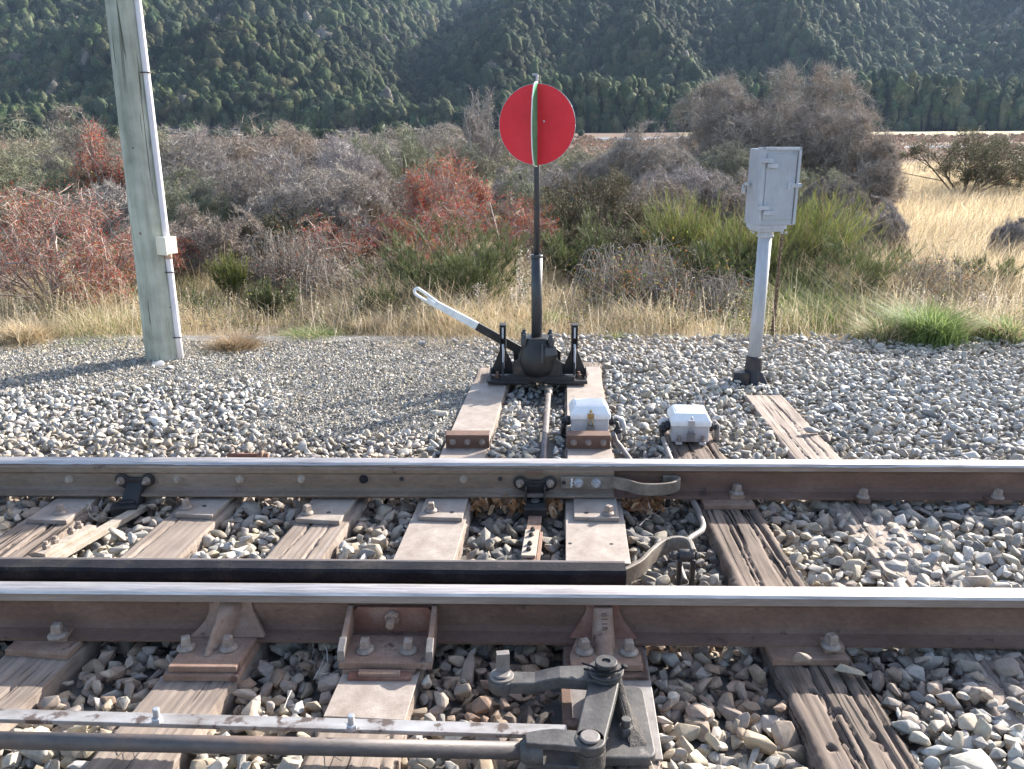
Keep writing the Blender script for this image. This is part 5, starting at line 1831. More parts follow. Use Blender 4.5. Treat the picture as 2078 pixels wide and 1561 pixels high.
def in_timber(x, y, pad):
    m_ = np.zeros(len(x), bool)
    for ax, ay, bx, by, hw in TIMBERS:
        dx, dy = bx - ax, by - ay
        L = math.hypot(dx, dy)
        u = ((x - ax) * dx + (y - ay) * dy) / L; w_ = np.abs(-(x - ax) * dy + (y - ay) * dx) / L
        m_ |= (u > -pad) & (u < L + pad) & (w_ < hw + pad)
    return m_

xA = PY(560, 780, 5.3).x
def region(x, y):
    """pixel-free description of the ballast in world terms"""
    pass

def make_ballast():
    rg = np.random.default_rng(77)
    near = [stone_proto(s_, 'near') for s_ in range(22)]
    mid = [stone_proto(100 + s_, 'mid') for s_ in range(16)]
    farp = [stone_proto(200 + s_, 'far') for s_ in range(12)]
    def scatter(y0, y1, pitch, zoff, size, protos, name, label, elong=.25, drop=0.0, xlim=None):
        ys = np.arange(y0, y1, pitch)
        P_ = []
        for y in ys:
            xm = y * .66 + .8
            x = np.arange(-xm, xm, pitch)
            P_.append(np.stack([x + rg.uniform(-.55, .55, len(x)) * pitch, y + rg.uniform(-.55, .55, len(x)) * pitch], 1))
        A = np.concatenate(P_)
        if drop: A = A[rg.random(len(A)) > drop]
        x, y = A[:, 0], A[:, 1]
        # bed level
        zb = np.full(len(x), -.052)
        right = sstep(.95, 1.35, x - (y - 2.5) * .30)                  # fuller bed at the right
        zb = zb + .032 * right * (y < YF + .1)
        zb = zb + np.where(y > YF + .12, .030, 0)
        crib = (y > YN + .1) & (y < YF - .02) & (x > -.35) & (x < 1.0)
        zb = zb - .016 * crib
        cribn = (y < YN) & (x > -.18) & (x < .28)
        zb = zb - .016 * cribn
        pit = np.exp(-(((x - .10) / .16) ** 2 + ((y - 5.15) / .28) ** 2))
        zb = zb - .07 * pit
        lft = (y > YN) & (y < YF) & (x < -1.35)
        zb = zb + .022 * lft
        zb = zb + .011 * wav(x, y, 3, 14, 10, 31)
        zb = zb - .03 * sstep(5.6, 6.6, y)
        r_ = size * np.exp(rg.normal(0, .24, len(x)))
        fine = np.maximum(sstep(0, .25, np.minimum(np.minimum(x + 1.65 + (y - 5.2) * .15, -.30 - x), np.minimum(y - 4.35 - .0 * x, 6.5 - y))), .8 * sstep(0, .5, np.minimum(y - 5.15 - .12 * wav(x, y, 1, 5, 6, 61), -.2 - x)))
        fine2 = fine * (name != 'fine')
        keep = ~((rg.random(len(x)) < fine2 * .80))
        r_ = r_ * (1 - .45 * fine2)
        pad = -.002 + r_ * .62
        inside = in_timber(x, y, 0) | np.zeros(len(x), bool)
        m2 = np.zeros(len(x), bool)
        for ax, ay, bx, by, hw in TIMBERS:
            dx, dy = bx - ax, by - ay; L = math.hypot(dx, dy)
            u = ((x - ax) * dx + (y - ay) * dy) / L; w_ = np.abs(-(x - ax) * dy + (y - ay) * dx) / L
            m2 |= (u > -pad) & (u < L + pad * .5) & (w_ < hw + pad)
        keep &= ~m2
        # keep the foot of rails and the open mechanism clear
        top = zb + zoff + r_ * .5
        for yc in (YN, YF):
            keep &= ~((np.abs(y - yc) < .072 + r_ * .7) & (top > -.012))
        keep &= ~((y > 2.44) & (y < 2.75) & (x < xt2 + .05) & (top > -.006))
        keep &= ~((y > 5.0) & (y < 5.62) & (np.abs(x - Cx) < .34) & (top > -.022))
        for (a_, b_, hw_, zt__) in SEGS:
            dx, dy = b_.x - a_.x, b_.y - a_.y; L = math.hypot(dx, dy)
            u = ((x - a_.x) * dx + (y - a_.y) * dy) / L; w_ = np.abs(-(x - a_.x) * dy + (y - a_.y) * dx) / L
            keep &= ~((u > 0) & (u < L) & (w_ < hw_ + r_ * .5) & (top > zt__))
        for (bx_, by_, br_) in BLOCKS:
            keep &= ~((np.hypot(x - bx_, y - by_) < br_ + r_ * .6) & (top > -.03))
        keep &= ~(y > 6.75 + .25 * wav(x, x * 0, 1.0, 5, 6, 3) + rg.normal(0, .12, len(x)))
        x, y, zb, r_ = x[keep], y[keep], zb[keep], r_[keep]
        n = len(x)
        which = rg.integers(0, len(protos), n)
        tilt = rand_rot(rg, n)
        # most stones lie nearly flat
        a1, a2 = rg.normal(0, .38, n), rg.normal(0, .38, n)
        Rx = np.zeros((n, 3, 3)); Rx[:, 0, 0] = 1; Rx[:, 1, 1] = np.cos(a1); Rx[:, 1, 2] = -np.sin(a1); Rx[:, 2, 1] = np.sin(a1); Rx[:, 2, 2] = np.cos(a1)
        Ry = np.zeros((n, 3, 3)); Ry[:, 1, 1] = 1; Ry[:, 0, 0] = np.cos(a2); Ry[:, 0, 2] = np.sin(a2); Ry[:, 2, 0] = -np.sin(a2); Ry[:, 2, 2] = np.cos(a2)
        M = np.einsum('nij,njk,nkl->nil', Rx, Ry, rotz(rg.uniform(0, 6.28, n)))
        wild = rg.random(n) < .22
        M[wild] = tilt[wild]
        sc = np.stack([r_ * rg.uniform(.95, 1.45, n), r_ * rg.uniform(.8, 1.1, n), r_ * rg.uniform(.75, 1.25, n)], -1)
        M = M * sc[:, None, :]
        T = np.stack([x, y, zb + zoff + rg.normal(0, .006, n)], -1)
        C = PAL_ST[rg.integers(0, len(PAL_ST), n)] * rg.uniform(.84, 1.14, (n, 1)) * np.where(y[:, None] > YF, np.array([1.03, 1.0, .955]), np.array([1.07, 1.0, .90]))
        # stones stained with brake dust beside the rails
        s_ = np.exp(-((y - (YN - .16)) / .22) ** 2) * .55 + np.exp(-((y - (YF - .12)) / .18) ** 2) * .45
        s_ = s_ + .55 * cribn[keep] + .35 * np.exp(-(((x - .75) / .25) ** 2 + ((y - 2.2) / .2) ** 2))
        s_ = s_ + .25 * np.exp(-((y - (YF + .35)) / .35) ** 2) * (x < -.3)
        s_ = np.clip(s_ + .15 * rg.normal(0, 1, n), 0, .85)[:, None]
        brown = np.array([.20, .125, .085]) * rg.uniform(.7, 1.4, (n, 1))
        C = C * (1 - s_) + brown * s_
        oil_shade = np.exp(-(((x - .05) / .14) ** 2 + ((y - 2.10) / .10) ** 2)) * .85 + np.exp(-(((x - .14) / .2) ** 2 + ((y - 5.1) / .25) ** 2)) * .6  # oily stones by the crank; shade painted between the timbers at the lever stand
        oil_shade = oil_shade + .45 * crib[keep]  # stones in the cribs coloured darker too
        C = C * (1 - np.clip(oil_shade, 0, .8))[:, None] + np.array([.05, .048, .046]) * np.clip(oil_shade, 0, .8)[:, None]
        cool = np.clip(right[keep] * .5 + sstep(4.2, 4.8, y) * .35, 0, .6)[:, None] * rg.uniform(.3, 1, (n, 1))
        C = C * (1 - cool) + (C.mean(1, keepdims=True) * np.array([1.0, 1.01, 1.02])) * cool * 1.06
        fz = sstep(5.4, 6.6, y)[:, None] * .5
        C = C * (1 - fz) + np.array([.34, .30, .25]) * fz
        C = C * (1.12 + .06 * sstep(3.9, 5.0, y))[:, None]
        V, Fc, Cc = merge(protos, which, M, T, C)
        o = np_mesh(name, V, Fc, Cc, 'stone', name == 'ballast')
        tag(o, label, 'stones', kind='stuff')
        print(name, n, len(Fc))
        return o
    global BLOCKS
    scatter(1.5, 3.75, .044, -.045, .028, mid, 'ballast', 'lowest layer of ballast stones seen in the gaps', drop=.04)
    scatter(1.5, 3.75, .040, -.020, .026, near, 'ballast', 'loose angular grey and tan ballast stones around the near rail', drop=.04)
    scatter(1.5, 3.75, .050, .004, .031, near, 'ballast', 'larger top layer of ballast stones between and in front of the rails', drop=.22)
    scatter(3.70, 6.9, .037, -.016, .0215, mid, 'ballast', 'grey ballast shoulder behind the far rail up to the grass', drop=.08)
    scatter(3.70, 6.9, .055, .000, .0245, mid, 'ballast', 'scattered larger stones on the shoulder behind the far rail', drop=.35)
    # fine gravel left of the lever stand
    pitch = .0165
    ys = np.arange(4.2, 6.7, pitch); Pp = []
    for y in ys:
        x = np.arange(-4.8, .1, pitch); Pp.append(np.stack([x + rg.uniform(-.5, .5, len(x)) * pitch, y + rg.uniform(-.5, .5, len(x)) * pitch], 1))
    A = np.concatenate(Pp); x, y = A[:, 0], A[:, 1]
    m_ = np.maximum(np.minimum(np.minimum(x + 1.75 + (y - 5.2) * .15, -.22 - x), y - 4.3), np.minimum(y - 5.1 - .12 * wav(x, y, 1, 5, 6, 61), -.22 - x))
    k = (rg.random(len(x)) < sstep(-.1, .35, m_)) & ~in_timber(x, y, .004)
    k &= ~((y > 5.0) & (y < 5.62) & (np.abs(x - Cx) < .34))
    x, y = x[k], y[k]; n = len(x)
    r_ = .0088 * np.exp(rg.normal(0, .35, n))
    M = rand_rot(rg, n) * np.stack([r_ * 1.2, r_, r_], -1)[:, None, :]
    z = -.026 - .03 * sstep(5.6, 6.6, y) + .004 * wav(x, y, 3, 14, 10, 31) + rg.normal(0, .003, n)
    C = PAL_ST[rg.integers(0, len(PAL_ST), n)] * rg.uniform(.72, 1.25, (n, 1)) * np.array([1.04, 1.0, .94])
    V, Fc, Cc = merge(farp, rg.integers(0, len(farp), n), M, np.stack([x, y, z], -1), C)
    o = np_mesh('gravel', V, Fc, Cc, 'stone', False)
    tag(o, 'fine dusty gravel left of the lever stand', 'gravel', kind='stuff')
    # its bed
    gx = np.linspace(-5.0, .25, 60); gy = np.linspace(4.2, 6.9, 60)
    XX, YY = np.meshgrid(gx, gy, indexing='ij')
    ZZ = -.034 - .03 * sstep(5.6, 6.6, YY) + .004 * wav(XX, YY, 3, 14, 10, 31)
    ed = np.maximum(np.minimum(np.minimum(XX + 1.85 + (YY - 5.2) * .15, -.10 - XX), YY - 4.35), np.minimum(YY - 5.15, -.1 - XX))
    ZZ = ZZ - .06 * (1 - sstep(-.1, .25, ed))
    idx = np.arange(3600).reshape(60, 60)
    Q = np.stack([idx[:-1, :-1], idx[1:, :-1], idx[1:, 1:], idx[:-1, 1:]], -1).reshape(-1, 4)
    Vb = np.stack([XX, YY, ZZ], -1).reshape(-1, 3)
    cb = np.tile([.25, .235, .215], (3600, 1))
    o = np_mesh('path', Vb, Q, cb, 'soil', True); tag(o, None, None, kind='structure')
    # bed under the stones
    gx = np.linspace(-6, 6, 200); gy = np.linspace(1.0, 6.6, 120)
    XX, YY = np.meshgrid(gx, gy, indexing='ij')
    ZZ = -.118 + 0 * XX + np.where(YY > YF + .12, .050, 0) - .03 * sstep(5.6, 6.6, YY) - .07 * np.exp(-(((XX - .10) / .2) ** 2 + ((YY - 5.15) / .3) ** 2))
    idx = np.arange(200 * 120).reshape(200, 120)
    Q = np.stack([idx[:-1, :-1], idx[1:, :-1], idx[1:, 1:], idx[:-1, 1:]], -1).reshape(-1, 4)
    Vb = np.stack([XX, YY, ZZ], -1).reshape(-1, 3)
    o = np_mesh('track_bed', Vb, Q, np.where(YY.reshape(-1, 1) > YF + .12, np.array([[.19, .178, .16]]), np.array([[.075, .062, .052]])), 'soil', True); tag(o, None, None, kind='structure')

BLOCKS = [(C.x + .05, C.y - .06, .10), (P(1197, 1500, .03).x, P(1197, 1500, .03).y, .06), (B0.x, Yr, .10), (POLE.x + .01, POLE.y, .15)]
make_ballast()

# a few individual stones that stand out
def loose_stone(px, py, r_, sc, z, label, seed, col, rot):
    V, Fc = stone_proto(seed, 'near')
    V = V * np.array(sc) * r_
    o = np_mesh('stone', V, Fc, np.tile(col, (len(V), 1)), 'stone', True)
    q_ = P(px, py, z)
    o.location = q_; o.rotation_euler = rot
    tag(o, label, 'stone')
loose_stone(1626, 1338, .040, (1.0, .8, 1.3), .035, 'upright brownish stone leaning on the reddish tie plate of the split sleeper', 3, (.27, .22, .185), (.3, .5, .4))
loose_stone(1718, 1362, .042, (1.4, .7, .9), -.002, 'pointed tan stone lying flat on the split sleeper just below its tie plate', 7, (.33, .285, .22), (0, .1, -.3))
loose_stone(1647, 873, .045, (1.4, .8, .8), .0, 'grey stone resting on the pale rightmost sleeper', 9, (.35, .345, .33), (0, .1, .2))
loose_stone(322, 740, .065, (1.0, .8, 1.0), -.02, 'pale angular stone at the foot of the pole, leftmost of three', 11, (.46, .45, .44), (.2, .4, 1))
loose_stone(345, 746, .045, (1.1, .8, .8), -.02, 'middle white stone at the foot of the pole', 12, (.52, .5, .48), (.2, .1, 2))
loose_stone(858, 697, .045, (1.2, .8, 1.0), -.03, 'dark grey stone on the gravel edge left of the lever stand', 13, (.22, .23, .25), (.2, .1, .5))
loose_stone(890, 840, .06, (1.3, .8, .7), -.01, 'long pale stone on the fine gravel just left of the plated timber', 14, (.36, .335, .29), (.1, .1, .1))
# ------------------------------------------------------------------ plants
def unit(v): return v / (np.linalg.norm(v, axis=-1, keepdims=True) + 1e-9)

def grow(rg, base, n0, spread, L0, levels, up0=1.0, bend=.12):
    """branching skeleton. levels = [(children, length ratio, spread, gravity)]; returns list of (P0, P1, dir, level)"""
    a = rg.uniform(0, 6.28, n0)
    r_ = spread * np.sqrt(rg.random(n0))
    d = np.stack([np.cos(a) * r_, np.sin(a) * r_, np.full(n0, up0)], -1)
    d = unit(d + rg.normal(0, .08, (n0, 3)))
    P0 = base + np.stack([np.cos(a), np.sin(a), np.zeros(n0)], -1) * (.06 * rg.random((n0, 1)))
    Lg = L0 * rg.uniform(.6, 1.15, (n0, 1))
    out = []
    cur = (P0, P0 + d * Lg, d, Lg)
    out.append((cur[0], cur[1], cur[2], 0))
    for li, (k, ratio, sp, g) in enumerate(levels):
        p0, p1, dd, LL = cur
        n = len(p0) * k
        pi = np.repeat(np.arange(len(p0)), k)
        t_ = rg.uniform(.35, 1.0, (n, 1))
        s0 = p0[pi] + (p1[pi] - p0[pi]) * t_
        nd = unit(dd[pi] + rg.normal(0, sp, (n, 3)) + np.array([0, 0, g]))
        nl = LL[pi] * ratio * rg.uniform(.5, 1.2, (n, 1))
        cur = (s0, s0 + nd * nl, nd, nl)
        out.append((cur[0], cur[1], cur[2], li + 1))
    return out

def ribbons(rg, P0, P1, w0, w1, bow=.0, facing=None):
    """two-piece ribbons from P0 to P1, quads"""
    n = len(P0)
    d = unit(P1 - P0)
    side = unit(np.cross(d, rg.normal(0, 1, (n, 3))))
    L = np.linalg.norm(P1 - P0, axis=1, keepdims=True)
    mid = (P0 + P1) / 2 + unit(rg.normal(0, 1, (n, 3))) * L * bow
    w0 = np.broadcast_to(np.asarray(w0, float).reshape(-1, 1), (n, 1)); w1 = np.broadcast_to(np.asarray(w1, float).reshape(-1, 1), (n, 1))
    wm = (w0 + w1) / 2
    V = np.stack([P0 - side * w0, P0 + side * w0, mid - side * wm, mid + side * wm, P1 - side * w1, P1 + side * w1], 1)
    b = np.arange(n)[:, None] * 6
    F = np.concatenate([b + np.array([[0, 1, 3, 2]]), b + np.array([[2, 3, 5, 4]])])
    return V.reshape(-1, 3), F

def prisms(P0, P1, r0, r1):
    n = len(P0); d = unit(P1 - P0)
    ref = np.where(np.abs(d[:, 2:3]) > .9, np.array([[1., 0, 0]]), np.array([[0., 0, 1]]))
    a = unit(np.cross(d, ref)); b = np.cross(d, a)
    V = []
    for (Pp, r_) in ((P0, r0), (P1, r1)):
        for k in range(4):
            an = math.pi / 2 * k
            V.append(Pp + (a * math.cos(an) + b * math.sin(an)) * r_)
    V = np.stack(V, 1)
    bb = np.arange(n)[:, None] * 8
    F = np.concatenate([bb + np.array([[k, (k + 1) % 4, 4 + (k + 1) % 4, 4 + k]]) for k in range(4)])
    return V.reshape(-1, 3), F

def leaves(rg, c, s_, up=.3):
    n = len(c)
    a = unit(rg.normal(0, 1, (n, 3))); nrm = unit(rg.normal(0, 1, (n, 3)) + np.array([0, 0, up]))
    b = unit(np.cross(a, nrm)); a = np.cross(nrm, b)
    s_ = np.asarray(s_).reshape(-1, 1)
    V = np.stack([c - a * s_, c - b * s_ * .45, c + a * s_, c + b * s_ * .45], 1)
    return V.reshape(-1, 3), np.arange(n * 4).reshape(-1, 4)

def pick(rg, pal, n, vary=.25):
    pal = np.array(pal)
    return pal[rg.integers(0, len(pal), n)] * rg.uniform(1 - vary, 1 + vary, (n, 1))

class Plant:
    def __init__(s): s.V = []; s.F = []; s.C = []; s.o = 0
    def add(s, VF, C, per):
        V, F = VF
        s.V.append(V); s.F.append(F + s.o); s.C.append(np.repeat(C, per, 0)); s.o += len(V)
    def arrays(s): return np.concatenate(s.V), np.concatenate(s.F), np.concatenate(s.C)

GREY = [[.265, .237, .222], [.35, .315, .295], [.19, .168, .158], [.44, .405, .38], [.29, .25, .23]]
BROWN = [[.125, .09, .065], [.17, .125, .09], [.09, .065, .05], [.21, .16, .115]]
PALE = [[.34, .29, .245], [.44, .40, .36], [.27, .22, .18]]
RED = [[.50, .05, .035], [.58, .07, .04], [.42, .03, .035], [.52, .12, .05]]
AUT = [[.62, .22, .05], [.60, .38, .08], [.5, .12, .05], [.45, .42, .10]]
GRN = [[.10, .15, .035], [.14, .19, .05], [.075, .12, .035], [.19, .22, .07]]
BRM = [[.085, .115, .045], [.11, .14, .055], [.07, .10, .045], [.15, .165, .065], [.14, .12, .08]]
BRY = [[.15, .195, .05], [.21, .235, .065], [.10, .135, .045], [.24, .225, .08], [.17, .14, .08]]
OLV = [[.075, .085, .045], [.10, .105, .06], [.055, .065, .035], [.135, .13, .085]]

def fit(parts, px, top_py, Y, wpx, z0, lean=0):
    """scale the skeleton so that it reaches the measured height and width at distance Y"""
    allp = np.concatenate([p[1] for p in parts])
    hz = np.percentile(allp[:, 2], 98.3); wx = np.percentile(np.abs(allp[:, 0]), 95)
    top = PY(px, top_py, Y)
    H = top.z - z0
    W = (PY(px + wpx / 2, top_py, Y).x - PY(px - wpx / 2, top_py, Y).x) / 2
    s_ = np.array([W / wx, W / wx, H / hz])
    return s_, H, W

def shrub(name, label, px, top_py, Y, wpx, kind, seed, cat='shrub', group=None, dens=1.0, px0=None, tint=None):
    rg = np.random.default_rng(seed)
    px0 = px if px0 is None else px0
    if tint is None and kind in ('grey', 'olive'):
        tint = np.array([(1, 1, 1), (1.12, 1.10, 1.04), (.84, .90, .70), (1.12, 1.12, 1.16), (.78, .76, .72), (1.0, .93, .84), (.80, .92, .66)][seed * 5 % 7])
    X = PY(px, top_py, Y).x
    z0 = float(ground_h(np.array([X]), np.array([Y]))[0]) - .02
    w_tw = .0016 + Y * .00011
    wood, fol = Plant(), Plant()
    if kind in ('grey', 'olive', 'heath', 'bare'):
        n0 = {'grey': 11, 'olive': 11, 'heath': 16, 'bare': 4}[kind]
        lv = {'grey': [(5, .62, .42, .05), (5, .62, .5, .02), (6, .55, .6, .0), (4, .6, .7, 0)],
              'olive': [(5, .62, .42, .05), (5, .62, .5, .05), (5, .55, .6, .05)],
              'heath': [(5, .6, .5, .1), (5, .6, .6, .0), (4, .6, .6, 0)],
              'bare': [(6, .6, .45, .1), (5, .62, .5, .1), (5, .6, .6, .0), (3, .6, .6, 0)]}[kind]
        sk_ = grow(rg, np.zeros(3), n0, {'grey': .95, 'olive': .9, 'heath': 1.2, 'bare': .5}[kind], .55, lv)
        cw = GREY if kind in ('grey', 'bare') else BROWN
    elif kind == 'rose':
        sk_ = grow(rg, np.zeros(3), 14, .75, .75, [(5, .55, .35, .05), (5, .55, .5, -.15), (4, .5, .6, -.2)])
        cw = [[.30, .23, .20], [.38, .30, .27], [.44, .37, .33], [.24, .16, .14]]
    elif kind == 'broom':
        sk_ = grow(rg, np.zeros(3), 60, .55, .6, [(5, .62, .26, .25), (5, .6, .26, .25)]) if seed % 2 == 0 else grow(rg, np.zeros(3), 26, 1.1, .5, [(5, .6, .4, .15), (5, .55, .45, .2), (3, .5, .4, .3)])
        cw = BRM
    elif kind == 'bramble':
        sk_ = grow(rg, np.zeros(3), 34, 1.5, .40, [(5, .8, .7, -.1), (6, .6, .9, -.2)])
        cw = PALE + BROWN
    s_, H, W = fit(sk_, px, top_py, Y, wpx, z0)
    off = np.array([0, 0, 0.0])
    def dome(p):
        if kind in ('broom', 'bramble', 'bare'): return p
        q_ = p / np.array([W * 1.04, W * 1.04, H * 1.02]); rho = np.linalg.norm(q_, axis=1, keepdims=True)
        return p * np.where(rho > 1, (1 + (rho - 1) * .22) / rho, 1)
    sk_ = [(dome(p0 * s_) / s_, dome(p1 * s_) / s_, dd, lev) for (p0, p1, dd, lev) in sk_]
    if kind == 'bramble':                       # arching canes
        n = int(150 * dens)
        a = rg.uniform(0, 6.28, n); rr = rg.uniform(.35, 1.0, n)[:, None] * W
        b0 = np.stack([rg.uniform(-.6, .6, n) * W, rg.uniform(-.4, .4, n) * W, np.zeros(n)], -1)
        d = np.stack([np.cos(a), np.sin(a), np.zeros(n)], -1)
        hh = rg.uniform(.45, 1.0, (n, 1)) * H
        prev = b0
        cc = pick(rg, PALE, n, .2)
        for i in range(1, 9):
            f = i / 8
            z = hh * np.sin(math.pi * f * .86) 
            cur = b0 + d * rr * f * .9; cur[:, 2:3] = z
            wood.add(prisms(prev, cur, .0020, .0016), cc, 8)
            prev = cur
    for li, (p0, p1, dd, lev) in enumerate(sk_):
        p0 = p0 * s_ + off; p1 = p1 * s_ + off
        n = len(p0)
        last = li == len(sk_) - 1
        if kind == 'broom':
            if li == 0:
                wood.add(prisms(p0, p1, .006, .004), pick(rg, BROWN, n), 8)
            else:
                q = BRM if seed % 2 else BRY
                c = pick(rg, q, n, .3)
                f = np.clip(p1[:, 2:3] / H, 0, 1)
                fol.add(ribbons(rg, p0, p1 + np.array([0, 0, .04 * H]), w_tw * 1.0, w_tw * .5, .08), c, 6)
                if last:
                    for _ in range(int(3 * dens)):
                        t_ = rg.uniform(.2, 1.1, (n, 1))
                        a_ = p0 + (p1 - p0) * t_
                        b_ = a_ + unit(dd + rg.normal(0, .34, (n, 3)) + np.array([0, 0, .3])) * ((.10 if seed % 2 == 0 else .07) * H * rg.uniform(.5, 1.4, (n, 1)))
                        fol.add(ribbons(rg, a_, b_, w_tw * .85, w_tw * .35, .09), pick(rg, q, n, .4), 6)
        else:
            if li < 2:
                r0 = ([.016, .009] if kind != 'bramble' else [.004, .003])[li] * (1.6 if kind == 'bare' else 1) * min(1.6, Y / 12 + .3)
                wood.add(prisms(p0, p1, r0, r0 * .6), pick(rg, cw, n), 8)
            else:
                k = w_tw * (1.0 if last else 1.5)
                wood.add(ribbons(rg, p0, p1, k, k * .5, .08), pick(rg, cw, n, .3), 6)
            if last:
                reps = {'grey': 4, 'olive': 3, 'heath': 2, 'bare': 2, 'rose': 3, 'bramble': 2}[kind]
                for _ in range(int(reps * dens)):
                    t_ = rg.uniform(.0, 1.1, (n, 1))
                    a_ = p0 + (p1 - p0) * t_
                    b_ = a_ + unit(dd * .6 + rg.normal(0, .7, (n, 3))) * (.05 * H * rg.uniform(.5, 1.5, (n, 1)))
                    wood.add(ribbons(rg, a_, b_, w_tw * .8, w_tw * .4, .08), pick(rg, cw, n, .35), 6)
        if last:
            if kind == 'grey' or kind == 'bare':
                m_ = int(n * (3.0 if kind == 'grey' else .8) * dens); i = rg.integers(0, n, m_)
                c = p0[i] + (p1 - p0)[i] * rg.random((m_, 1)) + rg.normal(0, .02 * H, (m_, 3))
                fol.add(leaves(rg, c, rg.uniform(.004, .009, m_) * (Y / 12)), pick(rg, [[.30, .26, .22], [.22, .19, .15], [.40, .36, .31], [.20, .18, .13]], m_, .3), 4)
            if kind in ('olive', 'heath'):
                m_ = int(n * (9 if kind == 'olive' else 5) * dens); i = rg.integers(0, n, m_)
                c = p0[i] + (p1 - p0)[i] * rg.random((m_, 1)) + rg.normal(0, .03 * H, (m_, 3))
                fol.add(leaves(rg, c, rg.uniform(.006, .014, m_) * (Y / 12)), pick(rg, OLV if kind == 'olive' else [[.19, .13, .10], [.16, .12, .09], [.26, .13, .07], [.13, .12, .07]], m_, .35), 4)
            if kind == 'rose':
                m_ = int(n * 3.8 * dens); i = rg.integers(0, n, m_)
                c = p0[i] + (p1 - p0)[i] * rg.random((m_, 1)) + rg.normal(0, .02 * H, (m_, 3))
                c = c[c[:, 2] > .25 * H]; m_ = len(c)
                fol.add(leaves(rg, c, rg.uniform(.006, .011, m_) * (Y / 10)), pick(rg, (AUT + AUT[:1] if seed in (1, 3, 6) else AUT[1:]) + GRN * 2 + [[.34, .24, .15], [.32, .28, .20]] * 2, m_, .3), 4)
                m_ = int(n * 3.6 * dens); i = rg.integers(0, n, m_)
                c = p0[i] + (p1 - p0)[i] * rg.random((m_, 1)) + rg.normal(0, .03 * H, (m_, 3))
                c = c[c[:, 2] > (.32 + .2 * rg.random(m_)) * H]; m_ = len(c)
                fol.add(leaves(rg, c, rg.uniform(.007, .011, m_) * (Y / 9)), pick(rg, RED, m_, .25), 4)
            if kind == 'bramble':
                m_ = int(n * 4.0 * dens); i = rg.integers(0, n, m_)
                c = p0[i] + (p1 - p0)[i] * rg.random((m_, 1)) + rg.normal(0, .05 * H, (m_, 3))
                fol.add(leaves(rg, c, rg.uniform(.006, .016, m_) * (Y / 9)), pick(rg, (AUT + GRN * 2 + BROWN) if seed % 2 else (BROWN + PALE + [[.3, .1, .05]]), m_, .3), 4)
    e = bpy.data.objects.new(name, None); COL.objects.link(e)
    e.location = (X, Y, z0)
    tag(e, label, cat, group)
    if wood.V:
        V, F, Cc = wood.arrays(); Cc = Cc * (tint if tint is not None else 1); np_mesh('branches', V, F, Cc, 'twig', False, e)
    if fol.V:
        V, F, Cc = fol.arrays(); np_mesh('foliage', V, F, Cc, 'leafy', False, e)
    return e

def weeds():
    rg = np.random.default_rng(191)
    n = 420
    y = 7.0 + 2.0 * rg.random(n); x = y * rg.uniform(-.66, .66, n)
    z = ground_h(x, y); h = rg.uniform(.15, .45, n)
    pl_ = Plant()
    for k in range(5):
        d = unit(np.stack([rg.normal(0, .35, n), rg.normal(0, .35, n), np.ones(n)], -1))
        p0 = np.stack([x, y, z], -1); p1 = p0 + d * h[:, None] * rg.uniform(.6, 1.1, (n, 1))
        col = pick(rg, BROWN + GREY[:2], n, .2)
        pl_.add(ribbons(rg, p0, p1, .0017, .0010, .08), col, 6)
        for _ in range(10):
            c = p0 + (p1 - p0) * rg.uniform(.25, 1.05, (n, 1)) + rg.normal(0, .018, (n, 3))
            cc = pick(rg, GRN + OLV + BROWN + AUT[3:], n, .3)
            pl_.add(leaves(rg, c, rg.uniform(.006, .013, n)), cc, 4)
    V, F, Cc = pl_.arrays()
    o = np_mesh('weeds', V, F, Cc, 'leafy', False)
    tag(o, 'low leafy brown and green weeds mixed into the verge grass', 'weeds', kind='stuff')
weeds()

GS = 'shrubs beyond the ballast'
sh = shrub
# red rose hips
sh('rose_bush', 'large rosehip bush thick with red berries at the left edge, in front of the pole', 90, 345, 8.3, 330, 'rose', 1, dens=1.4)
sh('rose_bush', 'smaller rosehip bush between the big berry bush and the pole, yellowing leaves', 225, 440, 8.9, 170, 'rose', 2, dens=1.2)
sh('rose_bush', 'tall orange and red rosehip bush left of the round red target', 905, 298, 12.0, 190, 'rose', 3, dens=1.5)
sh('rose_bush', 'wide dusty pink rosehip bush behind the mast of the lever stand', 990, 372, 10.6, 300, 'rose', 4, dens=1.8)
sh('rose_bush', 'low rosehip thicket with dark shade behind it, left of centre', 690, 432, 10.9, 260, 'rose', 5, dens=1.1)
sh('rose_bush', 'red-tipped rosehip bush reaching above the grey scrub at far left', 195, 250, 15.5, 120, 'rose', 6)
# grey scrub
sh('grey_shrub', 'grey twiggy shrub at the left edge below the dark trees', 40, 290, 15.5, 280, 'grey', 11, group=None)
sh('grey_shrub', 'grey twiggy shrub with a pointed crown left of the pole', 130, 225, 18.0, 200, 'grey', 12)
sh('grey_shrub', 'brown-grey shrub directly behind the pole', 270, 262, 16.5, 230, 'grey', 13)
sh('grey_shrub', 'broad purple-grey shrub right of the pole', 440, 268, 16.0, 300, 'grey', 14)
sh('grey_shrub', 'dark twiggy shrub low beside the pole, before the patch of dry grass', 420, 395, 10.6, 230, 'grey', 15)
sh('grey_shrub', 'purple-grey shrub mass left of centre below the forest spur', 630, 262, 15.0, 300, 'grey', 16)
sh('grey_shrub', 'dark shaded shrub under the grey mass left of centre', 640, 340, 12.6, 330, 'grey', 17)
sh('grey_shrub', 'pale grey shrub between the orange rosehip and the forest spur', 790, 262, 17.0, 240, 'grey', 18)
sh('bare_tree', 'small bare lichened tree just left of the red target', 968, 195, 20.0, 110, 'bare', 19, cat='tree', dens=1.3)
sh('grey_shrub', 'pale brown shrub filling the gap left of the target', 930, 285, 19.5, 200, 'grey', 20)
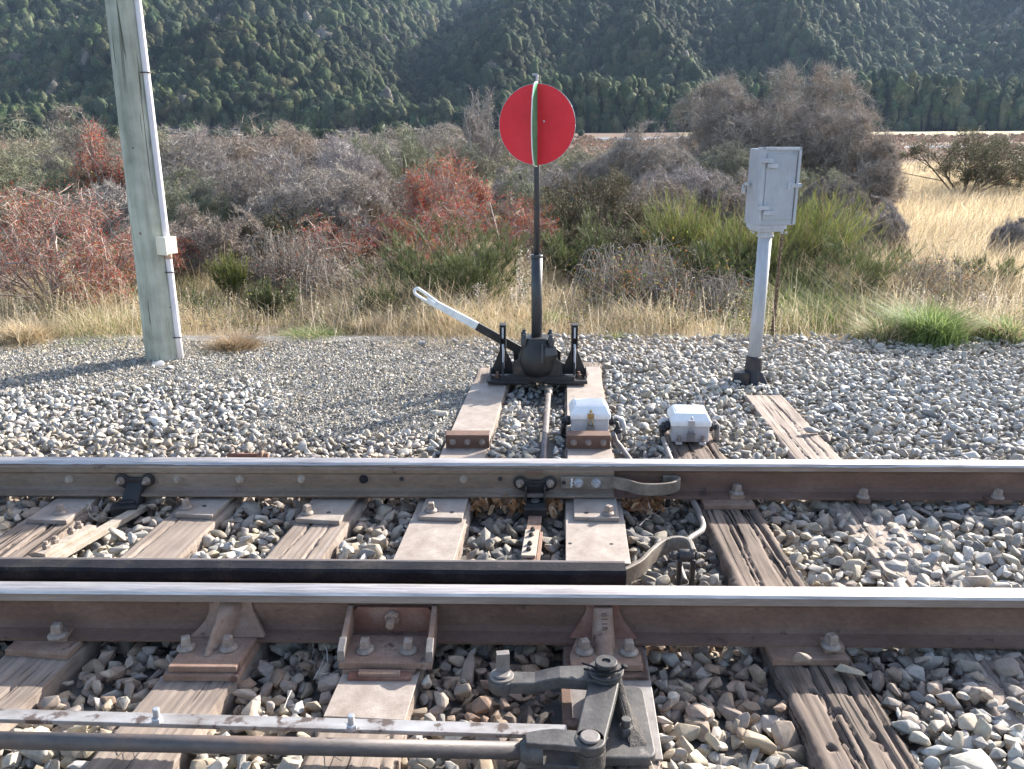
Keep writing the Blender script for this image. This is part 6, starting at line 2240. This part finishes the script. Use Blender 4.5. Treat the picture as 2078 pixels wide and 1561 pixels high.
sh('grey_shrub', 'low grey shrub right behind the mast', 1080, 322, 17.0, 220, 'grey', 21)
sh('olive_shrub', 'olive green shrub with pale trunks right of the mast', 1195, 325, 12.0, 220, 'olive', 22, dens=1.1)
sh('olive_shrub', 'dark shaded evergreen shrub low right of the mast', 1245, 380, 11.2, 220, 'olive', 23, dens=1.2)
sh('grey_shrub', 'rounded purple-grey shrub midway between target and grey case', 1325, 262, 17.5, 250, 'grey', 24, dens=1.1)
sh('grey_shrub', 'tall narrow brown-grey shrub left of the biggest shrub', 1455, 146, 21.0, 215, 'grey', 25, dens=2.2, tint=np.array([1.15, 1.12, 1.06]))
sh('grey_shrub', 'biggest brown-grey tree-like shrub, rising behind the grey case', 1628, 128, 20.0, 400, 'grey', 26, dens=3.2, tint=np.array([1.15, 1.12, 1.06]))
sh('grey_shrub', 'low skirts of grey scrub behind the grey case', 1470, 290, 18.0, 260, 'grey', 27, dens=1.1)
sh('grey_shrub', 'low brown skirt spreading right from under the biggest shrub', 1700, 215, 19.2, 210, 'grey', 36, dens=1.6, tint=np.array([1.12, 1.09, 1.04]))
sh('grey_shrub', 'sparse brown scrub trailing right of the biggest shrub', 1745, 250, 18.5, 170, 'grey', 28, tint=np.array([1.1, 1.06, 1.0]))
sh('grey_shrub', 'small lilac-grey shrub before the dry field', 1790, 440, 11.5, 120, 'grey', 29, dens=1.2)
sh('grey_shrub', 'small grey shrub at the right edge in the dry grass', 2062, 440, 12.0, 70, 'grey', 30)
sh('olive_shrub', 'wide olive shrub across the top of the dry field at right', 1975, 262, 25.0, 290, 'olive', 31, dens=1.3)
sh('olive_shrub', 'brownish olive shrub cut by the right edge above the dry field', 2085, 258, 27.0, 220, 'olive', 32, dens=1.1)
FILL = [(1160, 380, 10.8, 150, 'olive'), (1260, 350, 12.4, 190, 'olive'), (560, 430, 11.0, 170, 'olive'), (330, 470, 9.9, 130, 'rose'), (850, 470, 9.7, 150, 'rose'), (1760, 400, 12.8, 150, 'grey'),
        (300, 430, 11.5, 190, 'grey'), (385, 350, 13.5, 230, 'grey'), (505, 330, 13.8, 240, 'grey'), (600, 400, 11.8, 230, 'olive'), (700, 365, 12.6, 220, 'grey'), (790, 350, 13.4, 220, 'grey'),
        (810, 420, 11.2, 170, 'rose'), (870, 345, 14.2, 200, 'grey'), (1040, 350, 13.6, 200, 'grey'), (1110, 400, 11.6, 180, 'rose'), (1130, 300, 19.0, 200, 'grey'), (1240, 290, 18.6, 210, 'grey'),
        (1320, 360, 13.0, 220, 'grey'), (1400, 330, 14.5, 220, 'grey'), (1500, 340, 14.0, 200, 'grey'), (1620, 330, 15.5, 260, 'grey'), (1700, 360, 14.0, 160, 'grey'), (40, 380, 12.5, 240, 'grey'), (170, 360, 12.8, 220, 'grey'),
        (20, 470, 9.6, 160, 'rose'), (180, 520, 8.0, 150, 'rose'), (1210, 440, 10.2, 170, 'olive'), (1330, 440, 11.0, 160, 'olive')]
FAR = [(60, 232, 24, 300), (330, 248, 25, 300), (520, 236, 23, 260), (700, 254, 24, 280), (850, 240, 26, 240), (1040, 262, 26, 260), (1400, 262, 28, 200), (1160, 296, 30, 220)]
FARW = ['at the far left beneath the dark forest', 'just right of the pole top against the forest', 'against the foothill left of centre', 'against the foothill in the middle left', 'left of the bare tree against the valley', 'behind the red target', 'left of the tallest shrub, far back', 'in front of the river right of the target']
for i, ((px_, py_, Y_, w_), nb) in enumerate(zip(FAR, FARW)):
    sh('grey_shrub', 'distant purple-grey scrub ' + nb, px_, py_, Y_, w_, 'grey', 300 + i, dens=.8)
WORD = {'grey': 'grey twiggy filler scrub', 'olive': 'dark olive scrub', 'rose': 'scraggly rosehip scrub'}
NEARBY = ['hard against the right side of the mast', 'under the right half of the gap by the mast', 'in the shade behind the silvery bramble', 'just right of the pole, low', 'behind the spreading dark broom', 'at the left edge of the dry field',
          'just right of the pole foot', 'behind the pole conduit box', 'right of the pole, mid height', 'in dark shade left of centre', 'left of centre behind the low rosehips', 'left of the orange rosehip', 'left of the lever loop, red-flecked',
          'behind the tall orange rosehip', 'behind the mast below the target', 'close right of the mast, red-flecked', 'right below the target rim', 'between target and rounded shrub', 'below the rounded purple-grey shrub', 'left of the biggest shrub, below it',
          'left behind the grey case', 'right behind the grey case', 'right of the grey case, low', 'at the far left edge, mid height', 'left of the pole, mid height', 'at the far left edge beside the big berry bush', 'touching the left side of the pole low down',
          'in the shade right of the mast, low', 'in the shade left of the bright broom']
for i, ((px_, py_, Y_, w_, k_), nb) in enumerate(zip(FILL, NEARBY)):
    sh({'grey': 'grey_shrub', 'olive': 'olive_shrub', 'rose': 'rose_bush'}[k_], (WORD[k_].replace('filler ', '') + ' ' + nb), px_, py_, Y_, w_, k_, 200 + i, dens=.9)
# broom
sh('broom_bush', 'spreading dark green broom behind the white lever', 930, 474, 8.4, 250, 'broom', 41, dens=4.0)
sh('broom_bush', 'small upright green broom left of the lever loop', 772, 580, 7.7, 85, 'broom', 43)
sh('broom_bush', 'small dark broom in the dry grass left of centre', 548, 575, 8.2, 80, 'broom', 45)
sh('broom_bush', 'bright little broom in the shade right of the pole', 468, 525, 9.2, 60, 'broom', 44)
sh('broom_bush', 'bright yellow-green broom left of the grey case', 1395, 408, 10.2, 150, 'broom', 46, dens=1.3)
sh('broom_bush', 'tall yellow-green broom straight behind the grey post', 1640, 400, 10.0, 210, 'broom', 48, dens=1.5)
sh('broom_bush', 'wide blue-green broom right of the grey post', 1715, 480, 9.2, 240, 'broom', 47, dens=1.4)
sh('broom_bush', 'yellow-green broom close left of the grey post', 1530, 455, 9.3, 140, 'broom', 50, dens=1.1)
sh('broom_bush', 'loose green broom between the mast and the bramble', 1170, 452, 9.9, 130, 'broom', 53, dens=1.0)
sh('broom_bush', 'low green broom under the yellow-green ones', 1450, 500, 8.9, 130, 'broom', 55, dens=1.0)
sh('broom_bush', 'tiny green broom at the foot of the berry bush', 400, 600, 8.0, 70, 'broom', 57, dens=.9)
sh('broom_bush', 'small green broom in the dry grass near the right edge', 2005, 525, 9.4, 110, 'broom', 51)
# brambles
sh('bramble', 'dead silvery arching bramble left of centre', 590, 462, 9.6, 220, 'bramble', 62, dens=1.3)
sh('bramble', 'red-brown bramble with hanging canes right of the mast', 1285, 490, 8.7, 240, 'bramble', 61, dens=1.3)
sh('bramble', 'orange-leaved bramble tangle left of the grey post', 1440, 545, 8.3, 230, 'bramble', 63, dens=1.2)
sh('bramble', 'dead bramble low in front of the dark broom', 690, 520, 9.0, 190, 'bramble', 64)
sh('bramble', 'tangled red-leaved weeds right of the blue-green broom', 1890, 520, 8.9, 200, 'bramble', 65)

# ------------------------------------------------------------------ heath beyond, in one sheet of many small scrubs
def heath():
    rg = np.random.default_rng(5)
    pl_ = Plant()
    n = 5200
    Y = 24 + 212 * rg.random(n) ** 1.6
    X = Y * rg.uniform(-.64, .64, n)
    keep = ~((X > Y * .26) & (Y < 42))
    keep &= ~((Y > 165) & (X > Y * .068) & (X < Y * .24)) & ~((Y > 85) & (Y < 99) & (X > Y * .39))
    X, Y = X[keep], Y[keep]; n = len(X)
    Z = ground_h(X, Y)
    hh = rg.uniform(.25, .6, n) * (.5 + np.minimum(Y, 90) / 90)
    for _ in range(46):
        a = rg.uniform(0, 6.28, n); r_ = rg.uniform(0, 1, n)
        c = np.stack([X + np.cos(a) * r_ * hh * 1.1, Y + np.sin(a) * r_ * hh * 1.1, Z + hh * (1 - .6 * r_ ** 2) * rg.uniform(.3, 1.0, n)], -1)
        col = pick(rg, [[.20, .15, .13], [.24, .15, .11], [.17, .14, .12], [.26, .21, .15], [.13, .12, .09], [.30, .15, .10]], n, .3)
        pl_.add(leaves(rg, c, rg.uniform(.03, .07, n) * (Y / 45)), col, 4)
    V, F, Cc = pl_.arrays()
    o = np_mesh('heath', V, F, Cc, 'leafy', False)
    tag(o, 'low pinkish brown scrub covering the flats towards the river', 'scrub', kind='stuff')
heath()

# ------------------------------------------------------------------ trees dotted over the flats before the forest
def plain_trees():
    rg = np.random.default_rng(15)
    src = []
    WHERE = ['at the far left edge', 'left of the pole', 'behind the pole top', 'right of the pole', 'under the forest knob', 'left of centre', 'between the pole and the target', 'before the foothill', 'left of the bare tree', 'just behind the bare tree',
             'behind the target rim', 'beside the river', 'further left along the flat', 'second from the left edge', 'third from the left edge', 'near the foothill end', 'at the valley mouth', 'at the valley mouth, right side', 'low in the valley mouth', 'by the foot of the cleft',
             'left of the river strip', 'before the knob, taller', 'before the knob, lower', 'before the hill foot at left', 'before the hill foot, small', 'small, near the target']
    spots = [(20, 238), (70, 252), (120, 245), (165, 262), (330, 250), (385, 244), (440, 256), (500, 250), (560, 262), (610, 247), (660, 254), (715, 262), (770, 248), (805, 243), (850, 256), (885, 262), (915, 250), (950, 262), (1000, 258), (1180, 262), (1035, 262), (470, 262), (540, 240), (230, 250), (285, 262), (1135, 266)]
    for i, (px, top) in enumerate(spots):
        Y = rg.uniform(110, 250); 
        if px > 1100: Y = 240
        c = PY(px, top, Y); z0 = float(ground_h(np.array([c.x]), np.array([Y]))[0]); H = c.z - z0
        if H < 1.5: H = 1.8
        if i < 4:
            V, F = crown_proto(500 + i, 2, 260); F = tri_fix(F)
            me_o = np_mesh('crown', V, F, np.repeat(pick(rg, [[.075, .095, .045]], len(V) // 2 + 1, .3), 2, 0)[:len(V)], 'leafy', False)
            tv, tf = prisms(np.array([[0., 0, -1.0]]), np.array([[0., 0, .2]]), .09, .05)
            tr = np_mesh('trunk', tv, tf, np.tile([.12, .10, .08], (len(tv), 1)), 'twig', False)
            src.append((me_o, tr))
        a, b = src[i] if i < 4 else (src[i % 4][0].copy(), src[i % 4][1].copy())
        if i >= 4: COL.objects.link(a); COL.objects.link(b)
        e = bpy.data.objects.new('low_tree', None); COL.objects.link(e)
        r_ = H * rg.uniform(.55, .8)
        e.location = (c.x, Y, z0); e.rotation_euler = (0, 0, rg.uniform(0, 6))
        a.parent = e; b.parent = e
        a.scale = (r_, r_, H * .5); a.location = (0, 0, H * .42)
        b.scale = (H * .8, H * .8, H * .42); b.location = (0, 0, H * .38)
        tag(e, 'dark bushy tree on the flat ' + WHERE[i], 'tree', 'low trees dotted over the flats')
plain_trees()

# ------------------------------------------------------------------ grass
STRAW = [[.56, .46, .30], [.66, .56, .39], [.48, .38, .24], [.72, .63, .47], [.40, .31, .19], [.62, .47, .30]]
GRASSG = [[.16, .21, .07], [.22, .27, .09], [.12, .17, .06], [.30, .33, .12]]
def blades(x, y, h, rg, col, w=.0022, lean=.35, windx=.0):
    n = len(x)
    z = ground_h(x, y) - .01
    a = rg.uniform(0, 6.28, n)
    ln = lean * rg.uniform(.1, 1.3, n)
    d = np.stack([np.cos(a) * ln + windx, np.sin(a) * ln, np.ones(n)], -1)
    b = np.stack([x, y, z], -1)
    hh = h.reshape(-1, 1)
    m_ = b + d * hh * .55
    t_ = b + d * np.array([2.1, 2.1, .95]) * hh
    side = np.stack([np.cos(a + 1.5708 + rg.normal(0, .8, n)), np.sin(a + 1.57), np.zeros(n)], -1) * (w * rg.uniform(.7, 1.3, n) * np.maximum(1, y / 8))[:, None]
    V = np.stack([b - side, b + side, m_ - side * .8, m_ + side * .8, t_ - side * .15, t_ + side * .15], 1)
    k = np.arange(n)[:, None] * 6
    F = np.concatenate([k + np.array([[0, 1, 3, 2]]), k + np.array([[2, 3, 5, 4]])])
    return V.reshape(-1, 3), F, np.repeat(col, 6, 0)

def pxof(x, y): return W_PX / 2 + F_PX * (x / y + math.tan(YAW)) / 1.0 * .965

def grass():
    rg = np.random.default_rng(9)
    # verge ------------------------------------------------
    n = 230000
    y = 6.35 + 3.6 * rg.random(n) ** 1.15
    x = y * rg.uniform(-.66, .66, n)
    edge = 6.45 + .22 * wav(x, x * 0, .9, 5, 8, 3) + .35 * (x < -1.2) * (x > -2.4) - .0
    edge = np.where(x > 2.0, edge - .15, edge)
    k = y > edge + rg.exponential(.12, n)
    x, y = x[k], y[k]
    cl = .5 + .5 * wav(x, y, 1.2, 9, 14, 41)                       # tufts
    k = rg.random(len(x)) < np.clip(cl * 1.5, .12, 1)
    x, y, cl = x[k], y[k], cl[k]; n = len(x)
    h = (.07 + .38 * np.clip(cl, 0, 1.2)) * rg.uniform(.35, 1.3, n) * np.where(rg.random(n) < .12, 1.7, 1) * (.55 + .45 * sstep(6.4, 7.6, y))
    ew = np.clip((y - 6.5) / .6, .35, 1); h = h * ew
    g = wav(x, y, .9, 4, 10, 51)
    isg = rg.random(n) < np.clip(.14 + .9 * (g - .2), .05, .85)
    col = pick(rg, STRAW, n, .2); col[isg] = pick(rg, GRASSG, int(isg.sum()), .3)
    col = col * (.72 + .4 * np.clip(wav(x, y, 2.5, 14, 12, 91) + .6, 0, 1.4))[:, None]
    V, F, Cc = blades(x, y, h, rg, col, w=.0019, lean=.45)
    o = np_mesh('grass', V, F, Cc, 'blade_grass', False)
    tag(o, 'dry straw-coloured verge grass with green patches along the edge of the ballast', 'grass', kind='stuff')
    # dead flattened thatch near the edge
    n = 60000
    y = 6.3 + 1.5 * rg.random(n) ** 1.3; x = y * rg.uniform(-.66, .66, n)
    edge = 6.35 + .22 * wav(x, x * 0, .9, 5, 8, 3) + .25 * (x < -1.2) * (x > -2.4)
    edge = np.where(x < -1.9, edge - .35, edge)
    k = y > edge + rg.normal(0, .06, n)
    x, y = x[k], y[k]; n = len(x)
    a = rg.uniform(0, 6.28, n); L = rg.uniform(.03, .12, n)
    z = ground_h(x, y) + rg.uniform(.0, .03, n)
    p0 = np.stack([x, y, z], -1); p1 = p0 + np.stack([np.cos(a) * L, np.sin(a) * L, rg.normal(.01, .012, n)], -1)
    V, F = ribbons(rg, p0, p1, .0016, .0009, .06)
    o = np_mesh('thatch', V, F, np.repeat(pick(rg, [[.48, .41, .32], [.56, .48, .39], [.40, .33, .25]], n, .2), 6, 0), 'blade_grass', False)
    tag(o, 'flattened dead grass matted over the gravel edge', 'grass', kind='stuff')
    # tall grass field at the right and between the shrubs -----
    n = 190000
    y = 8.6 + 34 * rg.random(n) ** 1.7
    x = y * rg.uniform(-.66, .68, n)
    inr = (x > y * .335)
    mid_ = (x > -y * .40) & (x < -y * .27) & (y > 12)
    k = inr | (rg.random(n) < .30) | (mid_ & (rg.random(n) < .8))
    x, y = x[k], y[k]; n = len(x)
    inr = (x > y * .335)
    h = np.where(inr, .52, .30) * rg.uniform(.45, 1.25, n) * (.8 + .25 * wav(x, y, .5, 3, 10, 77))
    col = pick(rg, STRAW + [[.60, .50, .34]] * 3, n, .22) * (.78 + .35 * np.clip(wav(x, y, .8, 6, 12, 93) + .6, 0, 1.4))[:, None]
    ig = (rg.random(n) < .12) & ~inr; col[ig] = pick(rg, GRASSG, int(ig.sum()), .3)
    V, F, Cc = blades(x, y, h, rg, col, w=.0019, lean=.30, windx=.12)
    o = np_mesh('tall_grass', V, F, Cc, 'blade_grass', False)
    tag(o, 'tall pale golden grass field at the right and in the gaps between the shrubs', 'grass', kind='stuff')
grass()

def clump(name, label, cat, px, py, Y, wpx, h, pal, seed, n=2200, lean=.8, w=.002, group=None, pal2=None):
    rg = np.random.default_rng(seed)
    c = PY(px, py, Y)
    W = (PY(px + wpx / 2, py, Y).x - PY(px - wpx / 2, py, Y).x) / 2
    x = c.x + rg.normal(0, .42, n) * W; y = Y + rg.normal(0, .42, n) * W * .8
    hh = h * rg.uniform(.35, 1.1, n) * np.exp(-((x - c.x) / W) ** 2 * .8)
    col = pick(rg, pal, n, .25)
    V, F, Cc = blades(x, y, hh, rg, col, w=w, lean=lean)
    z0 = float(ground_h(np.array([c.x]), np.array([Y]))[0])
    V = V - np.array([c.x, Y, z0])
    o = np_mesh(name, V, F, Cc, 'blade_grass', False)
    o.location = (c.x, Y, z0)
    tag(o, label, cat, group)
G2 = [[.17, .25, .07], [.24, .33, .11], [.12, .19, .06], [.36, .42, .18]]
clump('grass_tussock', 'big fresh green grass tussock near the right edge of the verge', 'grass tussock', 1880, 690, 6.75, 150, .36, G2, 1, 2600, lean=.6, w=.0034)
clump('grass_tussock', 'paler grass tussock left of the big green one', 'grass tussock', 1790, 690, 6.8, 110, .26, STRAW + G2, 2, 1500, lean=.6, w=.003)
clump('grass_tussock', 'yellow-green tussock at the right edge of the verge', 'grass tussock', 2030, 700, 6.8, 120, .28, STRAW[:3] + G2, 3, 1500, lean=.6, w=.003)
clump('grass_tussock', 'green grass patch behind the white boxes on the verge', 'grass tussock', 1255, 675, 6.9, 110, .09, G2, 4, 1500)
clump('grass_tussock', 'green grass patch right beside the left lever rest', 'grass tussock', 1047, 680, 7.2, 40, .14, G2, 5, 700)
clump('grass_tussock', 'long low green grass patch right of the pole', 'grass tussock', 640, 690, 7.0, 170, .13, G2 + STRAW[:2], 6, 3600)
clump('grass_tussock', 'brown matted tussock at the foot of the verge right of the pole', 'grass tussock', 480, 712, 6.45, 110, .16, [[.36, .27, .17], [.46, .36, .24], [.26, .18, .11]], 7, 1800, lean=.75, w=.003)
clump('grass_tussock', 'straw tussock at the left edge below the berry bush', 'grass tussock', 55, 690, 6.7, 120, .24, STRAW, 8, 1800, lean=.6, w=.003)
clump('grass_tussock', 'small green tuft left of the pole foot', 'grass tussock', 165, 695, 6.6, 50, .08, G2, 9, 700)
clump('grass_tussock', 'tall green grass tuft behind the right lever rest', 'grass tussock', 1122, 640, 7.6, 45, .24, G2, 10, 700, lean=.5)
clump('grass_tussock', 'dry brown tussock left of the lever stand on the verge', 'grass tussock', 760, 680, 7.3, 100, .20, STRAW, 12, 2200)

def tallstems():
    rg = np.random.default_rng(91)
    n = 2800
    y = 6.75 + 2.2 * rg.random(n); x = y * rg.uniform(-.66, .66, n)
    k = rg.random(n) < np.clip(.4 + wav(x, y, .8, 4, 8, 12), .05, 1)
    x, y = x[k], y[k]; n = len(x)
    z = ground_h(x, y); h = rg.uniform(.18, .50, n) * (.7 + .5 * rg.random(n))
    p0 = np.stack([x, y, z], -1); d = unit(np.stack([rg.normal(.05, .16, n), rg.normal(0, .16, n), np.ones(n)], -1))
    p1 = p0 + d * h[:, None]
    pl_ = Plant()
    col = pick(rg, [[.62, .54, .40], [.54, .44, .30], [.68, .60, .48]], n, .15)
    pl_.add(ribbons(rg, p0, p1, .0017, .0010, .05), col, 6)
    for _ in range(9):
        c = p1 - d * (rg.random((n, 1)) * .3 * h[:, None]) + rg.normal(0, .006, (n, 3))
        pl_.add(leaves(rg, c, rg.uniform(.004, .009, n)), col * rg.uniform(.8, 1.2, (n, 1)), 4)
    V, F, Cc = pl_.arrays()
    o = np_mesh('seed_grass', V, F, Cc, 'blade_grass', False)
    tag(o, 'tall dry seeding stems standing above the verge grass', 'grass', kind='stuff')
tallstems()

def seedstalks():
    """pale fuzzy seed stalks and mullein rosettes on the verge"""
    rg = np.random.default_rng(61)
    for i, (px, top, Y, lab) in enumerate(((985, 562, 7.6, 'white fuzzy seed stalk left of the mast, nearest the lever'), (1045, 555, 7.7, 'white fuzzy seed stalk left of the mast, nearest the mast'),
                                           (948, 592, 7.5, 'small white seed stalk above the black part of the lever'), (1072, 500, 7.9, 'tallest white seed stalk touching the left side of the mast'),
                                           (2020, 575, 8.0, 'white fuzzy seed stalk near the right edge'))):
        tp = PY(px, top, Y)
        z0 = float(ground_h(np.array([tp.x]), np.array([Y]))[0]); H = tp.z - z0
        pl_ = Plant()
        for s_ in range(3):
            x0 = rg.normal(0, .03); lean = rg.normal(0, .06)
            p0 = np.array([[x0, 0, 0]]); p1 = np.array([[x0 + lean, 0, H * rg.uniform(.75, 1)]])
            pl_.add(prisms(p0, p1, .003, .0015), np.array([[.42, .36, .28]]), 8)
            m_ = 150
            f = rg.uniform(.35, 1, (m_, 1)); c = p0 + (p1 - p0) * f + rg.normal(0, .016, (m_, 3))
            pl_.add(leaves(rg, c, rg.uniform(.005, .010, m_)), pick(rg, [[.70, .66, .62], [.58, .52, .48], [.44, .36, .33]], m_, .15), 4)
        V, F, Cc = pl_.arrays()
        o = np_mesh('seed_stalk', V, F, Cc, 'blade_grass', False); o.location = (tp.x, Y, z0)
        tag(o, lab, 'dry weed')
    # dead mullein stalk behind the grey post
    tp = PY(1587, 475, 7.0); bp_ = PY(1568, 672, 7.0); z0 = float(ground_h(np.array([bp_.x]), np.array([7.0]))[0])
    pl_ = Plant(); m_ = 900
    d = np.array([tp.x - bp_.x, 0, tp.z - z0])
    pl_.add(prisms(np.zeros((1, 3)), d[None], .013, .006), np.array([[.16, .11, .08]]), 8)
    f = rg.random((m_, 1)); a = rg.uniform(0, 6.28, m_)
    c = d * f + np.stack([np.cos(a), np.sin(a), np.zeros(m_)], -1) * (.018 * (1 - .5 * f))
    pl_.add(leaves(rg, c, rg.uniform(.006, .012, m_)), pick(rg, [[.20, .14, .10], [.34, .26, .19], [.12, .08, .06]], m_, .2), 4)
    V, F, Cc = pl_.arrays()
    o = np_mesh('dead_stalk', V, F, Cc, 'twig', False); o.location = (bp_.x, 7.0, z0)
    tag(o, 'tall dead brown flower stalk standing just right of the grey post', 'dry weed')
    # rosettes
    for i, (px, py, Y, r_, lab) in enumerate(((1372, 668, 6.9, .11, 'largest pale mullein rosette on the verge behind the white boxes'), (1462, 660, 7.0, .07, 'small green mullein rosette, left one of the pair beside the grey post'),
                                              (1490, 656, 7.05, .07, 'white-green mullein rosette, the one nearest the grey post'), (1694, 684, 6.75, .055, 'small mullein rosette right of the grey post on the gravel edge'),
                                              (1335, 664, 6.95, .06, 'yellow-green leafy weed left of the largest mullein rosette'))):
        c = PY(px, py, Y); z0 = float(ground_h(np.array([c.x]), np.array([Y]))[0]) + .01
        V, F, Cc = [], [], []
        m_ = 14
        for k in range(m_):
            a = k * 2.4; el = .25 + .9 * (k / m_); L = r_ * (1.15 - .5 * k / m_)
            d = Vector((math.cos(a) * math.cos(el), math.sin(a) * math.cos(el), math.sin(el)))
            s_ = Vector((-math.sin(a), math.cos(a), 0)); nrm = d.cross(s_)
            o0 = len(V)
            for f, wd in ((0, .12), (.35, .3), (.7, .26), (1, .03)):
                p_ = d * L * f - Vector((0, 0, .25 * L * f * f))
                V += [tuple(p_ - s_ * L * wd), tuple(p_ - nrm * L * .05), tuple(p_ + s_ * L * wd)]
            for j in range(3):
                F += [(o0 + j * 3, o0 + j * 3 + 1, o0 + j * 3 + 4, o0 + j * 3 + 3), (o0 + j * 3 + 1, o0 + j * 3 + 2, o0 + j * 3 + 5, o0 + j * 3 + 4)]
            cc = np.array([.50, .56, .42]) if i not in (1, 4) else np.array([.34, .42, .16])
            Cc += [cc * random.uniform(.8, 1.15)] * 12
        o = np_mesh('mullein_rosette', V, F, np.array(Cc), 'blade_grass', False); o.location = (c.x, Y, z0)
        tag(o, lab, 'mullein')
seedstalks()

# dry leaves blown under the far rail, twigs by the closed blade
def litter():
    rg = np.random.default_rng(71)
    Vs, Fs, Cs = [], [], []; off = 0
    for (xa, xb, yy, n) in ((955, 1070, 1026, 70), (1100, 1140, 1030, 12), (1262, 1345, 1026, 70)):
        for i in range(n):
            p_ = P(rg.uniform(xa, xb), yy + rg.normal(0, 6), -.02); 
            s_ = rg.uniform(.014, .03)
            g_ = 4
            u, v = np.meshgrid(np.linspace(-1, 1, g_), np.linspace(-.6, .6, g_), indexing='ij')
            z = .5 * u ** 2 * rg.uniform(-1, 1) + .6 * v ** 2 * rg.uniform(-1, 1) + .15 * rg.normal(0, 1, u.shape)
            wdt = 1 - .6 * u ** 2
            Lc = np.stack([u, v * wdt, z], -1).reshape(-1, 3) * s_
            Rr = rand_rot(rg, 1)[0]
            Lc = Lc @ Rr.T + np.array([p_.x, p_.y, -.03 + rg.uniform(0, .035)])
            idx = np.arange(g_ * g_).reshape(g_, g_)
            Q = np.stack([idx[:-1, :-1], idx[1:, :-1], idx[1:, 1:], idx[:-1, 1:]], -1).reshape(-1, 4) + off
            off += g_ * g_
            Vs.append(Lc); Fs.append(Q); Cs.append(np.tile(pick(rg, [[.42, .24, .12], [.34, .17, .08], [.52, .36, .22], [.26, .13, .07]], 1, .2), (g_ * g_, 1)))
    o = np_mesh('dry_leaves', np.concatenate(Vs), np.concatenate(Fs), np.concatenate(Cs), 'leafy', True)
    tag(o, 'curled orange-brown dead leaves caught under the far rail', 'leaves', kind='stuff')
    n = 260; 
    def at_(xa, xb, ya, yb, m_):
        return np.array([P(rg.uniform(xa, xb), rg.uniform(ya, yb), -.03)[:] for _ in range(m_)])
    p0 = np.concatenate([at_(175, 215, 1030, 1060, 20), at_(1080, 1160, 840, 900, 12), at_(1290, 1340, 1040, 1110, 10), at_(500, 700, 1330, 1440, 8), at_(0, 1500, 1500, 1556, 20)])
    a = rg.uniform(0, 6.28, len(p0)); L = rg.uniform(.04, .12, len(p0))
    p0[:, 2] = rg.uniform(-.03, -.005, len(p0))
    p1 = p0 + np.stack([np.cos(a) * L, np.sin(a) * L, rg.uniform(.0, .03, len(p0))], -1)
    V, F = ribbons(rg, p0, p1, .0016, .001, .15)
    o = np_mesh('dry_stems', V, F, np.repeat(pick(rg, PALE, len(p0), .2), 6, 0), 'twig', False)
    tag(o, 'thin dead stems scattered among the stones', 'twigs', kind='stuff')
litter()
# ------------------------------------------------------------------ light
SUN_EL, SUN_AZ = R(27), R(42)      # azimuth measured from +x (right) towards +y (away)
world = bpy.data.worlds.new('World'); S.world = world; world.use_nodes = True
nt = world.node_tree
bg = nt.nodes['Background']
sky = nt.nodes.new('ShaderNodeTexSky')
sky.sky_type = 'NISHITA'; sky.sun_disc = False
sky.sun_elevation = SUN_EL
sky.sun_rotation = R(90) - SUN_AZ
sky.altitude = 600; sky.air_density = 1.0; sky.dust_density = 3.0; sky.ozone_density = .5
nt.links.new(sky.outputs[0], bg.inputs['Color'])
bg.inputs['Strength'].default_value = .13
sd = bpy.data.lights.new('sun', 'SUN'); sd.energy = 5.0; sd.angle = R(.6); sd.color = (1, .95, .87)
so = bpy.data.objects.new('sun', sd); COL.objects.link(so)
dv = Vector((math.cos(SUN_EL) * math.cos(SUN_AZ), math.cos(SUN_EL) * math.sin(SUN_AZ), math.sin(SUN_EL)))
so.rotation_euler = dv.to_track_quat('Z', 'Y').to_euler()
so.location = (6, 4, 9)

# air
hz = MB().box((0, 560, 60), (2400, 1260, 500))
me = hz.mesh('haze')
hm = bpy.data.materials.new('haze_air'); hm.use_nodes = True
n_ = hm.node_tree
n_.nodes.remove(n_.nodes['Principled BSDF'])
pv = n_.nodes.new('ShaderNodeVolumePrincipled')
pv.inputs['Color'].default_value = (.50, .68, 1.0, 1)
pv.inputs['Density'].default_value = HAZE
pv.inputs['Anisotropy'].default_value = .2
n_.links.new(pv.outputs[0], n_.nodes['Material Output'].inputs['Volume'])
if HAZE > 0:
    ho = bpy.data.objects.new('haze', me); COL.objects.link(ho); me.materials.append(hm)
    ho['kind'] = 'stuff'

S.view_settings.view_transform = 'Standard'
S.view_settings.look = 'None'
S.view_settings.exposure = EXPO
S.view_settings.gamma = 1
S.render.engine = 'CYCLES'
S.cycles.max_bounces = 6
S.cycles.transparent_max_bounces = 4
S.cycles.volume_bounces = 0
S.cycles.use_denoising = True
S.cycles.use_adaptive_sampling = True
S.cycles.adaptive_threshold = .02
